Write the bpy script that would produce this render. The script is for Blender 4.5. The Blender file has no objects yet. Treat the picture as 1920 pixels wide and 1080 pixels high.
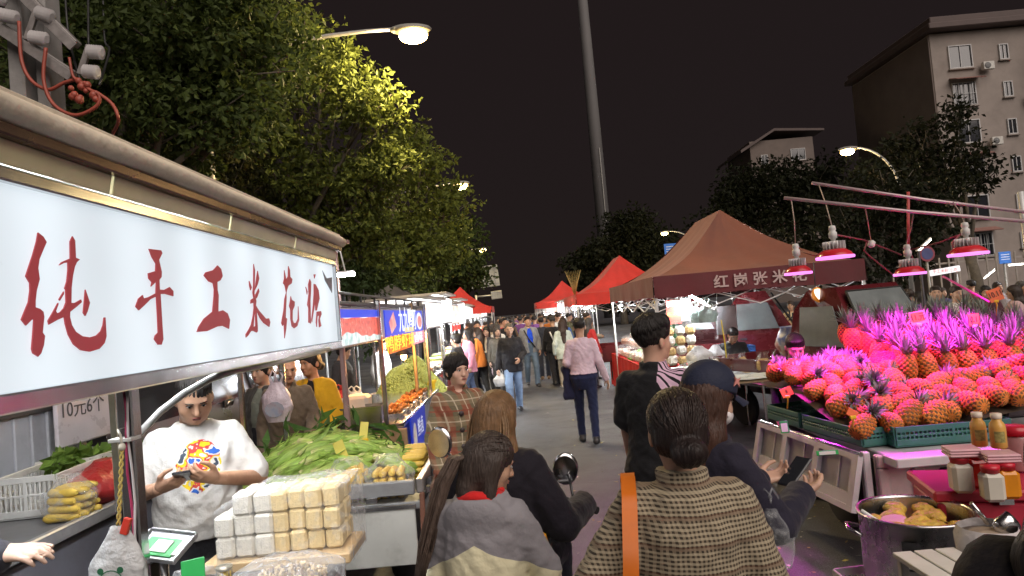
import bpy, bmesh, math, random
import numpy as np
from mathutils import Vector, Matrix, Euler, noise as mnoise
from mathutils.geometry import tessellate_polygon
random.seed(7); RNG = np.random.default_rng(7)
SC = bpy.context.scene
COL = bpy.context.scene.collection
rad = math.radians

# ------------------------------------------------------------------ camera, sky, light
F = 1260.0                       # focal length in pixels of the 1920 px wide photograph
CAMZ = 1.87
ROLL, PITCH, YAW = rad(5.0), rad(2.12), rad(0.226)
FW = Vector((-math.sin(YAW)*math.cos(PITCH), math.cos(YAW)*math.cos(PITCH), math.sin(PITCH)))
R0 = Vector((math.cos(YAW), math.sin(YAW), 0))
U0 = R0.cross(FW)
RI = R0*math.cos(ROLL) - U0*math.sin(ROLL)
UI = R0*math.sin(ROLL) + U0*math.cos(ROLL)
CAM = Vector((0, 0, CAMZ))
cam = bpy.data.cameras.new('camera'); camo = bpy.data.objects.new('camera', cam); COL.objects.link(camo)
cam.sensor_width = 36.0; cam.lens = 36.0*F/1920.0; cam.clip_start = 0.05; cam.clip_end = 2000
mw = Matrix((RI, UI, -FW)).transposed().to_4x4(); mw.translation = CAM
camo.matrix_world = mw
SC.camera = camo

world = bpy.data.worlds.new('World'); SC.world = world; world.use_nodes = True
wn = world.node_tree; wn.nodes.clear()
wo = wn.nodes.new('ShaderNodeOutputWorld'); wb = wn.nodes.new('ShaderNodeBackground')
sky = wn.nodes.new('ShaderNodeTexSky'); sky.sky_type = 'NISHITA'; sky.sun_disc = False
sky.sun_elevation = rad(8); sky.sun_rotation = rad(200)
hs = wn.nodes.new('ShaderNodeMix'); hs.data_type = 'RGBA'; hs.inputs[0].default_value = 0.985
hs.inputs[7].default_value = (0.76, 0.51, 0.51, 1)       # town glow: a flat brownish night sky
wn.links.new(sky.outputs[0], hs.inputs[6]); wn.links.new(hs.outputs[2], wb.inputs[0])
wb.inputs[1].default_value = 0.0095
wn.links.new(wb.outputs[0], wo.inputs[0])

sun = bpy.data.lights.new('sky_glow', 'SUN'); sun.energy = 1.5; sun.angle = rad(60); sun.color = (1.0, 0.88, 0.80)
suno = bpy.data.objects.new('sky_glow', sun); COL.objects.link(suno); suno.rotation_euler = (rad(50), 0, rad(28))

vs = SC.view_settings; vs.view_transform = 'Standard'; vs.look = 'None'; vs.exposure = 1.0; vs.gamma = 1.0
SC.render.engine = 'CYCLES'
SC.cycles.use_denoising = True
SC.cycles.max_bounces = 5; SC.cycles.diffuse_bounces = 2; SC.cycles.glossy_bounces = 3
SC.cycles.transmission_bounces = 4; SC.cycles.transparent_max_bounces = 10
SC.cycles.caustics_reflective = False; SC.cycles.caustics_refractive = False
SC.cycles.sample_clamp_indirect = 4.0
SC.cycles.use_light_tree = True

def ray(px, py):
    return FW*F + RI*(px-960.0) + UI*(540.0-py)
def P(px, py, Y):
    "the point seen at a pixel, at street distance Y"
    d = ray(px, py); return CAM + d*(Y/d.y)
def PX(px, py, X):
    d = ray(px, py); return CAM + d*(X/d.x)
def G(px, py, z=0.0):
    d = ray(px, py); return CAM + d*((z-CAMZ)/d.z)

# ------------------------------------------------------------------ materials
MATS = {}
def M(name, col=(.5,.5,.5), rough=.6, metal=0.0, var=.18, scale=6.0, bump=0.0, bscale=40.0, spec=.5,
      emit=None, estr=0.0, alpha=1.0, objcol=False, trans=0.0, dirt=0.0, coat=0.0, sheen=0.0):
    if name in MATS: return MATS[name]
    m = bpy.data.materials.new(name); m.use_nodes = True; MATS[name] = m
    nt = m.node_tree; N = nt.nodes; L = nt.links
    b = N['Principled BSDF']
    b.inputs['Roughness'].default_value = rough; b.inputs['Metallic'].default_value = metal
    b.inputs['Specular IOR Level'].default_value = spec
    b.inputs['Alpha'].default_value = alpha
    b.inputs['Transmission Weight'].default_value = trans
    b.inputs['Coat Weight'].default_value = coat
    b.inputs['Sheen Weight'].default_value = sheen
    c4 = (col[0], col[1], col[2], 1)
    b.inputs['Base Color'].default_value = c4
    tc = N.new('ShaderNodeTexCoord')
    src = None
    if objcol:
        oi = N.new('ShaderNodeObjectInfo'); src = oi.outputs['Color']
    if var > 0:
        no = N.new('ShaderNodeTexNoise'); no.inputs['Scale'].default_value = scale; no.inputs['Detail'].default_value = 5
        no.inputs['Roughness'].default_value = .62
        L.new(tc.outputs['Object'], no.inputs['Vector'])
        mr = N.new('ShaderNodeMapRange'); mr.inputs[1].default_value = .3; mr.inputs[2].default_value = .7
        mr.inputs[3].default_value = 1-var; mr.inputs[4].default_value = 1+var
        L.new(no.outputs['Fac'], mr.inputs[0])
        vm = N.new('ShaderNodeVectorMath'); vm.operation = 'SCALE'
        if src: L.new(src, vm.inputs[0])
        else: vm.inputs[0].default_value = col[:3]
        L.new(mr.outputs[0], vm.inputs['Scale']); src = vm.outputs[0]
        if rough > .08:
            rr = N.new('ShaderNodeMapRange'); rr.inputs[3].default_value = max(.03, rough-.12); rr.inputs[4].default_value = min(1, rough+.12)
            L.new(no.outputs['Fac'], rr.inputs[0]); L.new(rr.outputs[0], b.inputs['Roughness'])
    if dirt > 0:
        n2 = N.new('ShaderNodeTexNoise'); n2.inputs['Scale'].default_value = scale*.6; n2.inputs['Detail'].default_value = 8
        n2.inputs['Roughness'].default_value = .7; L.new(tc.outputs['Object'], n2.inputs['Vector'])
        r2 = N.new('ShaderNodeMapRange'); r2.inputs[1].default_value = .5; r2.inputs[2].default_value = .72
        r2.inputs[4].default_value = dirt; L.new(n2.outputs['Fac'], r2.inputs[0])
        mx = N.new('ShaderNodeMix'); mx.data_type = 'RGBA'; mx.inputs[7].default_value = (.06,.045,.035,1)
        L.new(r2.outputs[0], mx.inputs[0])
        if src: L.new(src, mx.inputs[6])
        else: mx.inputs[6].default_value = c4
        src = mx.outputs[2]
    if src: L.new(src, b.inputs['Base Color'])
    if bump > 0:
        nb = N.new('ShaderNodeTexNoise'); nb.inputs['Scale'].default_value = bscale; nb.inputs['Detail'].default_value = 4
        L.new(tc.outputs['Object'], nb.inputs['Vector'])
        bp = N.new('ShaderNodeBump'); bp.inputs['Strength'].default_value = min(1, bump); bp.inputs['Distance'].default_value = .02
        L.new(nb.outputs['Fac'], bp.inputs['Height']); L.new(bp.outputs[0], b.inputs['Normal'])
    if emit:
        b.inputs['Emission Color'].default_value = (emit[0], emit[1], emit[2], 1)
        b.inputs['Emission Strength'].default_value = estr
    return m

def nodes(m): return m.node_tree.nodes, m.node_tree.links, m.node_tree.nodes['Principled BSDF']
def steel(): return M('stainless_steel', (.62,.62,.63), .22, 1.0, .12, 9, dirt=.15)
def glow(name, col, s): return M(name, tuple(.12*c for c in col), .5, 0, 0, emit=col, estr=s*(.5 if s < 5 else .58))
def film():
    "clear thin plastic: see-through with wrinkle highlights"
    if 'clear_plastic' in MATS: return MATS['clear_plastic']
    m = M('clear_plastic', (.85,.88,.9), .16, 0, 0, bump=.9, bscale=22, alpha=.2, spec=.8)
    Nn, L, b = nodes(m)
    lw = Nn.new('ShaderNodeLayerWeight'); lw.inputs[0].default_value = .35
    no = Nn.new('ShaderNodeTexNoise'); no.inputs['Scale'].default_value = 26; no.inputs['Detail'].default_value = 6
    tc = Nn.new('ShaderNodeTexCoord'); L.new(tc.outputs['Object'], no.inputs['Vector'])
    r1 = Nn.new('ShaderNodeMapRange'); r1.inputs[1].default_value = .5; r1.inputs[2].default_value = .75; r1.inputs[3].default_value = .03; r1.inputs[4].default_value = .30
    L.new(no.outputs['Fac'], r1.inputs[0])
    ad = Nn.new('ShaderNodeMath'); ad.operation = 'ADD'; ad.use_clamp = True
    ml = Nn.new('ShaderNodeMath'); ml.operation = 'MULTIPLY'; ml.inputs[1].default_value = .4
    L.new(lw.outputs['Facing'], ml.inputs[0]); L.new(ml.outputs[0], ad.inputs[0]); L.new(r1.outputs[0], ad.inputs[1])
    L.new(ad.outputs[0], b.inputs['Alpha'])
    return m

# ------------------------------------------------------------------ mesh building
class MB:
    def __init__(s): s.v = []; s.f = []; s.m = []; s.s = []
    def add(s, vs, fs, mi=0, smooth=False):
        o = len(s.v); s.v.extend([tuple(v) for v in vs])
        for f in fs:
            s.f.append(tuple(i+o for i in f)); s.m.append(mi); s.s.append(smooth)
        return s
    def box(s, c, size, rot=None, mi=0, bev=None):
        hx, hy, hz = size[0]/2, size[1]/2, size[2]/2
        b = min(hx, hy, hz)*.25 if bev is None else min(bev, .9*min(hx, hy, hz))
        vs = []
        for sx in (-1,1):
            for sy in (-1,1):
                for sz in (-1,1):
                    vs += [(sx*(hx-b), sy*(hy-b), sz*hz), (sx*(hx-b), sy*hy, sz*(hz-b)), (sx*hx, sy*(hy-b), sz*(hz-b))]
        def i(sx, sy, sz, k): return (((sx>0)*2+(sy>0))*2+(sz>0))*3+k
        fs = []
        for q in (-1,1):
            fs += [(i(-1,-1,q,0), i(1,-1,q,0), i(1,1,q,0), i(-1,1,q,0))[::q],
                   (i(-1,q,-1,1), i(-1,q,1,1), i(1,q,1,1), i(1,q,-1,1))[::q],
                   (i(q,-1,-1,2), i(q,1,-1,2), i(q,1,1,2), i(q,-1,1,2))[::q]]
        for a in (-1,1):
            for c2 in (-1,1):
                e = a*c2
                fs.append((i(-1,a,c2,0), i(1,a,c2,0), i(1,a,c2,1), i(-1,a,c2,1))[::-e])
                fs.append((i(a,-1,c2,0), i(a,1,c2,0), i(a,1,c2,2), i(a,-1,c2,2))[::e])
                fs.append((i(a,c2,-1,1), i(a,c2,1,1), i(a,c2,1,2), i(a,c2,-1,2))[::-e])
        for sx in (-1,1):
            for sy in (-1,1):
                for sz in (-1,1):
                    fs.append((i(sx,sy,sz,0), i(sx,sy,sz,1), i(sx,sy,sz,2))[::-(sx*sy*sz)])
        R = rot.to_matrix() if isinstance(rot, Euler) else rot
        c = Vector(c)
        vs = [(R @ Vector(v) if R else Vector(v)) + c for v in vs]
        return s.add(vs, fs, mi)
    def tube(s, path, r, n=8, mi=0, cap=True, smooth=True, flat=1.0):
        path = [Vector(p) for p in path]; k = len(path)
        rr = r if isinstance(r, (list, tuple)) else [r]*k
        vs = []; up = None
        for a in range(k):
            t = (path[min(a+1, k-1)] - path[max(a-1, 0)])
            t = t.normalized() if t.length > 1e-9 else Vector((0,0,1))
            if up is None:
                up = Vector((0,0,1)) if abs(t.z) < .9 else Vector((0,1,0))
            x = t.cross(up).normalized(); y = x.cross(t).normalized(); up = y
            for j in range(n):
                an = 2*math.pi*j/n
                vs.append(path[a] + x*(math.cos(an)*rr[a]) + y*(math.sin(an)*rr[a]*flat))
        fs = [(a*n+j, a*n+(j+1)%n, (a+1)*n+(j+1)%n, (a+1)*n+j) for a in range(k-1) for j in range(n)]
        s.add(vs, fs, mi, smooth)
        if cap:
            o = len(s.v)-len(vs)
            s.f += [tuple(o+j for j in range(n))[::-1], tuple(o+(k-1)*n+j for j in range(n))]
            s.m += [mi, mi]; s.s += [False, False]
        return s
    def cyl(s, a, b, r, r2=None, n=10, mi=0, smooth=True):
        return s.tube([a, b], [r, r if r2 is None else r2], n, mi, True, smooth)
    def lathe(s, prof, c=(0,0,0), n=20, mi=0, smooth=True, sq=1.0):
        "prof: (r, z) list, from bottom to top"
        k = len(prof); vs = []
        for r, z in prof:
            for j in range(n):
                an = 2*math.pi*j/n; vs.append((c[0]+math.cos(an)*r, c[1]+math.sin(an)*r*sq, c[2]+z))
        fs = [(a*n+j, a*n+(j+1)%n, (a+1)*n+(j+1)%n, (a+1)*n+j) for a in range(k-1) for j in range(n)]
        s.add(vs, fs, mi, smooth)
        o = len(s.v)-len(vs)
        for a, rev in ((0, True), (k-1, False)):
            if prof[a][0] > 1e-4:
                t = tuple(o+a*n+j for j in range(n)); s.f.append(t[::-1] if rev else t); s.m.append(mi); s.s.append(False)
        return s
    def grid(s, fn, nu, nv, mi=0, smooth=True):
        vs = [fn(u/nu, v/nv) for v in range(nv+1) for u in range(nu+1)]
        fs = [(v*(nu+1)+u, v*(nu+1)+u+1, (v+1)*(nu+1)+u+1, (v+1)*(nu+1)+u) for v in range(nv) for u in range(nu)]
        return s.add(vs, fs, mi, smooth)
    def ball(s, c, r, n=10, m=7, mi=0, rot=None):
        r = r if isinstance(r, (tuple, list)) else (r, r, r)
        vs = []
        for a in range(m+1):
            th = math.pi*a/m
            for j in range(n):
                ph = 2*math.pi*j/n
                v = Vector((r[0]*math.sin(th)*math.cos(ph), r[1]*math.sin(th)*math.sin(ph), -r[2]*math.cos(th)))
                if rot: v = rot @ v
                vs.append(v+Vector(c))
        fs = [(a*n+j, a*n+(j+1)%n, (a+1)*n+(j+1)%n, (a+1)*n+j) for a in range(m) for j in range(n)]
        return s.add(vs, fs, mi, True)
    def poly(s, pts, mi=0, thick=None, nrm=None):
        tr = tessellate_polygon([[Vector(p) for p in pts]])
        n = len(pts)
        if thick is None:
            return s.add(pts, [tuple(t) for t in tr], mi)
        nv = Vector(nrm)*thick
        vs = [Vector(p) for p in pts] + [Vector(p)+nv for p in pts]
        fs = [tuple(i+n for i in t) for t in tr] + [tuple(t[::-1]) for t in tr]
        fs += [(i, (i+1) % n, (i+1) % n+n, i+n) for i in range(n)]
        return s.add(vs, fs, mi)
    def mesh(s, name, mats):
        me = bpy.data.meshes.new(name); me.from_pydata(s.v, [], s.f)
        for m in (mats if isinstance(mats, (list, tuple)) else [mats]): me.materials.append(m)
        if s.f:
            me.polygons.foreach_set('material_index', s.m); me.polygons.foreach_set('use_smooth', s.s)
        me.update(); return me
    def build(s, name, mats, parent=None, loc=None, rot=None):
        return link(name, s.mesh(name, mats), parent, loc, rot)

def link(name, me, parent=None, loc=None, rot=None):
    o = bpy.data.objects.new(name, me); COL.objects.link(o)
    if parent: o.parent = parent
    if loc is not None: o.location = loc
    if rot is not None: o.rotation_euler = rot if not isinstance(rot, (int, float)) else (0, 0, rot)
    return o
def tag(o, label, cat, group=None):
    o['label'] = label; o['category'] = cat
    if group: o['group'] = group
    return o
def thing(name, label, cat, loc=(0,0,0), rz=0, group=None):
    o = bpy.data.objects.new(name, None); COL.objects.link(o); o.empty_display_size = .1
    o.location = loc; o.rotation_euler = (0, 0, rz); return tag(o, label, cat, group)
def structure(o): o['kind'] = 'structure'; return o
def copytree(o, parent=None, loc=None, rz=None, label=None):
    c = o.copy(); COL.objects.link(c); c.parent = parent
    if loc is not None: c.location = loc
    if rz is not None: c.rotation_euler = (0, 0, rz)
    if label: c['label'] = label
    for ch in list(o.children): copytree(ch, c)
    return c
def text(body, size, mat, parent, loc, rot, ext=.002, name='lettering', sx=1.0, center=True, bold=0.0):
    cu = bpy.data.curves.new('t', 'FONT'); cu.body = body; cu.size = size; cu.extrude = ext; cu.offset = bold
    cu.resolution_u = 3
    if center: cu.align_x = 'CENTER'; cu.align_y = 'CENTER'
    t = bpy.data.objects.new('t', cu); COL.objects.link(t)
    me = bpy.data.meshes.new_from_object(t.evaluated_get(bpy.context.evaluated_depsgraph_get()))
    bpy.data.objects.remove(t); bpy.data.curves.remove(cu)
    me.materials.clear(); me.materials.append(mat)
    o = link(name, me, parent, loc, rot); o.scale = (sx, 1, 1); return o
def lamp(kind, parent, loc, energy, col, size=.05, rot=(0,0,0), spot=None, blend=.3):
    l = bpy.data.lights.new('lamp_light', kind); l.energy = energy; l.color = col
    if kind in ('POINT', 'SPOT'): l.shadow_soft_size = size
    if kind == 'SPOT': l.spot_size = spot or rad(120); l.spot_blend = blend
    if kind == 'AREA': l.size = size
    o = bpy.data.objects.new('lamp_light', l); COL.objects.link(o); o.parent = parent; o.location = loc; o.rotation_euler = rot
    return o

# ------------------------------------------------------------------ signed-distance sculpting (surface nets)
class SDF:
    def __init__(s, lo, hi, h):
        s.lo = np.array(lo, np.float32); s.h = h
        s.n = [int(math.ceil((b-a)/h))+2 for a, b in zip(lo, hi)]
        s.ax = [s.lo[i] + h*np.arange(s.n[i], dtype=np.float32) for i in range(3)]
        s.V = np.full(s.n, .3, np.float32)
    def blk(s, lo, hi):
        sl = []
        for i in range(3):
            a = max(0, int((lo[i]-s.lo[i])/s.h)-1); b = min(s.n[i], int((hi[i]-s.lo[i])/s.h)+3)
            sl.append(slice(a, max(a, b)))
        g = [s.ax[i][sl[i]] for i in range(3)]
        return tuple(sl), g[0][:,None,None], g[1][None,:,None], g[2][None,None,:]
    def put(s, sl, d, k):
        a = s.V[sl]
        if a.size == 0: return
        if k <= 0: s.V[sl] = np.minimum(a, d); return
        hh = np.clip(.5+.5*(a-d)/k, 0, 1); s.V[sl] = a*(1-hh) + d*hh - k*hh*(1-hh)
    def cone(s, a, b, ra, rb, k=.02, fl=None):
        a = np.array(a, np.float32); b = np.array(b, np.float32); R = max(ra, rb)+2*k+.03
        sl, x, y, z = s.blk(np.minimum(a, b)-R, np.maximum(a, b)+R)
        d = b-a; L2 = float(d@d)+1e-9
        t = np.clip(((x-a[0])*d[0]+(y-a[1])*d[1]+(z-a[2])*d[2])/L2, 0, 1)
        dx, dy, dz = x-a[0]-t*d[0], y-a[1]-t*d[1], z-a[2]-t*d[2]
        if fl: dx, dy, dz = dx*fl[0], dy*fl[1], dz*fl[2]
        s.put(sl, np.sqrt(dx*dx+dy*dy+dz*dz)-(ra+(rb-ra)*t), k); return s
    def ell(s, c, r, k=.02, rx=0.0, sub=False, rz=0.0):
        R = max(r)+2*k+.03; c = np.array(c, np.float32)
        sl, x, y, z = s.blk(c-R, c+R)
        x, y, z = x-c[0], y-c[1], z-c[2]
        if rz: ca, sa = math.cos(rz), math.sin(rz); x, y = x*ca+y*sa, -x*sa+y*ca
        if rx: ca, sa = math.cos(rx), math.sin(rx); y, z = y*ca+z*sa, -y*sa+z*ca
        k0 = np.sqrt((x/r[0])**2+(y/r[1])**2+(z/r[2])**2); k1 = np.sqrt((x/r[0]**2)**2+(y/r[1]**2)**2+(z/r[2]**2)**2)+1e-6
        d = k0*(k0-1)/k1
        if sub:
            a = s.V[sl]
            if a.size:
                dd = -d; hh = np.clip(.5-.5*(a-dd)/k, 0, 1); s.V[sl] = a*(1-hh)+dd*hh+k*hh*(1-hh)
        else: s.put(sl, d, k)
        return s
    def stack(s, rows, k=.02, lean=0.0, piv=.9, twist=0.0):
        "rows of (z, cx, cy, a, b): an elliptical loft along z, leaning forward about z=piv"
        rows = np.array(rows, np.float32)
        sl, x, y, z = s.blk((s.lo[0], s.lo[1], s.lo[2]), (s.ax[0][-1], s.ax[1][-1], s.ax[2][-1]))
        if lean:
            ca, sa = math.cos(lean), math.sin(lean); y, z = y*ca-(z-piv)*sa, piv+y*sa+(z-piv)*ca
        zz = np.broadcast_to(z, np.broadcast_shapes(x.shape, y.shape, z.shape)) if lean else z
        cx, cy, A, B = [np.interp(zz, rows[:,0], rows[:,i]).astype(np.float32) for i in (1,2,3,4)]
        e = np.sqrt(((x-cx)/A)**2+((y-cy)/B)**2)
        d = (e-1)*np.minimum(A, B)
        d = np.maximum(d, np.maximum(rows[0,0]-z, z-rows[-1,0]))
        s.put(sl, d, k); return s
    def ripple(s, amp, fx, fy, fz, ph=0.0):
        x, y, z = s.ax[0][:,None,None], s.ax[1][None,:,None], s.ax[2][None,None,:]
        s.V += amp*(np.sin(x*fx+2.1*np.sin(z*fz*.31+ph)+ph)*np.sin(z*fz+1.7*np.sin(x*fx*.4+ph*2)+y*fy)).astype(np.float32); return s
    def cutz(s, z0, above=True):
        z = s.ax[2][None,None,:]; s.V = np.maximum(s.V, (z-z0) if above else (z0-z)); return s
    def out(s):
        V = s.V; V[0]=V[-1]=.3; V[:,0]=V[:,-1]=.3; V[:,:,0]=V[:,:,-1]=.3
        I = V < 0; n = s.n
        c = I[:-1,:-1,:-1].astype(np.int8)
        for a,b,d in ((1,0,0),(0,1,0),(0,0,1),(1,1,0),(1,0,1),(0,1,1),(1,1,1)):
            c = c + I[a:n[0]-1+a, b:n[1]-1+b, d:n[2]-1+d]
        ci, cj, ck = np.nonzero((c > 0) & (c < 8))
        idx = np.full((n[0]-1, n[1]-1, n[2]-1), -1, np.int32); idx[ci,cj,ck] = np.arange(len(ci))
        base = np.stack([ci,cj,ck], 1).astype(np.float32)
        acc = np.zeros_like(base); cnt = np.zeros(len(ci), np.float32)
        cr = [(i>>2&1, i>>1&1, i&1) for i in range(8)]
        val = [V[ci+o[0], cj+o[1], ck+o[2]] for o in cr]
        for p in range(8):
            for q in range(p+1, 8):
                df = [cr[q][i]-cr[p][i] for i in range(3)]
                if sum(map(abs, df)) != 1: continue
                m = (val[p] < 0) != (val[q] < 0)
                t = np.where(m, val[p]/(val[p]-val[q]+1e-12), 0)
                for i in range(3): acc[:,i] += np.where(m, cr[p][i]+t*df[i], 0)
                cnt += m
        vs = (base + acc/np.maximum(cnt, 1)[:,None])*s.h + s.lo
        fs = []
        for ax in range(3):
            a1, a2 = (ax+1)%3, (ax+2)%3
            lo = [slice(None)]*3; hi = [slice(None)]*3; lo[ax] = slice(0, n[ax]-1); hi[ax] = slice(1, n[ax])
            A, B = I[tuple(lo)], I[tuple(hi)]
            e = np.stack(np.nonzero(A != B), 1)
            e = e[(e[:,a1] > 0) & (e[:,a2] > 0) & (e[:,a1] < n[a1]-1) & (e[:,a2] < n[a2]-1)]
            if not len(e): continue
            fl = A[e[:,0], e[:,1], e[:,2]]
            def cell(d1, d2):
                g = e.copy(); g[:,a1] -= d1; g[:,a2] -= d2; return idx[g[:,0], g[:,1], g[:,2]]
            q = np.stack([cell(1,1), cell(0,1), cell(0,0), cell(1,0)], 1)
            q[~fl] = q[~fl][:, ::-1]; fs.append(q)
        fs = np.concatenate(fs) if fs else np.zeros((0,4), int)
        return vs.astype(np.float32), fs[(fs >= 0).all(1)]

def npmesh(name, parts, mats, smooth=True):
    "parts: (verts, quads or tris array, material index)"
    me = bpy.data.meshes.new(name); off = 0; V = []; LS = []; LV = []; MI = []; lo = 0
    for v, f, mi in parts:
        V.append(v); k = f.shape[1]; LV.append((f+off).ravel()); LS.append(lo+np.arange(len(f))*k); lo += f.size
        MI.append(np.full(len(f), mi)); off += len(v)
    V = np.concatenate(V); LV = np.concatenate(LV); LS = np.concatenate(LS); MI = np.concatenate(MI)
    me.vertices.add(len(V)); me.vertices.foreach_set('co', V.astype(np.float32).ravel())
    me.loops.add(len(LV)); me.loops.foreach_set('vertex_index', LV.astype(np.int32))
    me.polygons.add(len(LS)); me.polygons.foreach_set('loop_start', LS.astype(np.int32))
    for m in (mats if isinstance(mats, (list, tuple)) else [mats]): me.materials.append(m)
    me.polygons.foreach_set('material_index', MI.astype(np.int32))
    me.polygons.foreach_set('use_smooth', np.full(len(LS), smooth))
    me.update(calc_edges=True); return me
def xf(v, mat):
    m = np.array(mat, np.float32); return v @ m[:3,:3].T + m[:3,3]
# ------------------------------------------------------------------ people
def cloth(name='cloth', **k):
    a = dict(col=(.5,.5,.5), rough=.85, var=.12, scale=5, bump=.35, bscale=28, objcol=True, sheen=.1, spec=.25); a.update(k)
    return M(name, **a)
CLOTH = cloth()
SKIN = M('skin', rough=.5, var=.08, scale=25, objcol=True, spec=.4)
EYE = M('eye_dark', (.012,.009,.008), .25, 0, 0)
WHT = M('eye_white', (.7,.68,.65), .3, 0, 0)
LIP = M('lip', (.36,.12,.10), .45, 0, .1)
HAIR = M('hair', rough=.5, var=.3, scale=30, objcol=True, spec=.35)
def _hairmat():
    N, L, b = nodes(HAIR)
    w = N.new('ShaderNodeTexNoise'); w.inputs['Scale'].default_value = 1.0; w.inputs['Detail'].default_value = 3
    mp = N.new('ShaderNodeMapping'); mp.inputs['Scale'].default_value = (110, 110, 9)
    tc = N.new('ShaderNodeTexCoord'); L.new(tc.outputs['Object'], mp.inputs[0]); L.new(mp.outputs[0], w.inputs['Vector'])
    bp = N.new('ShaderNodeBump'); bp.inputs['Strength'].default_value = .8; bp.inputs['Distance'].default_value = .01
    L.new(w.outputs['Fac'], bp.inputs['Height']); L.new(bp.outputs[0], b.inputs['Normal'])
_hairmat()
BLACK_SHOE = M('shoe_black', (.02,.02,.022), .45, 0, .2); WHITE_SHOE = M('shoe_white', (.6,.6,.6), .6, 0, .15, dirt=.3)

_cache = {}
def head_geo(sex, vox, fat=1.0):
    key = ('head', sex, vox, fat)
    if key in _cache: return _cache[key]
    j = 1.0 if sex == 'm' else .92
    q = fat
    s = SDF((-.115,-.125,1.38), (.115,.135,1.73), vox)
    s.ell((0,-.008,1.617), (.074,.092,.088), .02); s.ell((0,.022,1.562), (.062*q,.066,.088), .03)
    s.ell((0,.036,1.512), (.046*j*q,.046,.036*q), .03)
    for e in (-1,1):
        s.ell((e*.04*q,.055,1.555), (.022,.02,.022), .025)
    s.ell((0,.078,1.612), (.048,.012,.008), .015)
    for e in (-1,1): s.ell((e*.031,.1,1.594), (.019,.017,.012), .012, sub=True)
    s.cone((0,.084,1.60), (0,.104,1.56), .007, .0125, .012); s.ell((0,.096,1.556), (.018,.012,.009), .01)
    s.ell((0,.085,1.527), (.024,.01,.009), .012); s.ell((0,.075,1.497), (.02*j,.016,.014), .02)
    for e in (-1,1): s.ell((e*.079,-.008,1.575), (.011,.02,.032), .01, rz=e*.35)
    s.cone((0,-.02,1.38), (0,-.008,1.53), .058*q*j, .05*q*j, .03)
    v, f = s.out(); parts = [(v, f, 0)]
    mb = MB()
    for e in (-1,1):
        mb.ball((e*.031,.083,1.5935), (.0125,.006,.0052), 8, 5, 3)
        mb.ball((e*.031,.0868,1.5935), (.0062,.004,.0055), 8, 5, 1)
        mb.tube([(e*.014,.093,1.611), (e*.03,.0945,1.6155), (e*.048,.083,1.611)], [.0018,.0024,.0014], 5, 1)
        mb.tube([(e*.018,.0875,1.5965), (e*.031,.0895,1.5995), (e*.046,.081,1.597)], .0018, 4, 1)
    mb.ball((0,.0945,1.5305), (.021,.005,.0042), 10, 5, 2); mb.ball((0,.094,1.5225), (.019,.0055,.0048), 10, 5, 2)
    mb.ball((0,.0975,1.5265), (.02,.003,.0012), 10, 5, 1)
    qf = [f for f in mb.f]; mi = mb.m
    for m_ in (1,2,3):
        q4 = [f for f, i in zip(qf, mi) if i == m_ and len(f) == 4]
        if q4: parts.append((np.array(mb.v, np.float32), np.array(q4), m_))
    _cache[key] = parts; return parts

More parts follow.
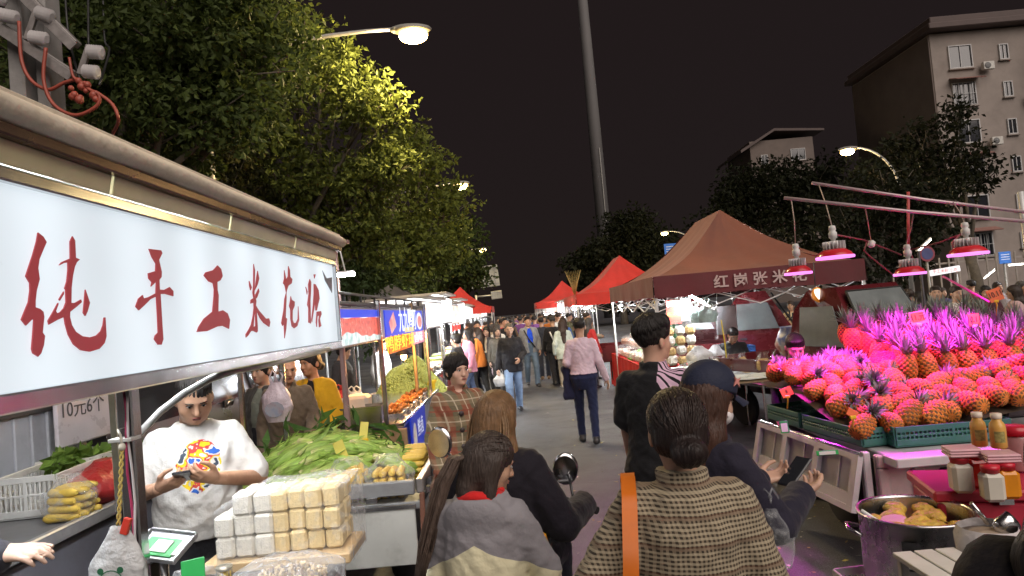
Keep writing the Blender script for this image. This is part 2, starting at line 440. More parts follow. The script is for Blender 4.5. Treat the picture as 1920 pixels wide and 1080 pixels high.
def hair_geo(style, vox):
    key = ('hair', style, vox)
    if key in _cache: return _cache[key]
    s = SDF((-.2,-.3,1.02), (.2,.16,1.78), vox)
    zl = None; th = 1.0
    if style in ('short', 'brush', 'crop'):
        t = {'short':0, 'brush':.012, 'crop':-.006}[style]
        s.ell((0,-.012,1.63+t*.7), (.083+t*.5,.101+t,.088+t), .02); zl = (1.578, .62)
        if style == 'brush': s.ell((0,.04,1.695), (.06,.055,.026), .04)
        if style == 'short': s.ell((.01,.055,1.69), (.06,.04,.02), .03)
        s.ell((0,.12,1.563), (.088,.062,.082), .012, sub=True)
    elif style == 'pixie':
        s.ell((0,-.012,1.628), (.092,.108,.094), .02); s.ell((0,-.02,1.56), (.087,.092,.06), .03); zl = (1.535, .45)
        s.ell((0,.122,1.55), (.079,.074,.092), .01, sub=True)
    elif style in ('bob', 'long', 'pony', 'bun', 'lowbun', 'halfpony'):
        s.ell((0,-.012,1.625), (.088,.105,.094), .02); s.ell((0,-.03,1.57), (.083,.082,.07), .03)
        s.ell((0,.118,1.55), (.07,.068,.098), .012, sub=True)
        zl = (1.53, .45)
        if style == 'bob':
            for e in (-1,1): s.cone((e*.062,-.01,1.6), (e*.072,.0,1.47), .035, .03, .03)
            s.cone((0,-.06,1.6), (0,-.07,1.46), .06, .05, .04); zl = None
        if style == 'long':
            for e in (-1,1):
                s.cone((e*.058,-.02,1.6), (e*.078,-.02,1.44), .036, .032, .03); s.cone((e*.07,-.03,1.45), (e*.085,-.075,1.2), .036, .02, .03)
            s.cone((0,-.06,1.6), (0,-.1,1.42), .066, .058, .04, fl=(.8,1,1)); s.cone((0,-.1,1.42), (.01,-.15,1.14), .064, .022, .04, fl=(.62,1.2,1)); zl = None
        if style == 'bun': s.ell((0,-.1,1.66), (.045,.045,.045), .02)
        if style == 'lowbun':
            zl = (1.54, .4)
    if zl is not None:
        x, y, z = s.ax[0][:,None,None], s.ax[1][None,:,None], s.ax[2][None,None,:]
        a = s.V; b = (zl[0]+zl[1]*y) - z; k = .014
        hh = np.clip(.5-.5*(a-b)/k, 0, 1); s.V = a*(1-hh)+b*hh+k*hh*(1-hh)
    if style == 'lowbun': s.ell((.004,-.118,1.545), (.056,.042,.043), .012); s.ell((.01,-.14,1.555), (.03,.03,.03), .01)
    if style == 'ponyx':
        for a, b, r0, r1 in (((0,-.095,1.6),(.02,-.15,1.56),.032,.03), ((.02,-.15,1.56),(.045,-.16,1.4),.03,.034), ((.045,-.16,1.4),(.06,-.15,1.22),.034,.03), ((.06,-.15,1.22),(.065,-.13,1.07),.03,.008)):
            s.cone(a, b, r0, r1, .012)
    v, f = s.out()
    ph = np.arctan2(v[:,0], v[:,1]+.02); c = v-np.array([0,-.01,1.6], np.float32); nl = np.linalg.norm(c, axis=1)[:,None]+1e-6
    dsp = .0012*np.sin(ph*34+v[:,2]*22)+.0009*np.sin(ph*71-v[:,2]*13)+.0016*np.sin(v[:,2]*40+ph*5)
    if style == 'brush': dsp = dsp*1.5 + .004*(np.sin(v[:,0]*150+v[:,2]*60)*np.sin(v[:,1]*130+v[:,2]*40))*(v[:,2] > 1.6)
    v = v + c/nl*dsp[:,None]
    _cache[key] = (v.astype(np.float32), f); return _cache[key]

def hand_geo(pose, vox):
    "a right hand: wrist at the origin, fingers along +y, thumb side -x, back of hand +z"
    key = ('hand', pose, vox)
    if key in _cache: return _cache[key]
    s = SDF((-.09,-.05,-.12), (.07,.21,.06), vox)
    s.cone((0,-.04,0), (0,.012,0), .026, .025, .01, fl=(1,1,1.25))
    s.cone((-.014,.02,0), (-.022,.082,-.002), .02, .014, .012); s.cone((0,.02,.001), (0,.088,0), .02, .013, .012)
    s.cone((.014,.02,0), (.022,.08,-.002), .018, .012, .012)
    c = {'relaxed': 22, 'grip': 52, 'flat': 8, 'phone': 34}[pose]
    for i, (x, y0, L) in enumerate(((-.027,.085,.072), (-.009,.092,.08), (.010,.089,.074), (.027,.08,.058))):
        p = Vector((x, y0, 0)); a = rad(c*.6+i*2); sp = (x*1.1)
        for k, fr in enumerate((.44,.32,.24)):
            d = Vector((sp*(1.0 if pose == 'flat' else .4), math.cos(a), -math.sin(a))).normalized()*L*fr
            q = p+d; s.cone(p, q, .0092-.0009*k, .0085-.0009*k, .004); p = q; a += rad(c)
    t0 = Vector((-.024,.026,-.006)); t1 = t0+Vector((-.028,.03,-.012 if pose != 'flat' else -.004)); t2 = t1+Vector((-.004 if pose in ('grip','phone') else -.014,.03,-.014 if pose != 'flat' else -.002))
    t3 = t2+Vector((.006 if pose in ('grip','phone') else -.004,.022,-.008))
    s.cone(t0, t1, .016, .0115, .012); s.cone(t1, t2, .0115, .0095, .004); s.cone(t2, t3, .0095, .0082, .004)
    _cache[key] = s.out(); return _cache[key]

def arm(side, swing=0.0, out=0.0, bend=0.0):
    "default hanging arm; swing forward positive"
    e = (side*(.25+out), -.025+swing*.16, 1.11); w = (side*(.225+out*1.3), .04+swing*.34+bend*.14, .875+abs(swing)*.04+bend*.1)
    return dict(e=e, w=w, pose='relaxed')

NEAR, MID, FAR = .0095, .013, .019
HEADV = {NEAR:.0062, MID:.008, FAR:.0125}
def person(label, x, y, face, h=1.68, sex='m', fat=1.0, skin=(.46,.28,.19), hair='short', haircol=(.015,.012,.011),
           top=(.05,.05,.06), th=.018, sleeve='long', hem=.84, topmat=None, topname='jacket', collar=False, hood=None, open_front=None,
           pants=(.03,.035,.06), pantsmat=None, pth=.012, shoes=None, lean=0.0, head=(0,0,0), L=None, R=None, stride=0.0,
           legs=None, vox=MID, z0=0.0, group=None, headfat=1.0, long_top=None, puff=1.0, hz=None, footpitch=None, dress=None, hood_down=None):
    s_ = h/1.70; lean = rad(lean)
    ca, sa = math.cos(lean), math.sin(lean)
    def up(p):
        px, py, pz = p; dz = pz-.9; return (px, py*ca+dz*sa, .9-py*sa+dz*ca)
    w = 1.0 if sex == 'm' else .9
    A = {1: dict(R or arm(1)), -1: dict(L or arm(-1))}
    hip = {1: (.088,0,.9), -1: (-.088,0,.9)}
    if legs is None:
        st = stride
        legs = {1: ((.092, .06+st*.36, .49+abs(st)*.01), (.088, -.01+st*.62, .085+(.10*max(0,-st) if st < 0 else 0))),
               -1: ((-.092, .06-st*.36, .49+abs(st)*.01), (-.088, -.01-st*.62, .085+(.10*max(0,st) if st > 0 else 0)))}
    sh = {e: up((e*.148*w*(1+.35*(fat-1)), -.012, 1.362)) for e in (1,-1)}
    for e in (1,-1): A[e]['e'] = (A[e]['e'][0]*.87, A[e]['e'][1], A[e]['e'][2])
    belly = (fat-1)
    rows = [(.74,0,-.005,.095,.07), (.81,0,-.01,.138,.098), (.90,0,-.012,.165*w+.012+belly*.1,.118+belly*.08), (.98,0,.0+belly*.05,.155+belly*.14,.112+belly*.15),
            (1.08,0,.005+belly*.09,.142*w+belly*.17,.106+belly*.19), (1.2,0,.004+belly*.06,.155*w+belly*.12,.114+belly*.13), (1.30,0,0,.158*w+belly*.08,.110+belly*.07),
            (1.37,0,-.01,.138*w+belly*.04,.09), (1.415,0,-.015,.092*w,.072), (1.445,0,-.015,.066,.06)]
    allp = [A[e][k] for e in (1,-1) for k in ('e','w')] + [q for e in (1,-1) for q in legs[e]] + [sh[1], sh[-1], up((0,0,1.5))]
    lo = np.min(np.array(allp), 0)-.22; hi = np.max(np.array(allp), 0)+.2
    lo[0] = min(lo[0], -.32); hi[0] = max(hi[0], .32); lo[1] = min(lo[1], -.25); hi[1] = max(hi[1], .25+.3*belly); lo[2] = min(lo[2], -.02); hi[2] = max(hi[2], 1.5)
    # --- body: one mesh of skin (torso core, arms, legs, head, hands)
    b = SDF(lo, hi, vox)
    b.stack(rows, .02, lean)
    for e in (1,-1):
        ar = .042+.02*belly
        b.cone(sh[e], A[e]['e'], ar+.004, ar-.006, .02); b.cone(A[e]['e'], A[e]['w'], ar-.006, .027+.01*belly, .012)
        k, an = legs[e]; b.cone(hip[e], k, .08, .055, .02); b.cone(k, an, .053, .036, .015); b.cone(an, (an[0], an[1]+.06, max(.03, an[2]-.045)), .036, .028, .02)
    parts = [(*b.out(), 0)]
    H = Matrix.Translation(up((0,-.01,1.45))) @ Euler((rad(head[1])-lean*.35, rad(head[2]), rad(head[0])), 'XYZ').to_matrix().to_4x4() @ Matrix.Translation((0,.01,-1.45))
    hv = HEADV[vox]
    for v, f, mi in head_geo(sex, hv, headfat): parts.append((xf(v, H), f, mi))
    for e in (1,-1):
        a = A[e]
        if a.get('pose') == 'none': continue
        wv = Vector(a['w']); d = (wv-Vector(a['e'])).normalized()
        if 'd' in a: d = Vector(a['d']).normalized()
        n = Vector(a.get('n', (e*1.0, .25, .1))); n = (n-d*n.dot(d)).normalized()
        xa = d.cross(n).normalized()
        v, f = hand_geo(a.get('pose', 'relaxed'), .0052 if vox == NEAR else (.007 if vox == MID else .011))
        v = v.copy()
        if e < 0: v[:,0] *= -1; f = f[:, ::-1]
        m4 = Matrix((xa, d, n)).transposed().to_4x4(); m4.translation = wv
        parts.append((xf(v, m4), f, 0))
    parts = [(p*np.float32(s_), f, mi) for p, f, mi in parts]
    root = link('person', npmesh('person', parts, [SKIN, EYE, LIP, WHT]), None, (x, y, z0), rad(face))
    root.color = (*skin, 1); tag(root, label, 'person', group)
    # --- trousers
    t = SDF(lo, hi, vox)
    r2 = [(z, cx, cy, a2+pth, b2+pth) for z, cx, cy, a2, b2 in rows if z < 1.1]
    t.stack(r2, .02, lean)
    for e in (1,-1):
        k, an = legs[e]; t.cone(hip[e], k, .085+pth, .06+pth, .03)
        t.cone(k, (an[0], an[1], an[2]-.0), .06+pth, .045+pth*1.3, .015)
    t.ripple(.0035, 60, 30, 45, random.random()*6)
    v, f = t.out(); po = link('trousers', npmesh('trousers', [(v*np.float32(s_), f, 0)], pantsmat or CLOTH), root); po.color = (*pants, 1)
    # --- shoes
    for e in (1,-1):
        k, an = legs[e]
        q = SDF((-.06,-.11,-.01), (.06,.21,.13), max(.009, vox))
        q.cone((0,-.045,.042), (0,.05,.045), .042, .042, .02); q.cone((0,.03,.036), (0,.145,.028), .042, .034, .02, fl=(.92,1,1)); q.cone((0,-.02,.05), (0,-.02,.1), .046, .044, .02); q.cutz(0, False); q.cutz(.105)
        v, f = q.out()
        kz = Vector(k)-Vector(an); pit = 0.0
        if an[2] > .12: pit = -rad(min(70, (an[2]-.085)*450))
        if footpitch: pit = rad(footpitch.get(e, 0))
        m4 = Matrix.Translation((an[0], an[1], an[2]-.085)) @ Matrix.Translation((0,.12*(pit != 0),0)) @ Euler((pit,0,-e*.12)).to_matrix().to_4x4() @ Matrix.Translation((0,-.12*(pit != 0),0))
        so = link('shoe', npmesh('shoe', [(xf(v, m4)*np.float32(s_), f, 0)], shoes or BLACK_SHOE), root)
    # --- top
    def mk_top(th, hem, sleeve, mat, col, name, opening, rip=.004):
        t = SDF(lo, hi, vox)
        r3 = []
        for z, cx, cy, a2, b2 in rows:
            if z < max(hem, .85)-.001: continue
            r3.append((z, cx, cy, a2+th*puff, b2+th*puff))
        zz, cx, cy, a2, b2 = [np.interp(max(hem, .86), [r[0] for r in rows], [r[i] for r in rows]) for i in range(5)]
        base = (hem, float(cx), float(cy), float(a2)+th*puff*1.25, float(b2)+th*puff*1.25)
        r3 = [base]+[r for r in r3 if r[0] > hem+.02]
        if collar: r3[-1] = (1.435,0,-.015,.08,.075); r3.append((1.475,0,-.012,.074,.072))
        t.stack(r3, .025, lean)
        for e in (1,-1):
            ar = .040+.02*belly
            ew = Vector(A[e]['e']); wv = Vector(A[e]['w']); sv = Vector(sh[e])
            t.ell(up((e*.122*w, -.012, 1.365)), (.05+th*.4, .05+th*.5, .042+th*.35), .035)
            if sleeve == 'long':
                wv = ew+(wv-ew)*.97
                t.cone(sv, ew, ar+.008+th*.75, ar+th*.8, .025); t.cone(ew, wv, ar+th*.8, .032+th*.75, .012)
            elif sleeve == 'short':
                t.cone(sv, sv+(ew-sv)*.84, ar+.008+th*.7, ar+th*.7+.012, .025)
        if opening:
            c0 = up((0,.16,1.17)); t.ell(c0, (.068,.13,.46), .01, rx=lean, sub=True)
        t.ell(up((0,.062,1.47)), (.045,.05,.045), .012, rx=lean, sub=True)
        t.ripple(rip, 55, 22, 38, random.random()*6); t.ripple(rip*.6, 90, 40, 85, random.random()*6)
        if hood_down and name == topname:
            t.ell(up((0,-.095,1.385)), (.13,.052,.095), .03, rx=.35+lean); t.ell(up((0,-.075,1.47)), (.08,.055,.05), .015, sub=True)
            for e in (1,-1): t.ell(up((e*.08,.0,1.435)), (.035,.075,.035), .025)
        v, f = t.out(); o = link(name, npmesh(name, [(v*np.float32(s_), f, 0)], mat or CLOTH), root); o.color = (*col, 1); return o
    if open_front is not None: mk_top(.007, .88, 'none', None, open_front, 'shirt', False)
    to = mk_top(th, hem, sleeve, topmat, top, topname, open_front is not None)
    # --- hair
    if hair:
        v, f = hair_geo(hair, hv)
        ho = link('hair', npmesh('hair', [(xf(v, H)*np.float32(s_), f, 0)], HAIR), root); ho.color = (*haircol, 1)
    root['h'] = s_
    root['_H'] = 0; del root['_H']; del root['h']
    root_info[root.name] = (H, s_, up)
    return root
root_info = {}
def headframe(root):
    H, s_, up = root_info[root.name]; return Matrix.Scale(s_, 4) @ H
def at_foot(px, py): g = G(px, py); return g.x, g.y

def strands(root, paths, n, spread, r, col, seed=0, name='loose_hair'):
    "a bundle of fine locks following a path given in head coordinates"
    rr = random.Random(seed); Hm = headframe(root); mb = MB()
    for i in range(n):
        pts = paths[i % len(paths)]; a = rr.random()*6.283; q = math.sqrt(rr.random()); k = len(pts); out = []; w1 = rr.uniform(-1,1); w2 = rr.uniform(-1,1); ln = rr.uniform(.78,1.0)
        for j, (p, s) in enumerate(pts):
            if j/(k-1) > ln+.15: break
            o = Vector((math.cos(a)*q*s, math.sin(a)*q*s*.7, 0)); wob = .008*(j/(k-1)); out.append(Hm @ (Vector(p)+o*spread+Vector((w1*wob*math.sin(j*1.9+a), w2*wob*math.cos(j*1.3+a), 0))))
        mb.tube(out, [r*(1-.6*(j/(len(out)-1))**2) for j in range(len(out))], 5)
    o = mb.build(name, HAIR, root); o.color = (*col, 1); o['kind'] = 'stuff'; return o

def combed(root, target, n, col, seed=0, r=.0022, drop=1.57):
    "fine combed strands lying over the skull towards a tie point"
    rr = random.Random(seed); Hm = headframe(root); mb = MB(); c = Vector((0,-.012,1.625)); R = (.0885,.1055,.0945); T = (Vector(target)-c)
    T = Vector((T.x/R[0], T.y/R[1], T.z/R[2])).normalized(); k = 0
    while k < n:
        a, z = rr.uniform(0,6.283), rr.uniform(-.25,1); q = math.sqrt(1-z*z); d = Vector((q*math.sin(a), q*math.cos(a), z))
        if d.y > .55 and d.z < .45: continue
        k += 1; pts = []; off = rr.uniform(1.0,1.022)
        for j in range(7):
            t = j/6*rr.uniform(.93,1); e = d.lerp(T, t).normalized(); p = c+Vector((e.x*R[0], e.y*R[1], e.z*R[2]))*off
            if p.z > drop or j < 2: pts.append(Hm @ p)
        if len(pts) > 2: mb.tube(pts, [r*.6]+[r]*(len(pts)-2)+[r*.5], 4)
    o = mb.build('combed_hair', HAIR, root); o.color = (*col, 1); o['kind'] = 'stuff'; return o

def falling(root, n, col, seed=0, r=.0022, R=(.0885,.105,.0945), ends=(.42,-.1,-.62), cz=1.628):
    "short strands falling from the crown of the head to the hairline"
    rr = random.Random(seed); Hm = headframe(root); mb = MB(); c = Vector((0,-.012,cz)); C0 = Vector((.1,-.35,.93)).normalized()
    for k in range(n):
        a = rr.uniform(-math.pi, math.pi); f = abs(a)/math.pi; ez = (ends[0]+(ends[1]-ends[0])*f*2 if f < .5 else ends[1]+(ends[2]-ends[1])*(f*2-1))+rr.uniform(-.14,.1)
        q = math.sqrt(max(.05, 1-ez*ez)); E_ = Vector((q*math.sin(a), q*math.cos(a), ez)); st = rr.uniform(0,.5); o0 = rr.uniform(1.0,1.02); pts = []
        for j in range(6):
            t = st+(1-st)*j/5; e = C0.lerp(E_, t); e.normalize(); pts.append(Hm @ (c+Vector((e.x*R[0], e.y*R[1], e.z*R[2]))*(o0+.025*t*rr.random())))
        mb.tube(pts, [r*.6,r,r,r,r*.8,r*.3], 4)
    o = mb.build('fine_hair', HAIR, root); o.color = (*col, 1); o['kind'] = 'stuff'; return o
# ------------------------------------------------------------------ ground
def asphalt():
    m = M('asphalt', (.05,.05,.053), .62, 0, 0)
    N, L, b = nodes(m)
    tc = N.new('ShaderNodeTexCoord')
    def noise(sc, det=4, ro=.6):
        n = N.new('ShaderNodeTexNoise'); n.inputs['Scale'].default_value = sc; n.inputs['Detail'].default_value = det; n.inputs['Roughness'].default_value = ro
        L.new(tc.outputs['Object'], n.inputs['Vector']); return n.outputs['Fac']
    def mr(x, a, b2, c, d):
        r = N.new('ShaderNodeMapRange'); r.inputs[1].default_value = a; r.inputs[2].default_value = b2; r.inputs[3].default_value = c; r.inputs[4].default_value = d
        L.new(x, r.inputs[0]); return r.outputs[0]
    def mul(a, c):
        q = N.new('ShaderNodeMath'); q.operation = 'MULTIPLY'; L.new(a, q.inputs[0]); L.new(c, q.inputs[1]); return q.outputs[0]
    fine = mr(noise(95, 3), .35, .7, .55, 1.6)
    vor = N.new('ShaderNodeTexVoronoi'); vor.inputs['Scale'].default_value = 120; L.new(tc.outputs['Object'], vor.inputs['Vector'])
    peb = mr(vor.outputs['Distance'], 0, .5, 1.25, .8)
    big = mr(noise(.55, 6, .65), .3, .7, .72, 1.3)
    stain = mr(noise(1.7, 7, .7), .52, .66, 1.0, .55)
    ve = N.new('ShaderNodeTexVoronoi'); ve.feature = 'DISTANCE_TO_EDGE'; ve.inputs['Scale'].default_value = .42
    nd = N.new('ShaderNodeTexNoise'); nd.inputs['Scale'].default_value = 2.2; nd.inputs['Detail'].default_value = 5; L.new(tc.outputs['Object'], nd.inputs['Vector'])
    va = N.new('ShaderNodeVectorMath'); va.operation = 'ADD'; L.new(tc.outputs['Object'], va.inputs[0]); L.new(nd.outputs['Color'], va.inputs[1]); L.new(va.outputs[0], ve.inputs['Vector'])
    f = mul(mul(mul(mul(fine, peb), big), stain), mr(ve.outputs['Distance'], .002, .008, .45, 1.0))
    vm = N.new('ShaderNodeVectorMath'); vm.operation = 'SCALE'; vm.inputs[0].default_value = (.074,.076,.084); L.new(f, vm.inputs['Scale'])
    L.new(vm.outputs[0], b.inputs['Base Color'])
    L.new(mr(noise(.9, 6, .6), .35, .65, .5, .8), b.inputs['Roughness'])
    bp = N.new('ShaderNodeBump'); bp.inputs['Strength'].default_value = .55; bp.inputs['Distance'].default_value = .006
    L.new(noise(140, 2), bp.inputs['Height']); L.new(bp.outputs[0], b.inputs['Normal'])
    return m
mb = MB(); mb.add([(-300,-60,0),(300,-60,0),(300,600,0),(-300,600,0)], [(0,1,2,3)])
structure(mb.build('road', asphalt()))
# litter on the road: scraps and fallen leaves nobody would count
mb = MB(); rr = random.Random(3)
for i in range(210):
    if i < 60: px, py = rr.uniform(960,1240), rr.uniform(740,1060); g = G(px, py)
    elif i < 110: px, py = rr.uniform(1440,1640), rr.uniform(880,1078); g = G(px, py)
    elif i < 140: px, py = rr.uniform(700,820), rr.uniform(960,1075); g = G(px, py)
    else: g = Vector((rr.uniform(-2,2.2), rr.uniform(5,18), 0))
    a = rr.uniform(0, 6.28); l = rr.uniform(.01,.034); w = l*rr.uniform(.3,.8); z = .006
    c, s = math.cos(a), math.sin(a)
    pts = [(-l,0,z),(-l*.3,-w,z+rr.uniform(0,.008)),(l,0,z+rr.uniform(0,.01)),(l*.2,w,z+rr.uniform(0,.006))]
    mb.add([(g.x+c*p[0]-s*p[1], g.y+s*p[0]+c*p[1], p[2]) for p in pts], [(0,1,2),(0,2,3)], rr.choice((0,0,1,1,2)))
o = mb.build('road_litter', [M('leaf_litter', (.30,.24,.10), .8), M('paper_scrap', (.5,.48,.42), .8), M('corn_scrap', (.42,.36,.08), .7)])
o['kind'] = 'stuff'; o['label'] = 'scraps of paper and leaf littering the asphalt'

# ------------------------------------------------------------------ trees
def leafmat(name, col):
    if name in MATS: return MATS[name]
    m = bpy.data.materials.new(name); m.use_nodes = True; MATS[name] = m
    nt = m.node_tree; N = nt.nodes; L = nt.links; N.clear()
    o = N.new('ShaderNodeOutputMaterial'); ge = N.new('ShaderNodeNewGeometry')
    cr = N.new('ShaderNodeValToRGB'); L.new(ge.outputs['Random Per Island'], cr.inputs[0])
    cr.color_ramp.elements[0].color = (col[0]*.7, col[1]*.72, col[2]*.7, 1); cr.color_ramp.elements[1].color = (col[0]*1.3, col[1]*1.25, col[2]*1.1, 1)
    b = N.new('ShaderNodeBsdfPrincipled'); b.inputs['Roughness'].default_value = .6; b.inputs['Specular IOR Level'].default_value = .15
    t = N.new('ShaderNodeBsdfTranslucent'); mx = N.new('ShaderNodeMixShader'); mx.inputs[0].default_value = .3
    L.new(cr.outputs[0], b.inputs['Base Color']); L.new(cr.outputs[0], t.inputs[0])
    L.new(b.outputs[0], mx.inputs[1]); L.new(t.outputs[0], mx.inputs[2]); L.new(mx.outputs[0], o.inputs[0]); return m
BARK = M('bark', (.10,.085,.065), .9, 0, .35, 5, bump=.7, bscale=14)
def leaves(centers, radii, per, size, rng):
    "many bent leaf blades around clump centres"
    n = len(centers)*per
    c = np.repeat(centers, per, 0); r = np.repeat(radii, per)
    d = rng.normal(size=(n,3)); d /= np.linalg.norm(d, axis=1)[:,None]+1e-9
    p = c + d*(r*rng.random(n)**.45)[:,None]*np.array([1,1,.75])
    ax = d*.7+rng.normal(size=(n,3))*.6; ax[:,2] -= .35; ax /= np.linalg.norm(ax, axis=1)[:,None]
    sd = np.cross(ax, rng.normal(size=(n,3))); sd /= np.linalg.norm(sd, axis=1)[:,None]+1e-9
    nm = np.cross(ax, sd)
    L = size*rng.uniform(.6,1.35,n)[:,None]; W = L*rng.uniform(.24,.36,n)[:,None]
    v = np.stack([p, p+ax*L*.5+sd*W+nm*L*.1, p+ax*L-nm*L*.12, p+ax*L*.5-sd*W+nm*L*.1], 1).reshape(-1,3)
    i = np.arange(n)[:,None]*4
    return v.astype(np.float32), np.concatenate([i, i+1, i+2, i+3], 1)
def tree(label, base, lobes, mat, clumps=42, per=40, size=.13, clump_r=.36, trunk_r=.2, seed=0, group='trees along the left side of the street', fork=.45, cat='tree', name='broadleaf_tree'):
    rng = np.random.default_rng(seed); rr = random.Random(seed)
    bx, by = base[:2]; bz = base[2] if len(base) > 2 else 0
    t = thing(name, label, cat, (bx, by, bz), 0, group)
    tb = MB(); B = Vector((bx, by, bz))
    top = sum((Vector(l[0]) for l in lobes), Vector())/len(lobes)
    fz = bz+(top.z-bz)*fork; fk = Vector((bx+(top.x-bx)*.15, by+(top.y-by)*.15, fz))
    tb.tube([Vector((0,0,-.05)), Vector((rr.uniform(-.06,.06), rr.uniform(-.06,.06), (fz-bz)*.5)), fk-B], [trunk_r*1.25, trunk_r, trunk_r*.8], 10)
    cc = []; cr = []
    for c, r in lobes:
        c = Vector(c); r3 = r if isinstance(r, (tuple, list)) else (r, r, r*.85)
        mid = fk.lerp(c, .5)+Vector((rr.uniform(-.3,.3), rr.uniform(-.3,.3), rr.uniform(-.1,.3)))
        tb.tube([fk-B, mid-B, c-B], [trunk_r*.5, trunk_r*.32, trunk_r*.14], 7)
        vol = r3[0]*r3[1]*r3[2]; k = max(8, int(clumps*(vol**(1/3))**1.7))
        d = rng.normal(size=(k,3)); d /= np.linalg.norm(d, axis=1)[:,None]
        q = np.array(c)+d*np.array(r3)*(rng.random(k)**.4)[:,None]
        cc.append(q); cr.append(clump_r*rng.uniform(.6,1.3,k))
        for j in range(min(k, 9)):
            e = Vector(q[j]); s = mid.lerp(c, rr.uniform(.2,1))
            tb.tube([s-B, s.lerp(e, .5)-B+Vector((0,0,rr.uniform(-.1,.2))), e-B], [trunk_r*.13, trunk_r*.09, trunk_r*.04], 5)
    tb.build('trunk', BARK, t)
    v, f = leaves(np.concatenate(cc), np.concatenate(cr), per, size, rng)
    v -= np.array(B, np.float32)
    link('crown', npmesh('crown', [(v, f, 0)], mat, False), t)
    return t
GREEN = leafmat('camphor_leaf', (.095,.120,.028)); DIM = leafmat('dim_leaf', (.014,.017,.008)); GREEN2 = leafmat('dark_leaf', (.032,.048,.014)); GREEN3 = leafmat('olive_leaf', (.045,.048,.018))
def lob(*a): return [(P(x, y, Y), r) for x, y, Y, r in a]
tree('broad evergreen tree whose yellow-lit crown hangs beside the tallest street lamp', (-4.6,13.5),
     lob((600,150,13,1.15),(690,210,12.6,.8),(725,290,12.8,.55),(560,330,13.2,1.2),(650,395,13.2,.95),(690,330,13,.7),(500,110,13.6,1.2),(480,300,13.6,1.1),(590,470,13.6,.9),(560,60,14,.8),(690,455,13.6,.7)), GREEN, 46, 44, .125, .34, .17, 11)
tree('big leafy tree spreading behind the power pole', (-5.2,9.2),
     lob((330,60,9.4,1.25),(440,90,9.6,1.1),(250,150,9.2,1.0),(330,190,9.2,.9),(420,230,9.6,.8),(180,60,9.4,1.0),(120,150,9.6,.9),(500,60,10.2,.75),(230,30,9.8,1.0),(300,330,9.8,.7)), leafmat('mid_leaf', (.058,.082,.024)), 50, 46, .12, .33, .16, 12, fork=.55)
tree('dark tree with bare slanting limbs behind the candy cart roof', (-7.2,12.6),
     lob((420,330,12.4,1.0),(350,280,12.4,1.0),(470,420,12.8,.8),(280,250,12.4,.9),(390,420,12.8,.7),(100,250,12,1.2),(30,120,12,1.3)), GREEN3, 34, 38, .125, .34, .14, 13, fork=.3)
tree('tall thin-limbed tree next to the second street lamp', (-4.4,21.5),
     lob((790,330,21,1.3),(810,420,21.5,1.3),(770,480,21,1.3),(730,420,21.5,1.4),(720,520,21,1.3),(850,370,22,.6),(760,270,21,.8),(660,500,20.5,1.3),(830,470,22.5,.8)), GREEN, 24, 40, .17, .5, .18, 14, fork=.3)
tree('dark tree rising behind the red canopy on the left', (-4.6,33),
     lob((840,470,33,1.7),(870,500,33,1.1),(800,520,33,2.0),(860,420,33,1.0),(885,530,34,1.0),(730,540,32,2.2)), GREEN2, 16, 40, .24, .75, .2, 15)
tree('low dark tree filling the gap behind the lit signboards', (-7.6,17),
     lob((640,540,17,1.4),(600,560,16.5,1.3),(700,560,17,1.4),(560,520,17,1.4),(520,590,16,1.3)), GREEN2, 26, 36, .16, .5, .16, 16)
tree('low bushy tree behind the far tents beside the tall mast', (9.5,60),
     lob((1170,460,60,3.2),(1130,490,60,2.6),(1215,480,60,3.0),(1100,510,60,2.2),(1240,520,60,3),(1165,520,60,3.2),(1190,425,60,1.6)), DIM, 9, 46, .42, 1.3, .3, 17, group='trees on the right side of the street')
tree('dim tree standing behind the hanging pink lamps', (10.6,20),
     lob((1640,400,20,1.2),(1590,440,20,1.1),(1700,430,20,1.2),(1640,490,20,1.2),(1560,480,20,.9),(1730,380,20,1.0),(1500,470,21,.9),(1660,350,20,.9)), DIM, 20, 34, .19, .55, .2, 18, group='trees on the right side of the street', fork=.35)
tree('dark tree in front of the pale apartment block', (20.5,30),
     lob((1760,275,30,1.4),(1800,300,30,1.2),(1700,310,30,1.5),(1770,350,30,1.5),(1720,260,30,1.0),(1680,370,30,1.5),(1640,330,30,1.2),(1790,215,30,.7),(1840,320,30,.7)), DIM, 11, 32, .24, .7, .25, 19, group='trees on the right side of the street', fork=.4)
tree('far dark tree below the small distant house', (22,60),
     lob((1420,340,60,2.6),(1480,350,60,2.8),(1540,340,60,2.6),(1380,380,60,2.6),(1450,400,60,3),(1350,430,60,2.5),(1520,400,60,3)), DIM, 8, 40, .42, 1.3, .3, 20, group='trees on the right side of the street')

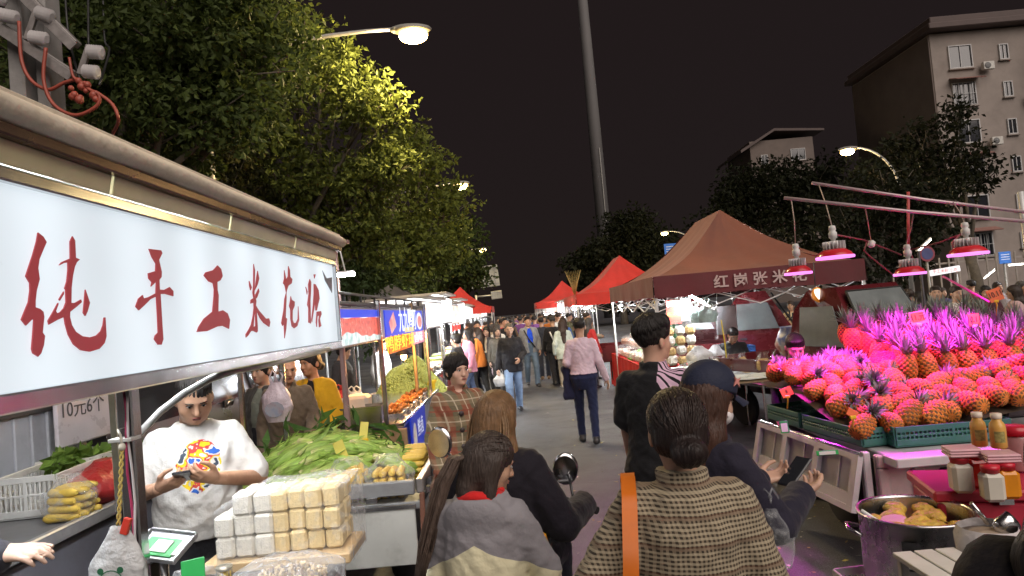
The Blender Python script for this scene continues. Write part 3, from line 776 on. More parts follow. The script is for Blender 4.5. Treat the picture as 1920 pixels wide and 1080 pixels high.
# ------------------------------------------------------------------ street lamps
GALV = M('galvanised_pole', (.32,.31,.29), .5, .4, .2, 6)
BULB = glow('sodium_lens', (1.0,.66,.22), 60)
def street_lamp(label, head, foot, e, r=.17, arc=1.6):
    head = Vector(head); foot = Vector(foot)
    t = thing('street_lamp', label, 'street lamp', foot, 0, 'street lamps along the market street')
    p = head-foot; d = Vector((p.x, p.y, 0)); n = d.normalized()
    mb = MB(); mb.cyl((0,0,0), (0,0,.25), .16, .14, 12); mb.tube([(0,0,.2), (0,0,p.z*.55), (0,0,p.z-arc*.55)], [.085,.07,.055], 12); mb.build('pole', GALV, t)
    pts = [Vector((0,0,p.z-arc*.55))]
    for i in range(1, 9):
        a = i/8*math.pi/2; pts.append(Vector((d.x*(1-math.cos(a)), d.y*(1-math.cos(a)), p.z-arc*.55+(arc*.55+.12)*math.sin(a))))
    mb = MB(); mb.tube(pts, [.055-.003*i for i in range(9)], 10); mb.build('arm', GALV, t)
    ang = math.atan2(n.y, n.x)
    mb = MB(); mb.ball((.12,0,.1), (.38,.16,.09), 14, 8); mb.build('lamp_head', M('lamp_head', (.25,.24,.22), .5), t, p, ang)
    mb = MB(); mb.ball((.16,0,-.02), (r*1.5,r*1.05,.13), 16, 10); mb.build('lens', BULB, t, p, ang)
    lamp('POINT', t, p+n*.16+Vector((0,0,-.22)), e, (1.0,.74,.36), .12)
    return t
street_lamp('tall street lamp shining over the bright yellow tree crown', P(758,66,11.8), (-5.0,11.4,0), 640)
street_lamp('street lamp second along the left side beyond the bright tree', P(857,349,25.7), (-5.2,25.6,0), 480)
street_lamp('farthest street lamp on the left above the sign backs', P(901,469,51.4), (-5.6,51.2,0), 420)
street_lamp('street lamp on a curved arm above the hanging pink lamps', P(1597,283,25.6), (14.9,25.4,0), 300, arc=3.4)
street_lamp('far street lamp above the maroon tent ridge', P(1250,437,51.4), (13.6,51,0), 300)

# ------------------------------------------------------------------ tall mast
t = thing('telecom_mast', 'very tall tapering grey mast rising out of the dark trees', 'mast', (G(1133,440+160).x*0+P(1131,420,95).x, 95, 0))
mb = MB()
z = 0; r = 1.05
mb.tube([(0,0,0),(0,0,30),(0,0,68)], [1.08,.86,.52], 20)
mb.build('shaft', M('mast_paint', (.11,.105,.105), .75, 0, .1, .3, dirt=.2), t)
mb = MB(); mb.box((.3,-1.1,12), (.09,.09,24), Euler((rad(-.35),0,0))); mb.build('cable_run', GALV, t)
mb = MB(); mb.cyl((0,0,61), (0,0,61.2), 1.9, 1.9, 18); mb.tube([(1.8*math.cos(a*.5),1.8*math.sin(a*.5),62.1) for a in range(14)], .05, 6); mb.build('platform', GALV, t)

# ------------------------------------------------------------------ apartment buildings
WALL = M('pale_render', (.28,.24,.215), .85, 0, .12, .8, dirt=.25); WALL2 = M('shaded_render', (.15,.12,.105), .9, 0, .12, .6, dirt=.25)  # second render is a darker copy, the side wall's shade put into its colour
ROOF = M('roof_band', (.10,.075,.07), .8, 0, .15, 1); PANE = M('window_glass', (.02,.022,.028), .08, 0, 0, spec=.8)
FRM = M('window_frame', (.5,.5,.5), .5, 0, .1)
def window(parent, x, z, w, h, y=0, mull=1, bars=False):
    mb = MB()
    for sx in (-1,1): mb.box((x+sx*(w/2), y-.04, z), (.08,.16,h+.08))
    for sz in (-1,1): mb.box((x, y-.041, z+sz*(h/2)), (w-.082,.158,.08))
    for i in range(mull): mb.box((x-w/2+(i+1)*w/(mull+1), y-.04, z), (.06,.1,h-.09))
    o = mb.build('window', FRM, parent)
    mb = MB(); mb.box((x, y-.012, z), (w-.09,.02,h-.09), bev=.004); mb.build('pane', PANE, o)
    mb = MB(); mb.box((x, y-.1, z-h/2-.1), (w+.3,.22,.1)); mb.build('sill', WALL, o)
    if bars:
        mb = MB()
        for i in range(6): mb.cyl((x-w/2+.1+i*(w-.2)/5, y-.2, z-h/2), (x-w/2+.1+i*(w-.2)/5, y-.2, z+h/2), .018, None, 5)
        for s in (-1,0,1): mb.cyl((x-w/2, y-.2, z+s*h/2), (x+w/2, y-.2, z+s*h/2), .018, None, 5)
        mb.build('grille', FRM, o)
    return o
c = P(1768,300,52)
ab = thing('apartment_block', 'pale rendered apartment block with dark overhanging roof edge', 'building', (c.x, 52, 0))
H = P(1745,64,52).z
mb = MB(); mb.box((4.2,6,H/2), (8.4,12,H), bev=.02); mb.build('wall', WALL, ab)
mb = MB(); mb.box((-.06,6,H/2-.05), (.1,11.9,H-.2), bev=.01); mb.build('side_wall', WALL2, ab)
mb = MB(); mb.box((9.3,5.8,H+.35), (19.6,13.4,.45), bev=.05); mb.box((9.4,5.9,H+.85), (19.2,13.0,.55), bev=.05); mb.build('roof', ROOF, ab)
mb = MB(); mb.box((14,4.5,H/2-.25), (11,13,H-.5), bev=.02); mb.build('balcony_wing', WALL, ab)
fl = [H-2.0-i*2.95 for i in range(6)]
for i, z in enumerate(fl):
    window(ab, 2.2, z, 1.75, 1.75, mull=1 if i % 2 == 0 else 3, bars=i % 2 == 1)
    window(ab, 5.6, z+.1, .65, 1.15, mull=1)
    if i % 2 == 1:
        mb = MB(); mb.box((2.3,-.45,z+1.15), (2.3,.9,.08), Euler((rad(18),0,0))); mb.build('awning', M('awning_sheet', (.24,.12,.10), .7), ab)
    for k, xx in enumerate((9.6, 11.6, 13.6)):
        window(ab, xx, z, 1.5, 1.5, y=-2.02, mull=2)
    mb = MB(); mb.box((11.7,-2.2,z-1.15), (5.8,.35,.5), bev=.03); mb.build('balcony_band', WALL2, ab)
for k, (xx, zz) in enumerate(((4.0, fl[0]-1.0), (4.0, fl[2]-1.0), (7.2, fl[1]-.9))):
    a = thing('air_conditioner', 'white air conditioner box bolted to the apartment wall beside a window', 'air conditioner', (c.x+xx, 51.6, zz), 0, 'air conditioners on the apartment block')
    mb = MB(); mb.box((0,0,0), (.85,.34,.6), bev=.03); mb.build('casing', M('ac_white', (.55,.54,.5), .5, dirt=.3), a)
    mb = MB(); mb.lathe([(.22,0),(.24,.02),(.20,.03),(.05,.035),(.0,.036)], (0,0,0), 16); mb.build('fan', M('ac_fan', (.12,.12,.12), .5), a, (-.12,-.17,0), (rad(90),0,0))
mb = MB(); mb.tube([(7.6,-.12,H), (7.6,-.12,.2)], .06, 6); mb.build('drain_pipe', FRM, ab)
c2 = P(1470,320,95)
hb = thing('low_house', 'dim distant house with a sloping roof beyond the trees', 'house', (c2.x, 95, 0))
H2 = P(1450,262,95).z
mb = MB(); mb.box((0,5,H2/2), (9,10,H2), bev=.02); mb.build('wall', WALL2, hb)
mb = MB(); mb.poly([(-6,-.6,H2-1.2),(-1,-.6,H2+1.5),(6,-.6,H2+.9),(6,-.6,H2+.6),(-1,-.6,H2+1.15),(-6,-.6,H2-1.6)], 0, 11, (0,1,0)); mb.build('roof', ROOF, hb)
window(hb, 2.2, H2-2.4, 2.0, 1.6); window(hb, -2.6, H2-2.8, .9, 1.4)

# ------------------------------------------------------------------ power pole with insulators
CONC = M('concrete', (.30,.29,.28), .9, 0, .15, 6, bump=.2); PORC = M('porcelain', (.62,.60,.60), .25, 0, .08); REDC = M('red_cable', (.33,.07,.045), .5, 0, .15, 12)
ANGLE = M('angle_iron', (.30,.28,.27), .55, .5, .2, 8, dirt=.3)
YP = 8.0
pb = P(57,160,YP)
up_ = thing('power_pole', 'twin-legged concrete power pole with crossarms, white insulators and red cables', 'power pole', (pb.x, YP, 0))
def pp(px, py, dy=0): return P(px, py, YP+dy)-Vector((pb.x, YP, 0))
mb = MB(); q = pp(47,120); mb.box((q.x,q.y,3.3), (.19,.34,6.6)); q = pp(88,120); mb.box((q.x,q.y+.05,3.3), (.16,.3,6.6)); mb.build('pole', CONC, up_)
mb = MB()
for a, b in (((-40,20),(140,140)), ((0,-60),(145,85))):
    A_, B_ = pp(*a, -.3), pp(*b, -.3); d = B_-A_
    mb.box((A_+B_)/2, (d.length,.11,.08), d.to_track_quat('X','Z').to_matrix()); mb.box((A_+B_)/2+Vector((0,-.07,-.05)), (d.length,.026,.11), d.to_track_quat('X','Z').to_matrix())
A_, B_ = pp(150,140,-.36), pp(168,85,-.36); d = B_-A_; mb.box((A_+B_)/2, (d.length,.045,.07), d.to_track_quat('X','Z').to_matrix())
A_, B_ = pp(50,75,-.36), pp(72,10,-.36); d = B_-A_; mb.box((A_+B_)/2, (d.length,.045,.07), d.to_track_quat('X','Z').to_matrix())
mb.build('crossarm', ANGLE, up_)
for x0, y0, x1, y1 in ((60,70,88,74),(72,24,98,32),(2,28,32,34),(168,97,192,99),(160,134,184,136),(-20,-6,8,-2)):
    a, b = pp(x0,y0,-.4), pp(x1,y1,-.4); mb = MB(); k = 11
    mb.tube([a.lerp(b, i/k) for i in range(k+1)], [.042 if i % 2 else .082 for i in range(k+1)], 14, smooth=False); mb.build('insulator', PORC, up_)
def cable(pts, r, mat, par, nm='cable'):
    mb = MB(); ps = [pp(*p) for p in pts]; sm = []
    for i in range(len(ps)-1):
        p0, p1, p2, p3 = ps[max(0,i-1)], ps[i], ps[i+1], ps[min(len(ps)-1,i+2)]
        for k in range(6):
            u = k/6; sm.append(.5*((2*p1)+(p2-p0)*u+(2*p0-5*p1+4*p2-p3)*u*u+(3*p1-p0-3*p2+p3)*u**3))
    sm.append(ps[-1]); mb.tube(sm, r, 7); return mb.build(nm, mat, par)
cable([(36,40,-.42),(40,110,-.42),(58,150,-.42),(90,168,-.42),(120,155,-.42),(146,148,-.42)], .021, REDC, up_)
cable([(86,90,-.46),(82,150,-.46),(100,195,-.46),(140,216,-.46),(180,200,-.46),(186,178,-.46),(168,168,-.46),(146,150,-.46)], .021, REDC, up_)
cable([(130,108,-.46),(136,140,-.46),(146,152,-.46),(160,166,-.46)], .016, REDC, up_)
cable([(180,172,-.46),(210,195,-.46),(222,225,-.46),(212,250,-.1)], .019, REDC, up_)
mb = MB(); rr = random.Random(2)
for i in range(16): q = pp(146+rr.uniform(-14,34), 168+rr.uniform(-22,20), -.46); mb.ball(q, rr.uniform(.026,.052), 7, 5)
mb.build('cable_clamp', REDC, up_)
for pts in ([(120,-60,.1),(128,60,.1),(150,150,-.42)], [(192,-60,.4),(196,70,.2),(205,95,.1),(186,160,-.42)], [(165,-60,.3),(166,85,-.36)]):
    cable(pts, .014, M('black_cable', (.015,.015,.015), .5), up_)
# ------------------------------------------------------------------ backs of two road signs over the street
for (px, py, w, h, Y, lab) in ((908,519,54,40,40,'large blank back of a framed road sign above the crowd'), (931,553,20,15,52,'smaller blank sign back hanging below the larger one')):
    q = P(px, py, Y); W, Hh = w*Y/F, h*Y/F
    t = thing('road_sign', lab, 'road sign', (q.x-.2, Y, 0), 0, None)
    mb = MB(); mb.box((.2,0,q.z), (W,.06,Hh), Euler((0,rad(-3),0))); mb.build('panel', M('sign_back', (.42,.41,.33), .55, .3, .15, 3, dirt=.3), t)
    for i in range(4):
        mb = MB(); mb.box((.2-W/2+W*(i+.5)/4,-.06,q.z), (.05,.05,Hh*.94)); mb.build('rib', GALV, t)
    for s in (-1,1):
        mb = MB(); mb.box((.2,-.065,q.z+s*Hh*.36), (W*.98,.045,.06)); mb.build('rail', GALV, t)
    mb = MB(); mb.cyl((-W*1.7,.12,0), (-W*1.7,.12,q.z+Hh*.2), .1, .08, 10); mb.tube([(-W*1.7,.12,q.z), (.2+W*.3,.12,q.z)], .06, 8); mb.build('post', GALV, t)
# ------------------------------------------------------------------ small shared makers
STEEL = steel(); DARK = M('dark_metal', (.05,.05,.055), .5, .3, .2, 6); WOOD = M('wood_board', (.30,.19,.10), .7, 0, .3, 7, bump=.3, bscale=20)
WOOD2 = M('pale_wood', (.55,.40,.22), .6, 0, .15, 6); WPLAST = M('white_plastic', (.62,.62,.6), .5, 0, .1, 6, dirt=.2); RUBBER = M('rubber', (.02,.02,.02), .8, 0, .2)
TUBEW = glow('led_tube', (.92,.96,1.0), 420); TUBEC = glow('cart_tube', (.95,.97,1.0), 205)
def bar(mb, a, b, w, d=None, mi=0, roll=0):
    a, b = Vector(a), Vector(b); v = b-a
    m = v.to_track_quat('X', 'Z').to_matrix()
    mb.box((a+b)/2, (v.length, w, d or w), m, mi, bev=min(w, d or w)*.15); return mb
def panel(name, parent, X, Y0, Y1, z0, z1, mat, th=.02):
    "a flat panel along the street facing +X, local x from 0 to its length"
    w, h = Y1-Y0, z1-z0
    mb = MB(); mb.box((w/2, th/2, h/2), (w, th, h), bev=.004)
    return mb.build(name, mat, parent, (X, Y0, z0), (0, 0, rad(90)))
def crate(w, d, h, n=10):
    "parts of an open slatted plastic crate, as (name, mesh builder)"
    out = []
    mb = MB(); mb.box((0,0,.01), (w,d,.02)); out.append(('floor', mb))
    for sx, sy in ((0,-1),(0,1),(-1,0),(1,0)):
        mb = MB(); L = w if sx == 0 else d
        c = Vector((sx*w/2, sy*d/2, 0)); ax = Vector((1,0,0)) if sx == 0 else Vector((0,1,0))
        e = (L-.012, .012, 0) if sx == 0 else (.012, L-.012, 0)
        for z, t in ((.03,.04), (h-.018,.036), (h*.55,.014)): mb.box(c+Vector((0,0,z)), (e[0], e[1], t), bev=.003)
        k = max(4, int(L/.028)) if n is None else n
        for i in range(k+1): mb.box(c+ax*(-L/2+.01+(L-.02)*i/k)+Vector((0,0,h/2)), (.0095,.0095,h-.02), bev=.001)
        mb.box(c+ax*(L/2)*0+Vector((0,0,h*.5)), (.02 if sx == 0 else .013, .013 if sx == 0 else .02, h-.03), bev=.002)
        out.append(('side', mb))
    return out
def make_crate(label, loc, rz, w, d, h, mat, n=None, name='plastic_crate', group=None, cat='crate'):
    t = thing(name, label, cat, loc, rz, group)
    for nm, mb in crate(w, d, h, n): mb.build(nm, mat, t)
    return t
def bag_mesh(r, h, seed, neck=.3, sq=.7, handles=True, lump=.12, n=22, k=14):
    "a filled, tied carrier bag standing on its base"
    mb = MB(); rr = random.Random(seed); o = Vector((rr.random()*9, rr.random()*9, rr.random()*9)); rings = []
    for a in range(k+1):
        u = a/k
        if u < .62: R = r*(.72+.28*math.sin(min(1, u/.4)*math.pi/2)); R *= 1-.12*max(0, u-.4)
        else: R = r*(neck+(1-neck)*(1-(u-.62)/.38)**1.3*.95)
        ring = []
        for j in range(n):
            an = 2*math.pi*j/n; nz = mnoise.noise(Vector((math.cos(an)*1.6, math.sin(an)*1.6, u*3.5))+o)
            f = 1+lump*nz+.05*math.sin(an*7+u*4)*(u > .45)*(1+u)
            ring.append((math.cos(an)*R*f, math.sin(an)*R*sq*f, u*h+.015*nz*h*(0 < a)))
        rings.append(ring)
    vs = [p for q in rings for p in q]
    mb.add(vs, [(a*n+j, a*n+(j+1)%n, (a+1)*n+(j+1)%n, (a+1)*n+j) for a in range(k) for j in range(n)], 0, True)
    mb.add(rings[0], [tuple(range(n))[::-1]]); mb.add(rings[-1], [tuple(range(n))])
    if handles:
        for s in (-1,1):
            mb.tube([(s*r*neck*.8, 0, h*.97), (s*r*.45, .01, h*1.15), (s*r*.18, 0, h*1.32), (-s*r*.05, -.01, h*1.2), (s*r*.1, 0, h*.98)], [r*.12, r*.06, r*.05, r*.05, r*.1], 6, 0)
    return mb
BAGW = M('white_bag_plastic', (.62,.64,.65), .35, 0, .12, 9, bump=.7, bscale=30, alpha=.82, spec=.5)
BAGR = M('red_bag_plastic', (.42,.03,.03), .3, 0, .2, 7, bump=.7, bscale=24)
PINKB = M('pink_bag_plastic', (.62,.50,.55), .35, 0, .12, 9, bump=.7, bscale=30, alpha=.85)

# ------------------------------------------------------------------ rice-candy cart with the big light-box sign
SX = -1.0
ys0, ys1 = 0.95, PX(630,570,SX).y
zb, zt = PX(0,740,SX).z, PX(0,340,SX).z
cart = thing('candy_cart', 'steel street-food cart under a long white light-box sign with red brush characters', 'food cart', (SX, 2.3, 0))
def C(v): return Vector(v)-Vector((SX, 2.3, 0))
mb = MB(); cy = (ys0+ys1)/2; ln = ys1-ys0
mb.box(C((SX-.075,cy,(zb+zt)/2)), (.11,ln,zt-zb+.05), bev=.006); mb.build('sign_box', M('sign_case', (.30,.30,.31), .4, .6, .15), cart)
face = M('light_box_face', (.35,.38,.40), .55, 0, 0, emit=(.78,.87,.94), estr=.30, spec=.3)
N_, L_, b_ = nodes(face)
nz = N_.new('ShaderNodeTexNoise'); nz.inputs['Scale'].default_value = 1.3; nz.inputs['Detail'].default_value = 3
tc_ = N_.new('ShaderNodeTexCoord'); L_.new(tc_.outputs['Object'], nz.inputs['Vector'])
mr_ = N_.new('ShaderNodeMapRange'); mr_.inputs[1].default_value = .3; mr_.inputs[2].default_value = .7; mr_.inputs[3].default_value = .39; mr_.inputs[4].default_value = .48
L_.new(nz.outputs['Fac'], mr_.inputs[0])
wv_ = N_.new('ShaderNodeTexWave'); wv_.bands_direction = 'Y'; wv_.inputs['Scale'].default_value = .9; wv_.inputs['Distortion'].default_value = 1.2; wv_.inputs['Detail'].default_value = 1; L_.new(tc_.outputs['Object'], wv_.inputs['Vector'])
m2_ = N_.new('ShaderNodeMapRange'); m2_.inputs[3].default_value = .92; m2_.inputs[4].default_value = 1.1; L_.new(wv_.outputs['Fac'], m2_.inputs[0])
n3_ = N_.new('ShaderNodeTexNoise'); n3_.inputs['Scale'].default_value = 24; n3_.inputs['Detail'].default_value = 9; n3_.inputs['Roughness'].default_value = .75; L_.new(tc_.outputs['Object'], n3_.inputs['Vector'])
m3_ = N_.new('ShaderNodeMapRange'); m3_.inputs[1].default_value = .66; m3_.inputs[2].default_value = .76; m3_.inputs[3].default_value = 1.0; m3_.inputs[4].default_value = .82; L_.new(n3_.outputs['Fac'], m3_.inputs[0])
ma_ = N_.new('ShaderNodeMath'); ma_.operation = 'MULTIPLY'; L_.new(mr_.outputs[0], ma_.inputs[0]); L_.new(m2_.outputs[0], ma_.inputs[1])
mc_ = N_.new('ShaderNodeMath'); mc_.operation = 'MULTIPLY'; L_.new(ma_.outputs[0], mc_.inputs[0]); L_.new(m3_.outputs[0], mc_.inputs[1]); L_.new(mc_.outputs[0], b_.inputs['Emission Strength'])
mb = MB(); mb.box(C((SX-.01,cy,(zb+zt)/2)), (.014,ln-.01,zt-zb), bev=.002); sf = mb.build('sign_face', face, cart)
z1 = lambda l: [(x/3.6, 400+y/3.6) for x, y in l]
z2 = lambda l: [(340+x/4.5, 440+y/4.5) for x, y in l]
CH = [
 [z1([(250,130),(285,158),(307,195),(285,245),(258,310),(250,370),(260,445),(240,520),(232,590),(232,635),(262,645),(285,665),(291,700),(280,805),(296,828),(288,890),(270,945),(250,968),(215,945),(207,915),(215,820),(222,715),(205,720),(168,758),(137,718),(160,660),(185,600),(196,520),(194,470),(167,425),(185,370),(215,280),(240,190)]),
  z1([(483,155),(500,185),(505,300),(532,312),(512,330),(498,360),(485,420),(476,500),(474,605),(500,605),(540,582),(545,600),(505,635),(466,665),(465,700),(478,755),(505,800),(550,830),(600,838),(645,825),(675,795),(690,755),(697,703),(705,703),(712,830),(700,875),(665,915),(600,935),(540,925),(490,885),(455,820),(435,750),(427,700),(380,720),(323,752),(318,725),(350,670),(385,605),(388,612),(370,660),(378,675),(400,668),(425,640),(440,600),(437,515),(430,508),(445,460),(453,380),(452,333),(425,336),(393,352),(410,330),(468,305),(467,190)]),
  z1([(392,580),(424,528),(424,545),(397,590)]), z1([(570,515),(600,605),(585,660),(570,693),(556,672),(563,600)])],
 [z1([(1000,240),(1082,250),(1090,270),(1068,315),(1078,360),(1086,395),(1085,430),(1070,450),(1073,515),(1105,517),(1140,498),(1165,525),(1165,560),(1110,545),(1078,545),(1090,750),(1097,850),(1085,887),(1062,887),(1036,850),(1042,825),(1062,805),(1058,700),(1050,562),(1010,580),(970,620),(932,655),(910,630),(930,575),(958,552),(965,575),(1000,565),(1047,540),(1050,460),(1040,470),(1014,495),(1020,465),(998,440),(995,405),(1045,390),(1047,340),(1020,295)])],
 [z2([(265,300),(300,260),(330,290),(343,350),(325,385),(298,400),(300,470),(309,510),(306,650),(345,638),(385,665),(405,720),(397,795),(345,770),(300,775),(210,815),(126,822),(140,780),(185,710),(258,650),(270,520),(272,460),(262,410),(225,395),(185,345),(200,318)])],
 [z2([(606,248),(617,300),(612,500),(628,560),(622,625),(608,625),(607,575),(580,582),(582,550),(606,535),(598,490),(604,430)]), z2([(608,620),(616,622),(604,780),(600,812),(582,815),(560,850),(541,868),(540,840),(565,800),(585,760),(600,690)]),
  z2([(618,622),(630,640),(640,780),(640,815),(632,826),(600,812),(604,780),(622,770)]), z2([(625,600),(650,640),(710,710),(735,705),(745,740),(738,778),(690,745),(660,705),(640,660),(625,625)]),
  z2([(640,305),(652,370),(640,420),(615,470),(622,420),(632,350)]), z2([(648,455),(653,480),(635,530),(620,545),(615,520),(635,480)]), z2([(568,390),(590,445),(580,470),(570,430)])],
 [z2([(865,300),(882,380),(897,350),(899,265),(912,300),(915,355),(932,375),(928,410),(900,430),(886,470),(882,490),(870,430),(856,408),(865,370)]), z2([(882,490),(884,530),(880,600),(876,700),(888,710),(880,800),(868,875),(864,790),(862,750),(850,770),(841,745),(860,640),(868,540)]),
  z2([(920,520),(928,550),(952,565),(952,600),(935,640),(935,720),(945,745),(965,745),(980,710),(983,605),(990,720),(975,770),(950,790),(930,775),(918,710),(918,635),(907,600),(915,560)])],
 [z2([(1080,375),(1092,400),(1090,480),(1085,560),(1090,750),(1070,742),(1070,620),(1060,590),(1072,500),(1068,420)]), z2([(1046,440),(1062,480),(1058,505)]), z2([(1115,415),(1130,420),(1155,470),(1163,540),(1150,590),(1140,640),(1130,640),(1125,560),(1118,620),(1105,700),(1100,740),(1095,720),(1108,600),(1115,500)]),
  z2([(1140,650),(1175,645),(1180,670),(1165,710),(1178,770),(1160,782),(1155,720),(1162,680),(1145,690),(1140,780),(1133,740)]), z2([(1115,335),(1130,335),(1120,370)])]]
RED = M('red_vinyl', (.30,.035,.045), .5, 0, .06, emit=(.42,.055,.07), estr=.22)
for ch in CH:
    mb = MB()
    for pl in ch: mb.poly([C(PX(x, y, SX+.001)) for x, y in pl], 0, .003, (1,0,0))
    mb.build('character', RED, sf)
# torn grey film at the far top corner of the sign
mb = MB(); mb.poly([C(PX(x, y, SX+.003)) for x, y in ((604,507),(612,522),(622,520),(622,549),(617,540),(609,526))], 0, .002, (1,0,0)); mb.build('torn_film', M('grey_film', (.2,.22,.26), .5), sf)
for z, w in ((zb-.02,.04), (zt+.015,.03)):
    mb = MB(); mb.box(C((SX-.02,cy,z)), (.07,ln+.02,w), bev=.004); mb.build('sign_trim', STEEL, cart)
mb = MB(); mb.box(C((SX-.02,ys1+.012,(zb+zt)/2)), (.07,.02,zt-zb-.005), bev=.003); mb.build('sign_trim', STEEL, cart)
# roof: soffit, dark rail and rolled beige awning lip
mb = MB(); mb.box(C((SX-.68,cy+.02,zt+.1)), (1.3,ln+.14,.03), bev=.005); mb.build('roof', M('roof_sheet', (.35,.33,.30), .5, .2), cart)
for i in range(4):
    a = ys0+.02+i*ln/4; mb = MB(); mb.box(C((SX+.012,a+ln/8,zt+.058)), (.05,ln/4-.012,.012), Euler((0,rad(-78),0)), bev=.002)
    mb.build('soffit_panel', M('cream_soffit', (.82,.76,.45), .4, 0, .12, 3), cart)
mb = MB(); mb.box(C((SX+.03,cy,zt+.095)), (.03,ln+.1,.028), bev=.004); mb.build('soffit_rail', M('bronze_rail', (.22,.15,.12), .25, .8, .15), cart)
mb = MB(); n = 26
mb.tube([C((SX+.035+.002*math.sin(i*1.3), ys0-.1+(ln+.16)*i/n, zt+.136+.0015*math.sin(i*.9))) for i in range(n+1)], [.036+.001*math.sin(i*2.1) for i in range(n+1)], 12, flat=.85)
mb.build('awning_roll', M('beige_canvas', (.70,.62,.50), .85, 0, .15, 4, bump=.4, bscale=18), cart)
mb = MB(); mb.box(C((SX-.36,cy,zt+.165)), (.8,ln+.1,.012), Euler((0,rad(-1),0)), bev=.002); mb.build('awning_cover', MATS['beige_canvas'], cart)
# posts, counter
pq = P(246,735,1.78); zc = .86
mb = MB(); mb.box(C((pq.x-.01,1.78,(zc+zb)/2+.0)), (.042,.042,zb-zc-.0), bev=.004); mb.build('post', STEEL, cart)
mb = MB(); mb.box(C((pq.x-.016,1.765,1.63)), (.06,.05,.009), bev=.001); mb.build('cable_tie', M('tie_white', (.6,.6,.58), .5), cart)
for dx, m_ in ((.0, M('wire_red', (.4,.04,.12), .5)), (.008, M('wire_white', (.6,.58,.6), .5))):
    mb = MB(); mb.tube([C((pq.x-.004+dx+.004*math.sin(i*1.7+dx*200), 1.752, zb-.02-(zb-zc)*i/12)) for i in range(13)], .0035, 6); mb.build('wire', m_, cart)
for yy in (ys1-.04, 1.0):
    mb = MB(); mb.box(C((SX-1.25,yy,1.25)), (.04,.04,2.0), bev=.004); mb.build('post', STEEL, cart)
cf = G(655,1012,zc)
mb = MB(); mb.box(C((cf.x-.34,(cf.y+.75)/2,zc-.015)), (.68,cf.y-.75,.03), bev=.006); mb.build('counter_top', STEEL, cart)
mb = MB(); mb.box(C((cf.x+.005,(cf.y+.75)/2,zc-.02)), (.025,cf.y-.74,.06), bev=.006); mb.build('counter_rim', M('dark_rim', (.05,.045,.045), .35, .5), cart)
mb = MB(); mb.box(C((cf.x-.03,(cf.y+.75)/2,.5)), (.02,cf.y-.8,.62), bev=.004); mb.build('front_panel', M('pinkish_panel', (.50,.44,.45), .4, .2, .1, 4, dirt=.3), cart)
for yy in (.85, cf.y-.06):
    for xx in (cf.x-.06, cf.x-.6):
        mb = MB(); mb.box(C((xx,yy,.42)), (.04,.04,.84)); mb.build('leg', STEEL, cart)
# curved white gas strut
mb = MB(); a_ = P(262,812,2.2); pts = [P(x, y, Y) for x, y, Y in ((262,812,2.2),(300,772,2.25),(345,738,2.3),(395,710,2.4),(440,695,2.5),(490,686,2.65),(550,672,2.9),(616,655,3.4))]
mb.tube([C(p) for p in pts], .0125, 8); mb.build('curved_tube', M('white_tube', (.66,.66,.64), .35, .3, .1), cart)
for yy in (1.75, 2.9):
    mb = MB(); mb.box(C((SX-.55,yy,zt+.06)), (.05,1.0,.03)); o = mb.build('led_batten', WPLAST, cart)
    mb = MB(); mb.cyl(C((SX-.55,yy-.48,zt+.03)), C((SX-.55,yy+.48,zt+.03)), .016, None, 10); mb.build('tube', TUBEC, o)

# ---- things on the counter
WBLK = M('rice_cake_white', (.82,.80,.72), .8, 0, .05, 60, bump=.4, bscale=160); YBLK = M('rice_cake_yellow', (.80,.64,.34), .8, 0, .08, 60, bump=.4, bscale=160)
bd = thing('display_board', 'low wooden board under the stacked rice candy blocks', 'board', ((P(405,1000,3.0).x+P(650,1000,3.0).x)/2, 3.06, zc+.002)); mb = MB(); mb.box((0,0,.024), (.64,.3,.046), bev=.006); mb.build('plank', WOOD2, bd)
def blocks(px0, px1, pybase, mat, label, group, cols, hts, Y, rz, sc=1.0):
    a, b = P(px0, pybase, Y), P(px1, pybase, Y); W = (b.x-a.x); bw = W/cols; rr = random.Random(cols+int(px0))
    me = {}
    for i in range(cols):
        z = zc+.003
        for dpt in range(2):
            z = zc+.052
            for k in range(hts[i]-dpt*0):
                bh = .09+rr.uniform(-.004,.004); c = Vector((a.x+bw*(i+.5), Y+dpt*.115+rr.uniform(-.008,.008), z+bh/2))
                mb = MB(); mb.box((0,0,0), (bw-.003,.108,bh-.001), bev=.011)
                o = mb.build('rice_candy_block', mat, None, c, (rr.uniform(-.03,.03), rr.uniform(-.03,.03), rz+rr.uniform(-.07,.07))); tag(o, label, 'candy block', group); z += bh
blocks(412,520,1000,WBLK,'white puffed-rice block in the wrapped white half of the counter stack','white rice candy blocks',3,[2,3,3],3.0,0)
blocks(518,646,1000,YBLK,'yellow puffed-rice block in the wrapped yellow half of the counter stack','yellow rice candy blocks',4,[3,3,3,3],3.02,0)
a, b = P(404,1006,2.9), P(652,1006,2.9)
mb = MB(); W = b.x-a.x
def wrap(u, v):
    # a sheet draped over the stack: v from front bottom up, over the top and down the back
    x = a.x-.012+(W+.024)*u; q = v*4
    h = .325-.08*max(0, 1-u*3.4)
    n_ = mnoise.noise(Vector((x*9, v*9, 3)))*.012
    if q < 1.4: y, z = 2.915-n_*.6, zc+.01+h*q/1.4
    elif q < 2.6: y, z = 2.915+.26*(q-1.4)/1.2, zc+.012+h+.012+n_*1.6
    else: y, z = 3.185+n_, zc+.012+h*(4-q)/1.4
    return (x+n_, y, z)
mb.grid(wrap, 26, 30)
mb.poly([(b.x+.012,2.915,zc+.01),(b.x+.012,3.185,zc+.01),(b.x+.014,3.185,zc+.33),(b.x+.014,2.915,zc+.33)])
o = mb.build('plastic_wrap', film()); tag(o, 'crumpled clear plastic sheet draped over the rice candy stack', 'plastic sheet')
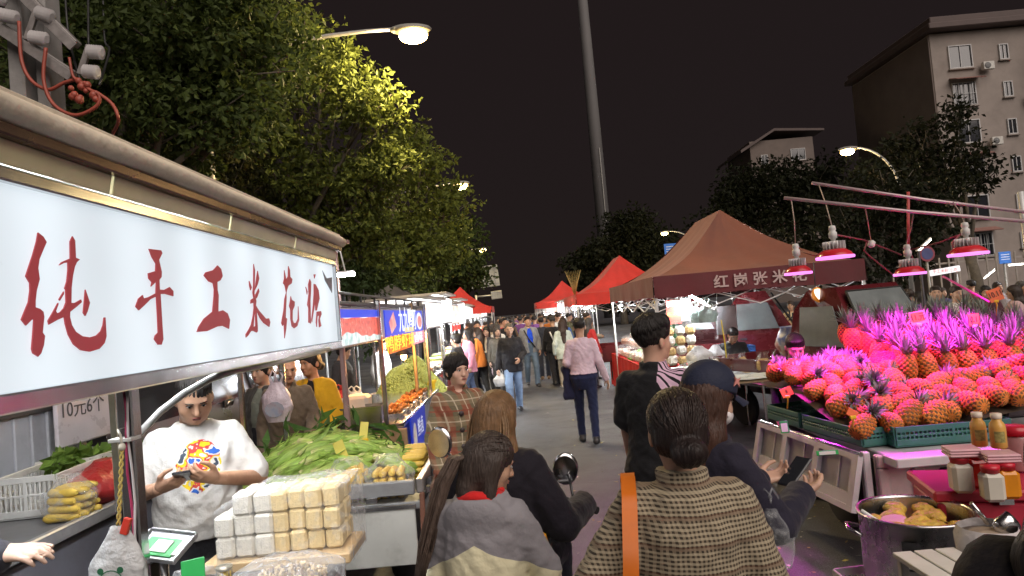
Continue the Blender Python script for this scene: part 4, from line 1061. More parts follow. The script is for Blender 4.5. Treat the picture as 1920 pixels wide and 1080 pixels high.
# open clear bag of rice candy pieces in front
bq = P(545,1050,2.72)
mb = MB(); rr = random.Random(5)
for i in range(230):
    u, v = rr.uniform(-1,1), rr.uniform(-1,1)
    if u*u+v*v > 1: continue
    s = rr.uniform(.008,.017); z = zc+.03+.055*(1-u*u-v*v)+rr.uniform(-.01,.01)
    mb.box((bq.x+u*.17, bq.y-.05+v*.16, z), (s*1.6, s, s*.8), Euler((rr.uniform(0,3),rr.uniform(0,3),rr.uniform(0,3))), rr.choice((0,0,1)), bev=.003)
o = mb.build('candy_pieces', [M('candy_tan', (.56,.42,.24), .8, 0, .2, 40), M('candy_dark', (.30,.22,.16), .8, 0, .2, 40)]); o['kind'] = 'stuff'; o['label'] = 'broken tan candy pieces heaped in a clear bag on the cart counter'
def bagf(u, v):
    an = u*2*math.pi; r = .215*(math.sin(min(1, v*1.25)*math.pi/2)); n_ = mnoise.noise(Vector((math.cos(an)*2, math.sin(an)*2, v*4)))
    z = .12*(1-v**2)+.02*n_*(1-v)+.006
    return (bq.x+r*math.cos(an)*(1+.12*n_), bq.y-.05+r*math.sin(an)*(1+.12*n_), zc+z)
mb = MB(); mb.grid(bagf, 34, 14); o = mb.build('clear_bag', film()); tag(o, 'clear plastic bag full of tan candy pieces at the counter front', 'plastic bag')
# jar of yellow sticks
jq = P(420,1062,2.72); jar = thing('glass_jar', 'small clear jar packed with yellow sticks on the counter', 'jar', (jq.x, 2.72, zc+.002))
mb = MB(); mb.lathe([(.028,0),(.031,.005),(.031,.085),(.027,.092)], n=18); mb.build('glass', film(), jar)
for i in range(11):
    an = i*2.4; r = .006+.0016*i; mb = MB(); mb.cyl((r*math.cos(an), r*math.sin(an), .004), (r*1.15*math.cos(an), r*1.15*math.sin(an), .078), .0036, None, 6); mb.build('stick', M('yellow_stick', (.72,.52,.03), .5), jar)
mb = MB(); mb.lathe([(.031,.088),(.032,.09),(.032,.1),(.0,.101)], n=18); mb.build('lid', M('jar_lid', (.5,.48,.4), .3, .6), jar)
# payment tray
QG = M('pay_green', (.03,.42,.10), .5, 0, .05); PWH = M('paper_white', (.72,.73,.72), .6, 0, .05)
tq = P(305,1023,1.85); tray = thing('payment_board', 'tilted grey tray holding a green payment card', 'payment sign', tq, 0)
R_ = Euler((rad(28), rad(4), rad(-18)))
mb = MB(); mb.box((0,0,-.006), (.155,.095,.012), bev=.003)
for s in (-1,1): mb.box((0,s*.048,.002), (.158,.006,.014), bev=.002)
for s in (-1,1): mb.box((s*.08,0,.002), (.006,.09,.014), bev=.002)
mb.build('tray', M('grey_tray', (.36,.38,.40), .3, .4, .1), tray, (0,0,0), R_)
mb = MB(); mb.box((.0,-.006,.003), (.115,.06,.003), bev=.001); cd = mb.build('card', QG, tray, (0,0,0), R_)
mb = MB(); mb.box((.005,-.006,.0062), (.055,.04,.002), bev=.0005); mb.box((.066,-.004,.0042), (.024,.05,.002), bev=.0005); mb.build('blank_label', PWH, cd)
mb = MB(); mb.cyl((0,0,zc-tq.z), (0,0,-.01), .012, None, 8); mb.box((0,0,zc-tq.z+.006), (.07,.06,.01)); mb.build('stand', STEEL, tray)
cq = P(362,1074,1.72); pc = thing('payment_card', 'small bright green payment card standing among crumpled plastic', 'payment sign', (cq.x,1.72,zc))
mb = MB(); mb.box((0,0,cq.z-zc-.01), (.062,.004,.085), Euler((rad(-18),rad(-8),0)), bev=.002); mb.build('card', QG, pc); mb = MB(); mb.box((.003,-.012,cq.z-zc-.03), (.034,.003,.03), Euler((rad(-18),rad(-8),0)), bev=.001); mb.build('blank_label', PWH, pc)
mb = MB(); mb.box((0,.02,.02), (.05,.05,.04)); mb.build('base', WPLAST, pc)
kq = P(365,1040,2.5)
mb = bag_mesh(.12,.17,8,.5,.8,False,.35); o = mb.build('clear_bag', film(), None, (kq.x, 2.5, zc+.003)); tag(o, 'empty crumpled clear bag behind the green payment card', 'plastic bag')
mb = bag_mesh(.06,.1,9,.4,.8,False,.35); o = mb.build('pink_bag', PINKB, None, (P(395,1065,2.45).x, 2.45, zc+.003)); tag(o, 'small crumpled pinkish bag beside the jar of sticks', 'plastic bag')
# panda bag hanging on twisted yellow string
pb_ = P(222,985,1.66); pbag = thing('carrier_bag', 'white carrier bag with a green panda print hanging on twisted yellow string', 'carrier bag', (pb_.x,1.66,pb_.z))
rr = random.Random(4)
def pbf(u, v):
    an = u*2*math.pi; w = .018+.05*min(1, v*2.4)-.02*max(0, v-.7)
    return (math.cos(an)*w*(1+.1*math.sin(an*5+v*9))-.012*v, math.sin(an)*w*.35, -.215*v+.01*math.sin(an*3)*v)
mb = MB(); mb.grid(pbf, 26, 16); mb.build('bag', BAGW, pbag)
PG = M('panda_green', (.02,.13,.06), .6, 0, .1)
mb = MB()
def disc(mb, cx, cz, rx, rz, y=-.0245, n=12, ring=None):
    if ring:
        vs = [(cx+math.cos(i*2*math.pi/n)*rx*k, y, cz+math.sin(i*2*math.pi/n)*rz*k) for k in (1, ring) for i in range(n)]
        mb.add(vs, [(i, (i+1)%n, n+(i+1)%n, n+i) for i in range(n)])
    else: mb.add([(cx+math.cos(i*2*math.pi/n)*rx, y, cz+math.sin(i*2*math.pi/n)*rz) for i in range(n)], [tuple(range(n))])
disc(mb,-.012,-.125,.03,.026,ring=.9,n=20); disc(mb,-.036,-.1,.008,.008); disc(mb,.012,-.1,.008,.008); disc(mb,-.024,-.122,.007,.009); disc(mb,.001,-.122,.007,.009); disc(mb,-.012,-.134,.004,.003)
for i in range(4):
    for k in range(3): mb.box((-.042+i*.018,-.0245,-.172-k*.007), (.013,.001,.003), bev=.0003)
    mb.box((-.046+i*.018,-.0246,-.178), (.003,.001,.017), bev=.0003)
mb.build('print', PG, pbag)
mb = MB(); mb.box((.026,-.012,.0), (.018,.012,.04), Euler((0,rad(20),0))); mb.build('red_label', M('label_red', (.6,.05,.03), .5), pbag)
st = P(229,838,1.66)-pbag.location
for ph in (0, math.pi):
    mb = MB(); mb.tube([Vector((0,0,0)).lerp(st, i/30)+Vector((math.cos(i*1.1+ph)*.0035, math.sin(i*1.1+ph)*.0035, 0)) for i in range(31)], .0026, 5); mb.build('string', M('yellow_string', (.55,.43,.12), .7), pbag)
mb = MB(); mb.ball(st, (.009,.008,.01), 8, 6); mb.tube([st, st+Vector((-.002,0,.028)), Vector((pq.x-.03,1.76,st.z+pb_.z+.03))-pbag.location], .003, 5); mb.build('knot', M('string_white', (.6,.58,.5), .7), pbag)

# ------------------------------------------------------------------ white ribbed truck at the far left
TW = M('truck_white', (.42,.43,.47), .45, .1, .1, 3, dirt=.35)
tx = -3.25; wt = thing('cargo_truck', 'white cargo truck with ribbed body and low steel bed behind the cart', 'truck', (tx, 4.6, 0))
def T1(v): return Vector(v)-Vector((tx, 4.6, 0))
mb = MB(); mb.box(T1((tx,3.96,1.5)), (.04,2.0,1.15), bev=.01); mb.build('body_wall', TW, wt)
for i in range(13):
    mb = MB(); mb.box(T1((tx+.026,3.05+i*.15,1.5)), (.02,.03,1.1), bev=.006); mb.build('rib', TW, wt)
mb = MB(); mb.box(T1((tx+.04,3.96,1.52)), (.03,1.96,.07)); mb.build('rail', DARK, wt)
bz = .93
mb = MB(); mb.box(T1((tx+.35,4.05,bz-.03)), (.72,2.2,.05), bev=.006); mb.build('bed', M('bed_grey', (.22,.22,.23), .6, .3, .15, 5, dirt=.3), wt)
mb = MB(); mb.box(T1((tx+.73,4.05,bz-.02)), (.05,2.2,.075), bev=.008); mb.build('bed_edge', M('bed_edge', (.34,.34,.36), .4, .3, .1, 5, dirt=.3), wt)
mb = MB(); mb.box(T1((tx+.7,4.05,bz-.29)), (.03,2.15,.42), bev=.01); mb.build('skirt', M('skirt_grey', (.16,.16,.19), .5, .1, .1, 4, dirt=.3), wt)
mb = MB(); mb.box(T1((tx+.4,2.97,1.35)), (.8,.05,1.4), bev=.01); mb.build('rear_frame', M('frame_grey_green', (.30,.33,.31), .5, .2), wt)
for yy in (3.5, 4.7):
    mb = MB(); mb.lathe([(.16,-.1),(.31,-.1),(.34,-.05),(.34,.05),(.31,.1),(.16,.1)], n=24); mb.build('wheel', RUBBER, wt, T1((tx+.45,yy,.34)), (0,rad(90),0))
wb_ = thing('whiteboard', 'white price board with handwritten 10 yuan offer propped in the truck', 'price board', PX(155,775,tx+.12))
mb = MB(); mb.box((0,.02,0), (.03,.62,.40), bev=.01); mb.build('board', M('board_white', (.5,.47,.52), .3, 0, .06), wb_)
text('10元6个', .14, M('marker_ink', (.04,.04,.05), .5), wb_, (.02,-.02,.045), (rad(90),0,rad(90)), .001)
# crates, bags on the truck bed
cr0 = P(190,895,4.7)
for i, (px, Y, rz_) in enumerate(((150,4.15,.1),(215,4.62,-.1))):
    make_crate(('empty' if i else 'tilted')+' white slatted crate lying on the truck bed', (P(px,900,Y).x-.18, Y, bz), rad(90)+rz_, .5, .34, .24, WPLAST, None)
CORNY = M('corn_yellow', (.72,.50,.09), .45, 0, .12, 40)
def cob_mesh(L=.19, r=.024):
    mb = MB(); n, k = 14, 22
    vs = []
    for a in range(k+1):
        u = a/k; R = r*(math.sin(min(1,(u+.06)*5)*math.pi/2))*(1-.55*max(0,(u-.7)/.3)**2)
        for j in range(n):
            f = 1+(.09 if (j % 2 == 0) else -.06)*(1 if a % 2 else -.4); an = 2*math.pi*j/n
            vs.append((u*L-L/2, math.cos(an)*R*f, math.sin(an)*R*f))
    mb.add(vs, [(a*n+j, (a+1)*n+j, (a+1)*n+(j+1)%n, a*n+(j+1)%n) for a in range(k) for j in range(n)], 0, True)
    mb.add([vs[j] for j in range(n)], [tuple(range(n))]); mb.add([vs[k*n+j] for j in range(n)], [tuple(range(n))[::-1]])
    return mb.mesh('corn_cob', CORNY)
COB = cob_mesh()
def cob(loc, rot, label, group):
    o = link('corn_cob', COB, None, loc, rot); return tag(o, label, 'corn', group)
def corn_bag(label, px, py, Y, w, h, n, seed, cobs_label):
    q = P(px, py, Y); rr = random.Random(seed)
    k = 0; z = q.z+.026
    while k < n:
        for i in range(max(2, int(w/.05))):
            if k >= n: break
            cob((q.x-w/2+.03+i*.052+rr.uniform(-.006,.006), Y+rr.uniform(-.03,.03), z+rr.uniform(-.004,.004)), (0, rr.uniform(-.1,.1), rad(90)*0+rr.uniform(-.25,.25)+(rad(90) if seed % 2 else 0)), cobs_label, cobs_label[:40]); k += 1
        z += .043
    mb = bag_mesh(w*.62, h, seed, .35, .9, False, .22); o = mb.build('clear_bag', film(), None, (q.x, Y, q.z)); tag(o, label, 'plastic bag')
bl = bz+.003
def bedp(px, Y): q = G(px, 960, bz); return P(px, 960, Y).x
def on_bed(label, px, X, w, h, n, seed, cl):
    Y = X*1.0/((px-969)/1260.0) ; q = Vector((X, Y, bl))
    rr = random.Random(seed); k = 0; z = bl+.026
    while k < n:
        for i in range(4):
            if k >= n: break
            cob((X+rr.uniform(-.02,.02)+.02, Y-.08+i*.054, z), (0,0,rr.uniform(-.3,.3)+rad(90)*(k % 2)*0), cl, 'peeled corn in bags on the truck bed'); k += 1
        z += .044
    mb = bag_mesh(w*.6, h, seed, .35, .9, False, .22); o = mb.build('clear_bag', film(), None, q); tag(o, label, 'plastic bag')
on_bed('clear bag of peeled yellow corn left of the red bag on the truck bed', 108, -2.62, .24, .24, 16, 21, 'peeled yellow cob in the bag left of the red bag')
on_bed('clear bag of peeled yellow corn right of the red bag on the truck bed', 300, -2.62, .2, .22, 12, 22, 'peeled yellow cob in the bag right of the red bag')
yy = 2.62*1260/(969-196)
mb = bag_mesh(.19,.24,31,.25,1.5,False,.2); o = mb.build('red_bag', BAGR, None, (-2.68, yy, bl)); tag(o, 'bulging red plastic bag on the truck bed', 'plastic bag')
# leafy greens behind
v, f = leaves(np.array([[-2.95,yy+.25,bz+.2],[-2.9,yy+.55,bz+.15],[-2.95,yy+.05,bz+.25],[-2.9,yy+.8,bz+.12]]), np.array([.14,.14,.1,.12]), 110, .085, np.random.default_rng(3))
o = link('loose_greens', npmesh('loose_greens', [(v, f, 0)], leafmat('greens', (.14,.24,.05)), False)); o['kind'] = 'stuff'; o['label'] = 'loose green husk leaves piled on the truck bed'

# ------------------------------------------------------------------ dark grey van
VX = -3.15; vg = M('van_paint', (.045,.042,.05), .3, .3, .08, 3, coat=.5); van = thing('parked_van', 'dark grey parked van with side window and chrome door handle', 'van', (VX-.85, 8.2, 0))
def VN(v): return Vector(v)-Vector((VX-.85, 8.2, 0))
prof = [(-1.7,.35),(-1.7,1.1),(-1.62,1.75),(-1.4,1.98),(-.4,1.98),(-.18,1.8),(0,1.1),(0,.35)]
mb = MB()
def vf(u, v):
    i = v*(len(prof)-1); k = min(int(i), len(prof)-2); t_ = i-k; p = (prof[k][0]*(1-t_)+prof[k+1][0]*t_, prof[k][1]*(1-t_)+prof[k+1][1]*t_)
    return VN((VX+p[0], 5.1+u*4.8, p[1]))
mb.grid(vf, 8, 28); mb.poly([vf(0, i/7) for i in range(8)]); mb.poly([vf(1, i/7) for i in range(8)][::-1]); mb.build('body', vg, van)
for y0_, y1_ in ((5.3,6.35),(6.6,7.7),(7.9,9.1)):
    mb = MB(); mb.poly([VN((VX-.02,y0_,1.2)), VN((VX-.02,y1_,1.2)), VN((VX-.148,y1_,1.74)), VN((VX-.148,y0_,1.74))], 0, .012, (1,0,.2)); mb.build('window', PANE, van)
for y0_ in (6.55, 7.8):
    mb = MB(); mb.box(VN((VX+.003,y0_,.8)), (.012,.014,.75), bev=.003); mb.build('door_seam', RUBBER, van)
hq = PX(433,755,VX+.03)
mb = MB(); mb.box(VN((VX+.0,hq.y,hq.z)), (.02,.17,.075), bev=.008); h_ = mb.build('door_handle', RUBBER, van)
mb = MB(); mb.tube([VN((VX+.012,hq.y-.07,hq.z-.03)), VN((VX+.035,hq.y-.06,hq.z+.02)), VN((VX+.035,hq.y+.06,hq.z+.02)), VN((VX+.012,hq.y+.07,hq.z-.03))], .009, 6); mb.build('grip', STEEL, h_)
for yy in (6.1, 9.2):
    mb = MB(); mb.lathe([(.15,-.1),(.28,-.1),(.31,-.05),(.31,.05),(.28,.1),(.15,.1)], n=24); mb.build('wheel', RUBBER, van, VN((VX-.08,yy,.31)), (0,rad(90),0))
mb = MB(); mb.box(VN((VX+.01,7.6,.42)), (.04,4.4,.12)); mb.build('sill', RUBBER, van)
# ------------------------------------------------------------------ corn truck
BX, BY, BZ = -.71, 4.3, .86
ct = thing('corn_truck', 'small flatbed truck with grey tail panel and brown side board carrying heaped corn', 'truck', (-1.5, 5.2, 0))
def T2(v): return Vector(v)-Vector((-1.5, 5.2, 0))
PAINT = M('worn_white_paint', (.50,.51,.48), .5, .1, .08, 4, dirt=.45)
mb = MB(); mb.box(T2((-1.36,4.86,BZ-.15)), (1.3,1.12,.05), bev=.006); mb.build('bed_floor', M('bed_steel', (.30,.31,.32), .5, .4, .15, 5, dirt=.3), ct)
mb = MB(); bar(mb, T2((BX-.0,BY,BZ-.03)), T2((BX,5.42,BZ-.03)), .05, .09); mb.build('side_rail', M('rail_steel', (.34,.32,.31), .35, .7, .15, 6, dirt=.3), ct)
mb = MB(); bar(mb, T2((BX+.05,BY,BZ-.06)), T2((BX+.05,5.42,BZ-.06)), .03, .04); mb.build('hinge_rail', STEEL, ct)
for i in range(4):
    mb = MB(); mb.cyl(T2((BX+.045,BY+.1+i*.27,BZ-.03)), T2((BX+.045,BY+.18+i*.27,BZ-.03)), .018, None, 8); mb.build('hinge', DARK, ct)
mb = MB(); mb.box(T2((BX+.075,4.86,BZ-.30)), (.02,1.1,.40), Euler((0,rad(-4),0)), bev=.005); mb.build('side_board', M('brown_ply', (.22,.11,.06), .6, 0, .25, 5, dirt=.2), ct)
mb = MB(); bar(mb, T2((-2.0,BY-.01,BZ-.03)), T2((BX-.03,BY-.01,BZ-.03)), .05, .09); mb.build('rear_rail', MATS['bed_steel'], ct)
mb = MB(); a_ = P(655,990,BY-.05); mb.box(T2((-1.36,BY-.06,BZ-.31)), (1.24,.022,.37), bev=.005); tg = mb.build('tail_panel', PAINT, ct)
mb = MB(); mb.box(T2((-1.36,BY-.073,BZ-.135)), (1.26,.012,.03), bev=.003); mb.build('panel_edge', STEEL, tg)
mb = MB(); mb.box(T2((-1.0,BY-.085,BZ-.075)), (.07,.03,.035), bev=.004); mb.build('latch', STEEL, tg)
mb = MB(); bar(mb, T2((BX+.02,BY-.05,BZ-.06)), T2((BX+.0,BY-.05,BZ-.5)), .03, .03); mb.build('tail_chain', M('rusty', (.16,.07,.045), .8, .2, .3, 9), ct)
for xx in (-1.85, -.95):
    mb = MB(); mb.lathe([(.12,-.08),(.26,-.08),(.29,-.04),(.29,.04),(.26,.08),(.12,.08)], n=22); mb.build('wheel', RUBBER, ct, T2((xx,5.0,.29)), (0,rad(90),0))
mb = MB(); mb.box(T2((-1.36,4.9,BZ-.28)), (.9,1.05,.12)); mb.build('chassis', DARK, ct)
mb = MB(); bar(mb, T2((-2.0,BY,BZ-.05)), T2((-2.0,5.42,BZ-.05)), .05, .1); mb.build('far_rail', MATS['bed_steel'], ct)
# heap of unhusked corn
HUSK = M('corn_husk', (.22,.32,.06), .55, 0, .25, 16)
def _husk():
    N, L, b = nodes(HUSK); tc = N.new('ShaderNodeTexCoord'); sp = N.new('ShaderNodeSeparateXYZ'); L.new(tc.outputs['Object'], sp.inputs[0])
    cr = N.new('ShaderNodeValToRGB'); mr = N.new('ShaderNodeMapRange'); mr.inputs[1].default_value = -.14; mr.inputs[2].default_value = .14; L.new(sp.outputs[0], mr.inputs[0]); L.new(mr.outputs[0], cr.inputs[0])
    e = cr.color_ramp.elements; e[0].color = (.62,.58,.30,1); e[1].color = (.24,.38,.06,1); k = e.new(.22); k.color = (.38,.50,.12,1); k = e.new(.6); k.color = (.27,.44,.08,1)
    oi = N.new('ShaderNodeObjectInfo'); wv = N.new('ShaderNodeTexNoise'); mp = N.new('ShaderNodeMapping'); mp.inputs['Scale'].default_value = (6,120,120); L.new(tc.outputs['Object'], mp.inputs[0]); L.new(mp.outputs[0], wv.inputs['Vector']); wv.inputs['Scale'].default_value = 1
    m1 = N.new('ShaderNodeMapRange'); m1.inputs[1].default_value = .3; m1.inputs[2].default_value = .7; m1.inputs[3].default_value = .65; m1.inputs[4].default_value = 1.3; L.new(wv.outputs['Fac'], m1.inputs[0])
    m2 = N.new('ShaderNodeMapRange'); m2.inputs[3].default_value = .7; m2.inputs[4].default_value = 1.25; L.new(oi.outputs['Random'], m2.inputs[0])
    mm = N.new('ShaderNodeMath'); mm.operation = 'MULTIPLY'; L.new(m1.outputs[0], mm.inputs[0]); L.new(m2.outputs[0], mm.inputs[1])
    vm = N.new('ShaderNodeVectorMath'); vm.operation = 'SCALE'; L.new(cr.outputs[0], vm.inputs[0]); L.new(mm.outputs[0], vm.inputs['Scale']); L.new(vm.outputs[0], b.inputs['Base Color'])
_husk()
def husk_mesh(seed):
    rr = random.Random(seed); mb = MB(); L = rr.uniform(.25,.29); r = rr.uniform(.036,.042); n, k = 16, 16; vs = []; ph = rr.random()*6; bow = rr.uniform(-.02,.02)
    for a in range(k+1):
        u = a/k; R = r*(max(.12, math.sin(math.pi*min(1, .1+u*.92))**.65))
        if u > .8: R *= 1-.55*(u-.8)/.2
        for j in range(n):
            an = 2*math.pi*j/n; f = 1+.07*math.sin(an*3+ph+u*2.2)+.035*(j % 2)
            vs.append((u*L-L/2, math.cos(an)*R*f+bow*math.sin(u*3.14), math.sin(an)*R*f))
    mb.add(vs, [(a*n+j, (a+1)*n+j, (a+1)*n+(j+1)%n, a*n+(j+1)%n) for a in range(k) for j in range(n)], 0, True)
    mb.add([vs[j] for j in range(n)], [tuple(range(n))]); mb.add([vs[k*n+j] for j in range(n)], [tuple(range(n))[::-1]])
    for i in range(3):      # loose husk blades at the tip
        an = rr.random()*6.28; c, s = math.cos(an), math.sin(an); l = rr.uniform(.05,.13)
        p = [(L/2-.06, c*r*.8, s*r*.8), (L/2+l*.3, c*r*.9-s*.011, s*r*.9+c*.011), (L/2+l, c*r*1.6, s*r*1.6-.01), (L/2+l*.3, c*r*.9+s*.011, s*r*.9-c*.011)]
        mb.add(p, [(0,1,2,3)], 0, True)
    return mb.mesh('corn_ear', HUSK)
HM = [husk_mesh(i) for i in range(5)]
rr = random.Random(12)
def heap(x, y):
    u = (x+1.5)/.66; v = (y-4.95)/.62
    return max(0, .34*(1-abs(u)**1.6*.75-v*v*.7))
cn = 0
mb = MB(); mb.grid(lambda u, v: T2((-1.97+1.1*u, 4.36+1.02*v, BZ-.13+max(0, heap(-1.97+1.1*u, 4.36+1.02*v)-.055)*.98)), 20, 20); mb.build('husk_fill', M('husk_shadow', (.07,.10,.03), .9, 0, .3, 20), ct)  # hidden fill under the ears, darkened in colour as the shade between them
for ring in range(14):
    for col in range(12):
        x = -1.95+col*.098+rr.uniform(-.03,.03); y = 4.4+ring*.072+rr.uniform(-.02,.02)
        z = BZ-.12+heap(x, y)
        if z < BZ-.11 or (x > -1.12 and y < 4.72) or x > -.84: continue
        e = .03; nx = (heap(x+e,y)-heap(x-e,y))/(2*e); ny = (heap(x,y+e)-heap(x,y-e))/(2*e)
        rz = rad(rr.choice((25,30,15,40,-10,200,10,35)))+rr.uniform(-.35,.35)
        sl = nx*math.cos(rz)+ny*math.sin(rz)
        o = link('corn_ear', rr.choice(HM), None, (x, y, z+rr.uniform(-.005,.02)), Euler((rr.uniform(0,6.28), -math.atan(sl)+rr.uniform(-.12,.12), rz)))
        tag(o, 'green unhusked corn ear '+('low in the heap beside the tail panel' if y < 4.62 else ('on the crest of the flatbed heap' if z > BZ+.14 else 'on the far slope of the flatbed heap' if y > 4.95 else 'on the near slope of the flatbed heap')), 'corn', 'green corn heaped on the flatbed'); cn += 1
cl_ = np.array([[-1.6,5.1,BZ+.24],[-1.3,5.15,BZ+.24],[-1.08,5.1,BZ+.18],[-1.85,4.75,BZ+.1],[-1.95,4.5,BZ+.02],[-1.45,4.95,BZ+.26],[-1.0,5.2,BZ+.12],[-1.75,5.0,BZ+.18]])
v, f = leaves(cl_, np.full(8,.13), 16, .17, np.random.default_rng(8))
m_ = v.reshape(-1,4,3).mean(1, keepdims=True); v = v.reshape(-1,4,3); mid_ = (v[:,1:2]+v[:,3:4])/2; v[:,1:2] = mid_+(v[:,1:2]-mid_)*.4; v[:,3:4] = mid_+(v[:,3:4]-mid_)*.4; v = v.reshape(-1,3)
o = link('corn_leaves', npmesh('corn_leaves', [(v, f, 0)], leafmat('corn_leaf', (.06,.13,.035)), False)); o['kind'] = 'stuff'; o['label'] = 'dark loose leaves tangled over the corn heap'
# peeled corn stacks beside the rail
for st, (x0, y0, rows_) in enumerate(((-1.04,4.8,3),(-.85,4.95,4),(-.87,5.2,4))):
    for k in range(rows_):
        for i in range(4):
            cob((x0+.0, y0-.09+i*.054, BZ-.1+k*.046), (rr.uniform(0,6), 0, rr.uniform(-.06,.06)), ('peeled yellow cob in the low stack beside the husks','peeled yellow cob in the middle stack on the rail','peeled yellow cob in the farthest stack on the rail')[st], 'peeled corn stacked by the rail')
for bi, (x0, y0, lab, cl) in enumerate(((-1.2,4.46,'clear bag of loose peeled cobs at the flatbed rear corner','peeled cob in the looser bag at the flatbed rear'), (-.93,4.46,'clear bag of tightly packed peeled cobs beside the flatbed rail','peeled cob in the tightly packed bag beside the rail'))):
    for k in range(4):
        for i in range(4):
            tilt = (0,0,rad(90)+rr.uniform(-.15,.15)) if bi else (rr.uniform(-.3,.3), rr.uniform(-.7,.2), rad(70)+rr.uniform(-.5,.5))
            cob((x0-.075+i*.052, y0+rr.uniform(-.01,.01), BZ-.095+k*.046), tilt, cl, 'peeled corn bagged on the flatbed')
    mb = bag_mesh(.16,.27,40+bi,.45,.85,False,.2); o = mb.build('clear_bag', film(), None, (x0, y0, BZ-.12)); tag(o, lab, 'plastic bag')
# price clips standing in the corn
YC = M('clip_yellow', (.75,.50,.03), .4); YP_ = M('tag_yellow', (.62,.55,.10), .5, 0, .1)
for (px, py, Y, w, h, rot, lab) in ((638,843,4.6,.075,.12,-20,'yellow price tag on a clip stuck among the corn husks'), (682,808,4.9,.06,.13,8,'pale yellow-green price tag leaning on an orange clip above the corn')):
    q = P(px, py, Y); t = thing('price_tag', lab, 'price tag', (q.x, Y, q.z))
    mb = MB(); mb.box((0,0,.0), (w,.004,h), Euler((rad(-12),rad(rot),0)), bev=.002); mb.build('card', YP_, t)
    mb = MB(); mb.tube([(.01,-.01,-h*.4), (.015,-.012,-h*.75), (.012,0,-h*1.25)], .008, 6); mb.box((.012,-.008,-h*.5), (.035,.02,.025)); mb.build('clip', YC, t)

# ------------------------------------------------------------------ second cart: duck and crayfish stall
S2 = -1.3
c2 = thing('food_cart', 'steel cart with blue and crayfish light panels and warm-lit trays', 'food cart', (S2, 7.5, 0))
def T3(v): return Vector(v)-Vector((S2, 7.5, 0))
RUSTP = M('pinkish_post', (.34,.22,.22), .4, .4, .15, 5)
q0, q1 = P(626,458,5.5), P(646,742,5.5)
mb = MB(); bar(mb, T3((q0.x,5.5,q0.z)), T3((q0.x,5.5,.9)), .05, .04); mb.box(T3((q0.x+.04,5.5,q0.z+.01)), (.17,.06,.03)); mb.build('post', RUSTP, c2)
for px, py, Y, m_ in ((713,640,6.25,STEEL), (776,650,8.4,M('brass_post',(.45,.30,.16),.35,.6)), (800,640,9.3,STEEL)):
    q = P(px, py, Y); mb = MB(); bar(mb, T3((q.x,Y,2.1)), T3((q.x,Y,.9)), .04, .04); mb.build('post', m_, c2)
for Y in (5.5, 9.3):
    mb = MB(); bar(mb, T3((S2-1.0,Y,2.3)), T3((S2-1.0,Y,0)), .04, .04); mb.build('post', STEEL, c2)
cz = .92
mb = MB(); mb.box(T3((-1.62,7.85,cz-.02)), (.92,2.9,.04), bev=.006); mb.build('counter_top', STEEL, c2)
mb = MB(); mb.box(T3((-1.66,7.85,.47)), (.8,2.8,.85), bev=.01); mb.build('cabinet', M('cabinet_grey', (.28,.28,.3), .5, .3, .1, 3, dirt=.3), c2)
mb = MB(); mb.box(T3((-1.5,6.35,cz-.14)), (.75,.05,.2)); mb.build('wood_step', WOOD, c2)
# sign panels
def splat(name, base, blobs, scale, e):
    "a printed picture with its own glow: ramp of noise colours"
    m = M(name, (.1,.1,.1), .4, 0, 0, emit=base, estr=e*.5); N, L, b = nodes(m)
    tc = N.new('ShaderNodeTexCoord'); no = N.new('ShaderNodeTexNoise'); no.inputs['Scale'].default_value = scale; no.inputs['Detail'].default_value = 4; L.new(tc.outputs['Object'], no.inputs['Vector'])
    cr = N.new('ShaderNodeValToRGB'); L.new(no.outputs['Fac'], cr.inputs[0]); cr.color_ramp.elements[0].position = .3; cr.color_ramp.elements[1].position = .7
    cr.color_ramp.elements[0].color = (*blobs[0],1); cr.color_ramp.elements[1].color = (*blobs[-1],1)
    for i, c in enumerate(blobs[1:-1]): k = cr.color_ramp.elements.new(.3+.4*(i+1)/(len(blobs)-1)); k.color = (*c,1)
    L.new(cr.outputs[0], b.inputs['Emission Color']); return m
BLUEL = glow('backlit_blue', (.02,.07,.85), .9); WHITEL = glow('backlit_white', (.9,.95,1), 1.3); CRAY = splat('crayfish_print', (.8,.05,.03), [(.35,.01,.01),(.75,.03,.02),(.9,.12,.06),(.95,.5,.4)], 22, 1.0)
TEALP = splat('ice_print', (.8,.9,.9), [(.1,.45,.42),(.8,.9,.9),(.9,.95,.95)], 14, 1.0); PLATE = glow('plate_white', (.85,.85,.9), 1.1); PINKL = glow('backlit_pink', (.95,.35,.45), .9); ORL = glow('led_orange', (1,.16,.0), 1.1); YLL = glow('led_yellow', (1,.62,.05), 1.6)
def YX(px, X=S2): return PX(px, 600, X).y
ya, yb = YX(620), YX(707); za, zz = PX(700,638,S2).z, PX(700,581,S2).z
sp1 = panel('crayfish_panel', c2, 0, 0, yb-ya, 0, zz-za, CRAY); sp1.location = T3((S2, ya, za)); w_ = yb-ya; h_ = zz-za
mb = MB(); mb.box((w_/2,-.004,h_*.88), (w_,.006,h_*.24), bev=.001); mb.build('blue_band', BLUEL, sp1)
mb = MB(); mb.grid(lambda u, v: (w_*u, -.006, h_*(.0+v*(.18+.16*max(0, math.sin(u*5))+.03*math.sin(u*31)))), 40, 2); mb.build('ice_strip', TEALP, sp1)
mb = MB(); mb.grid(lambda u, v: (w_*u, -.0065, h_*(.76+.02*math.sin(u*17)+v*.05)), 30, 1); mb.build('white_strip', WHITEL, sp1)
yc, yd = YX(722), YX(792); pa = panel('column_panel', c2, 0, 0, yc-yb-.01, 0, h_+.02, M('grey_case', (.32,.34,.38), .4, .2)); pa.location = T3((S2-.01, yb+.005, za-.01))
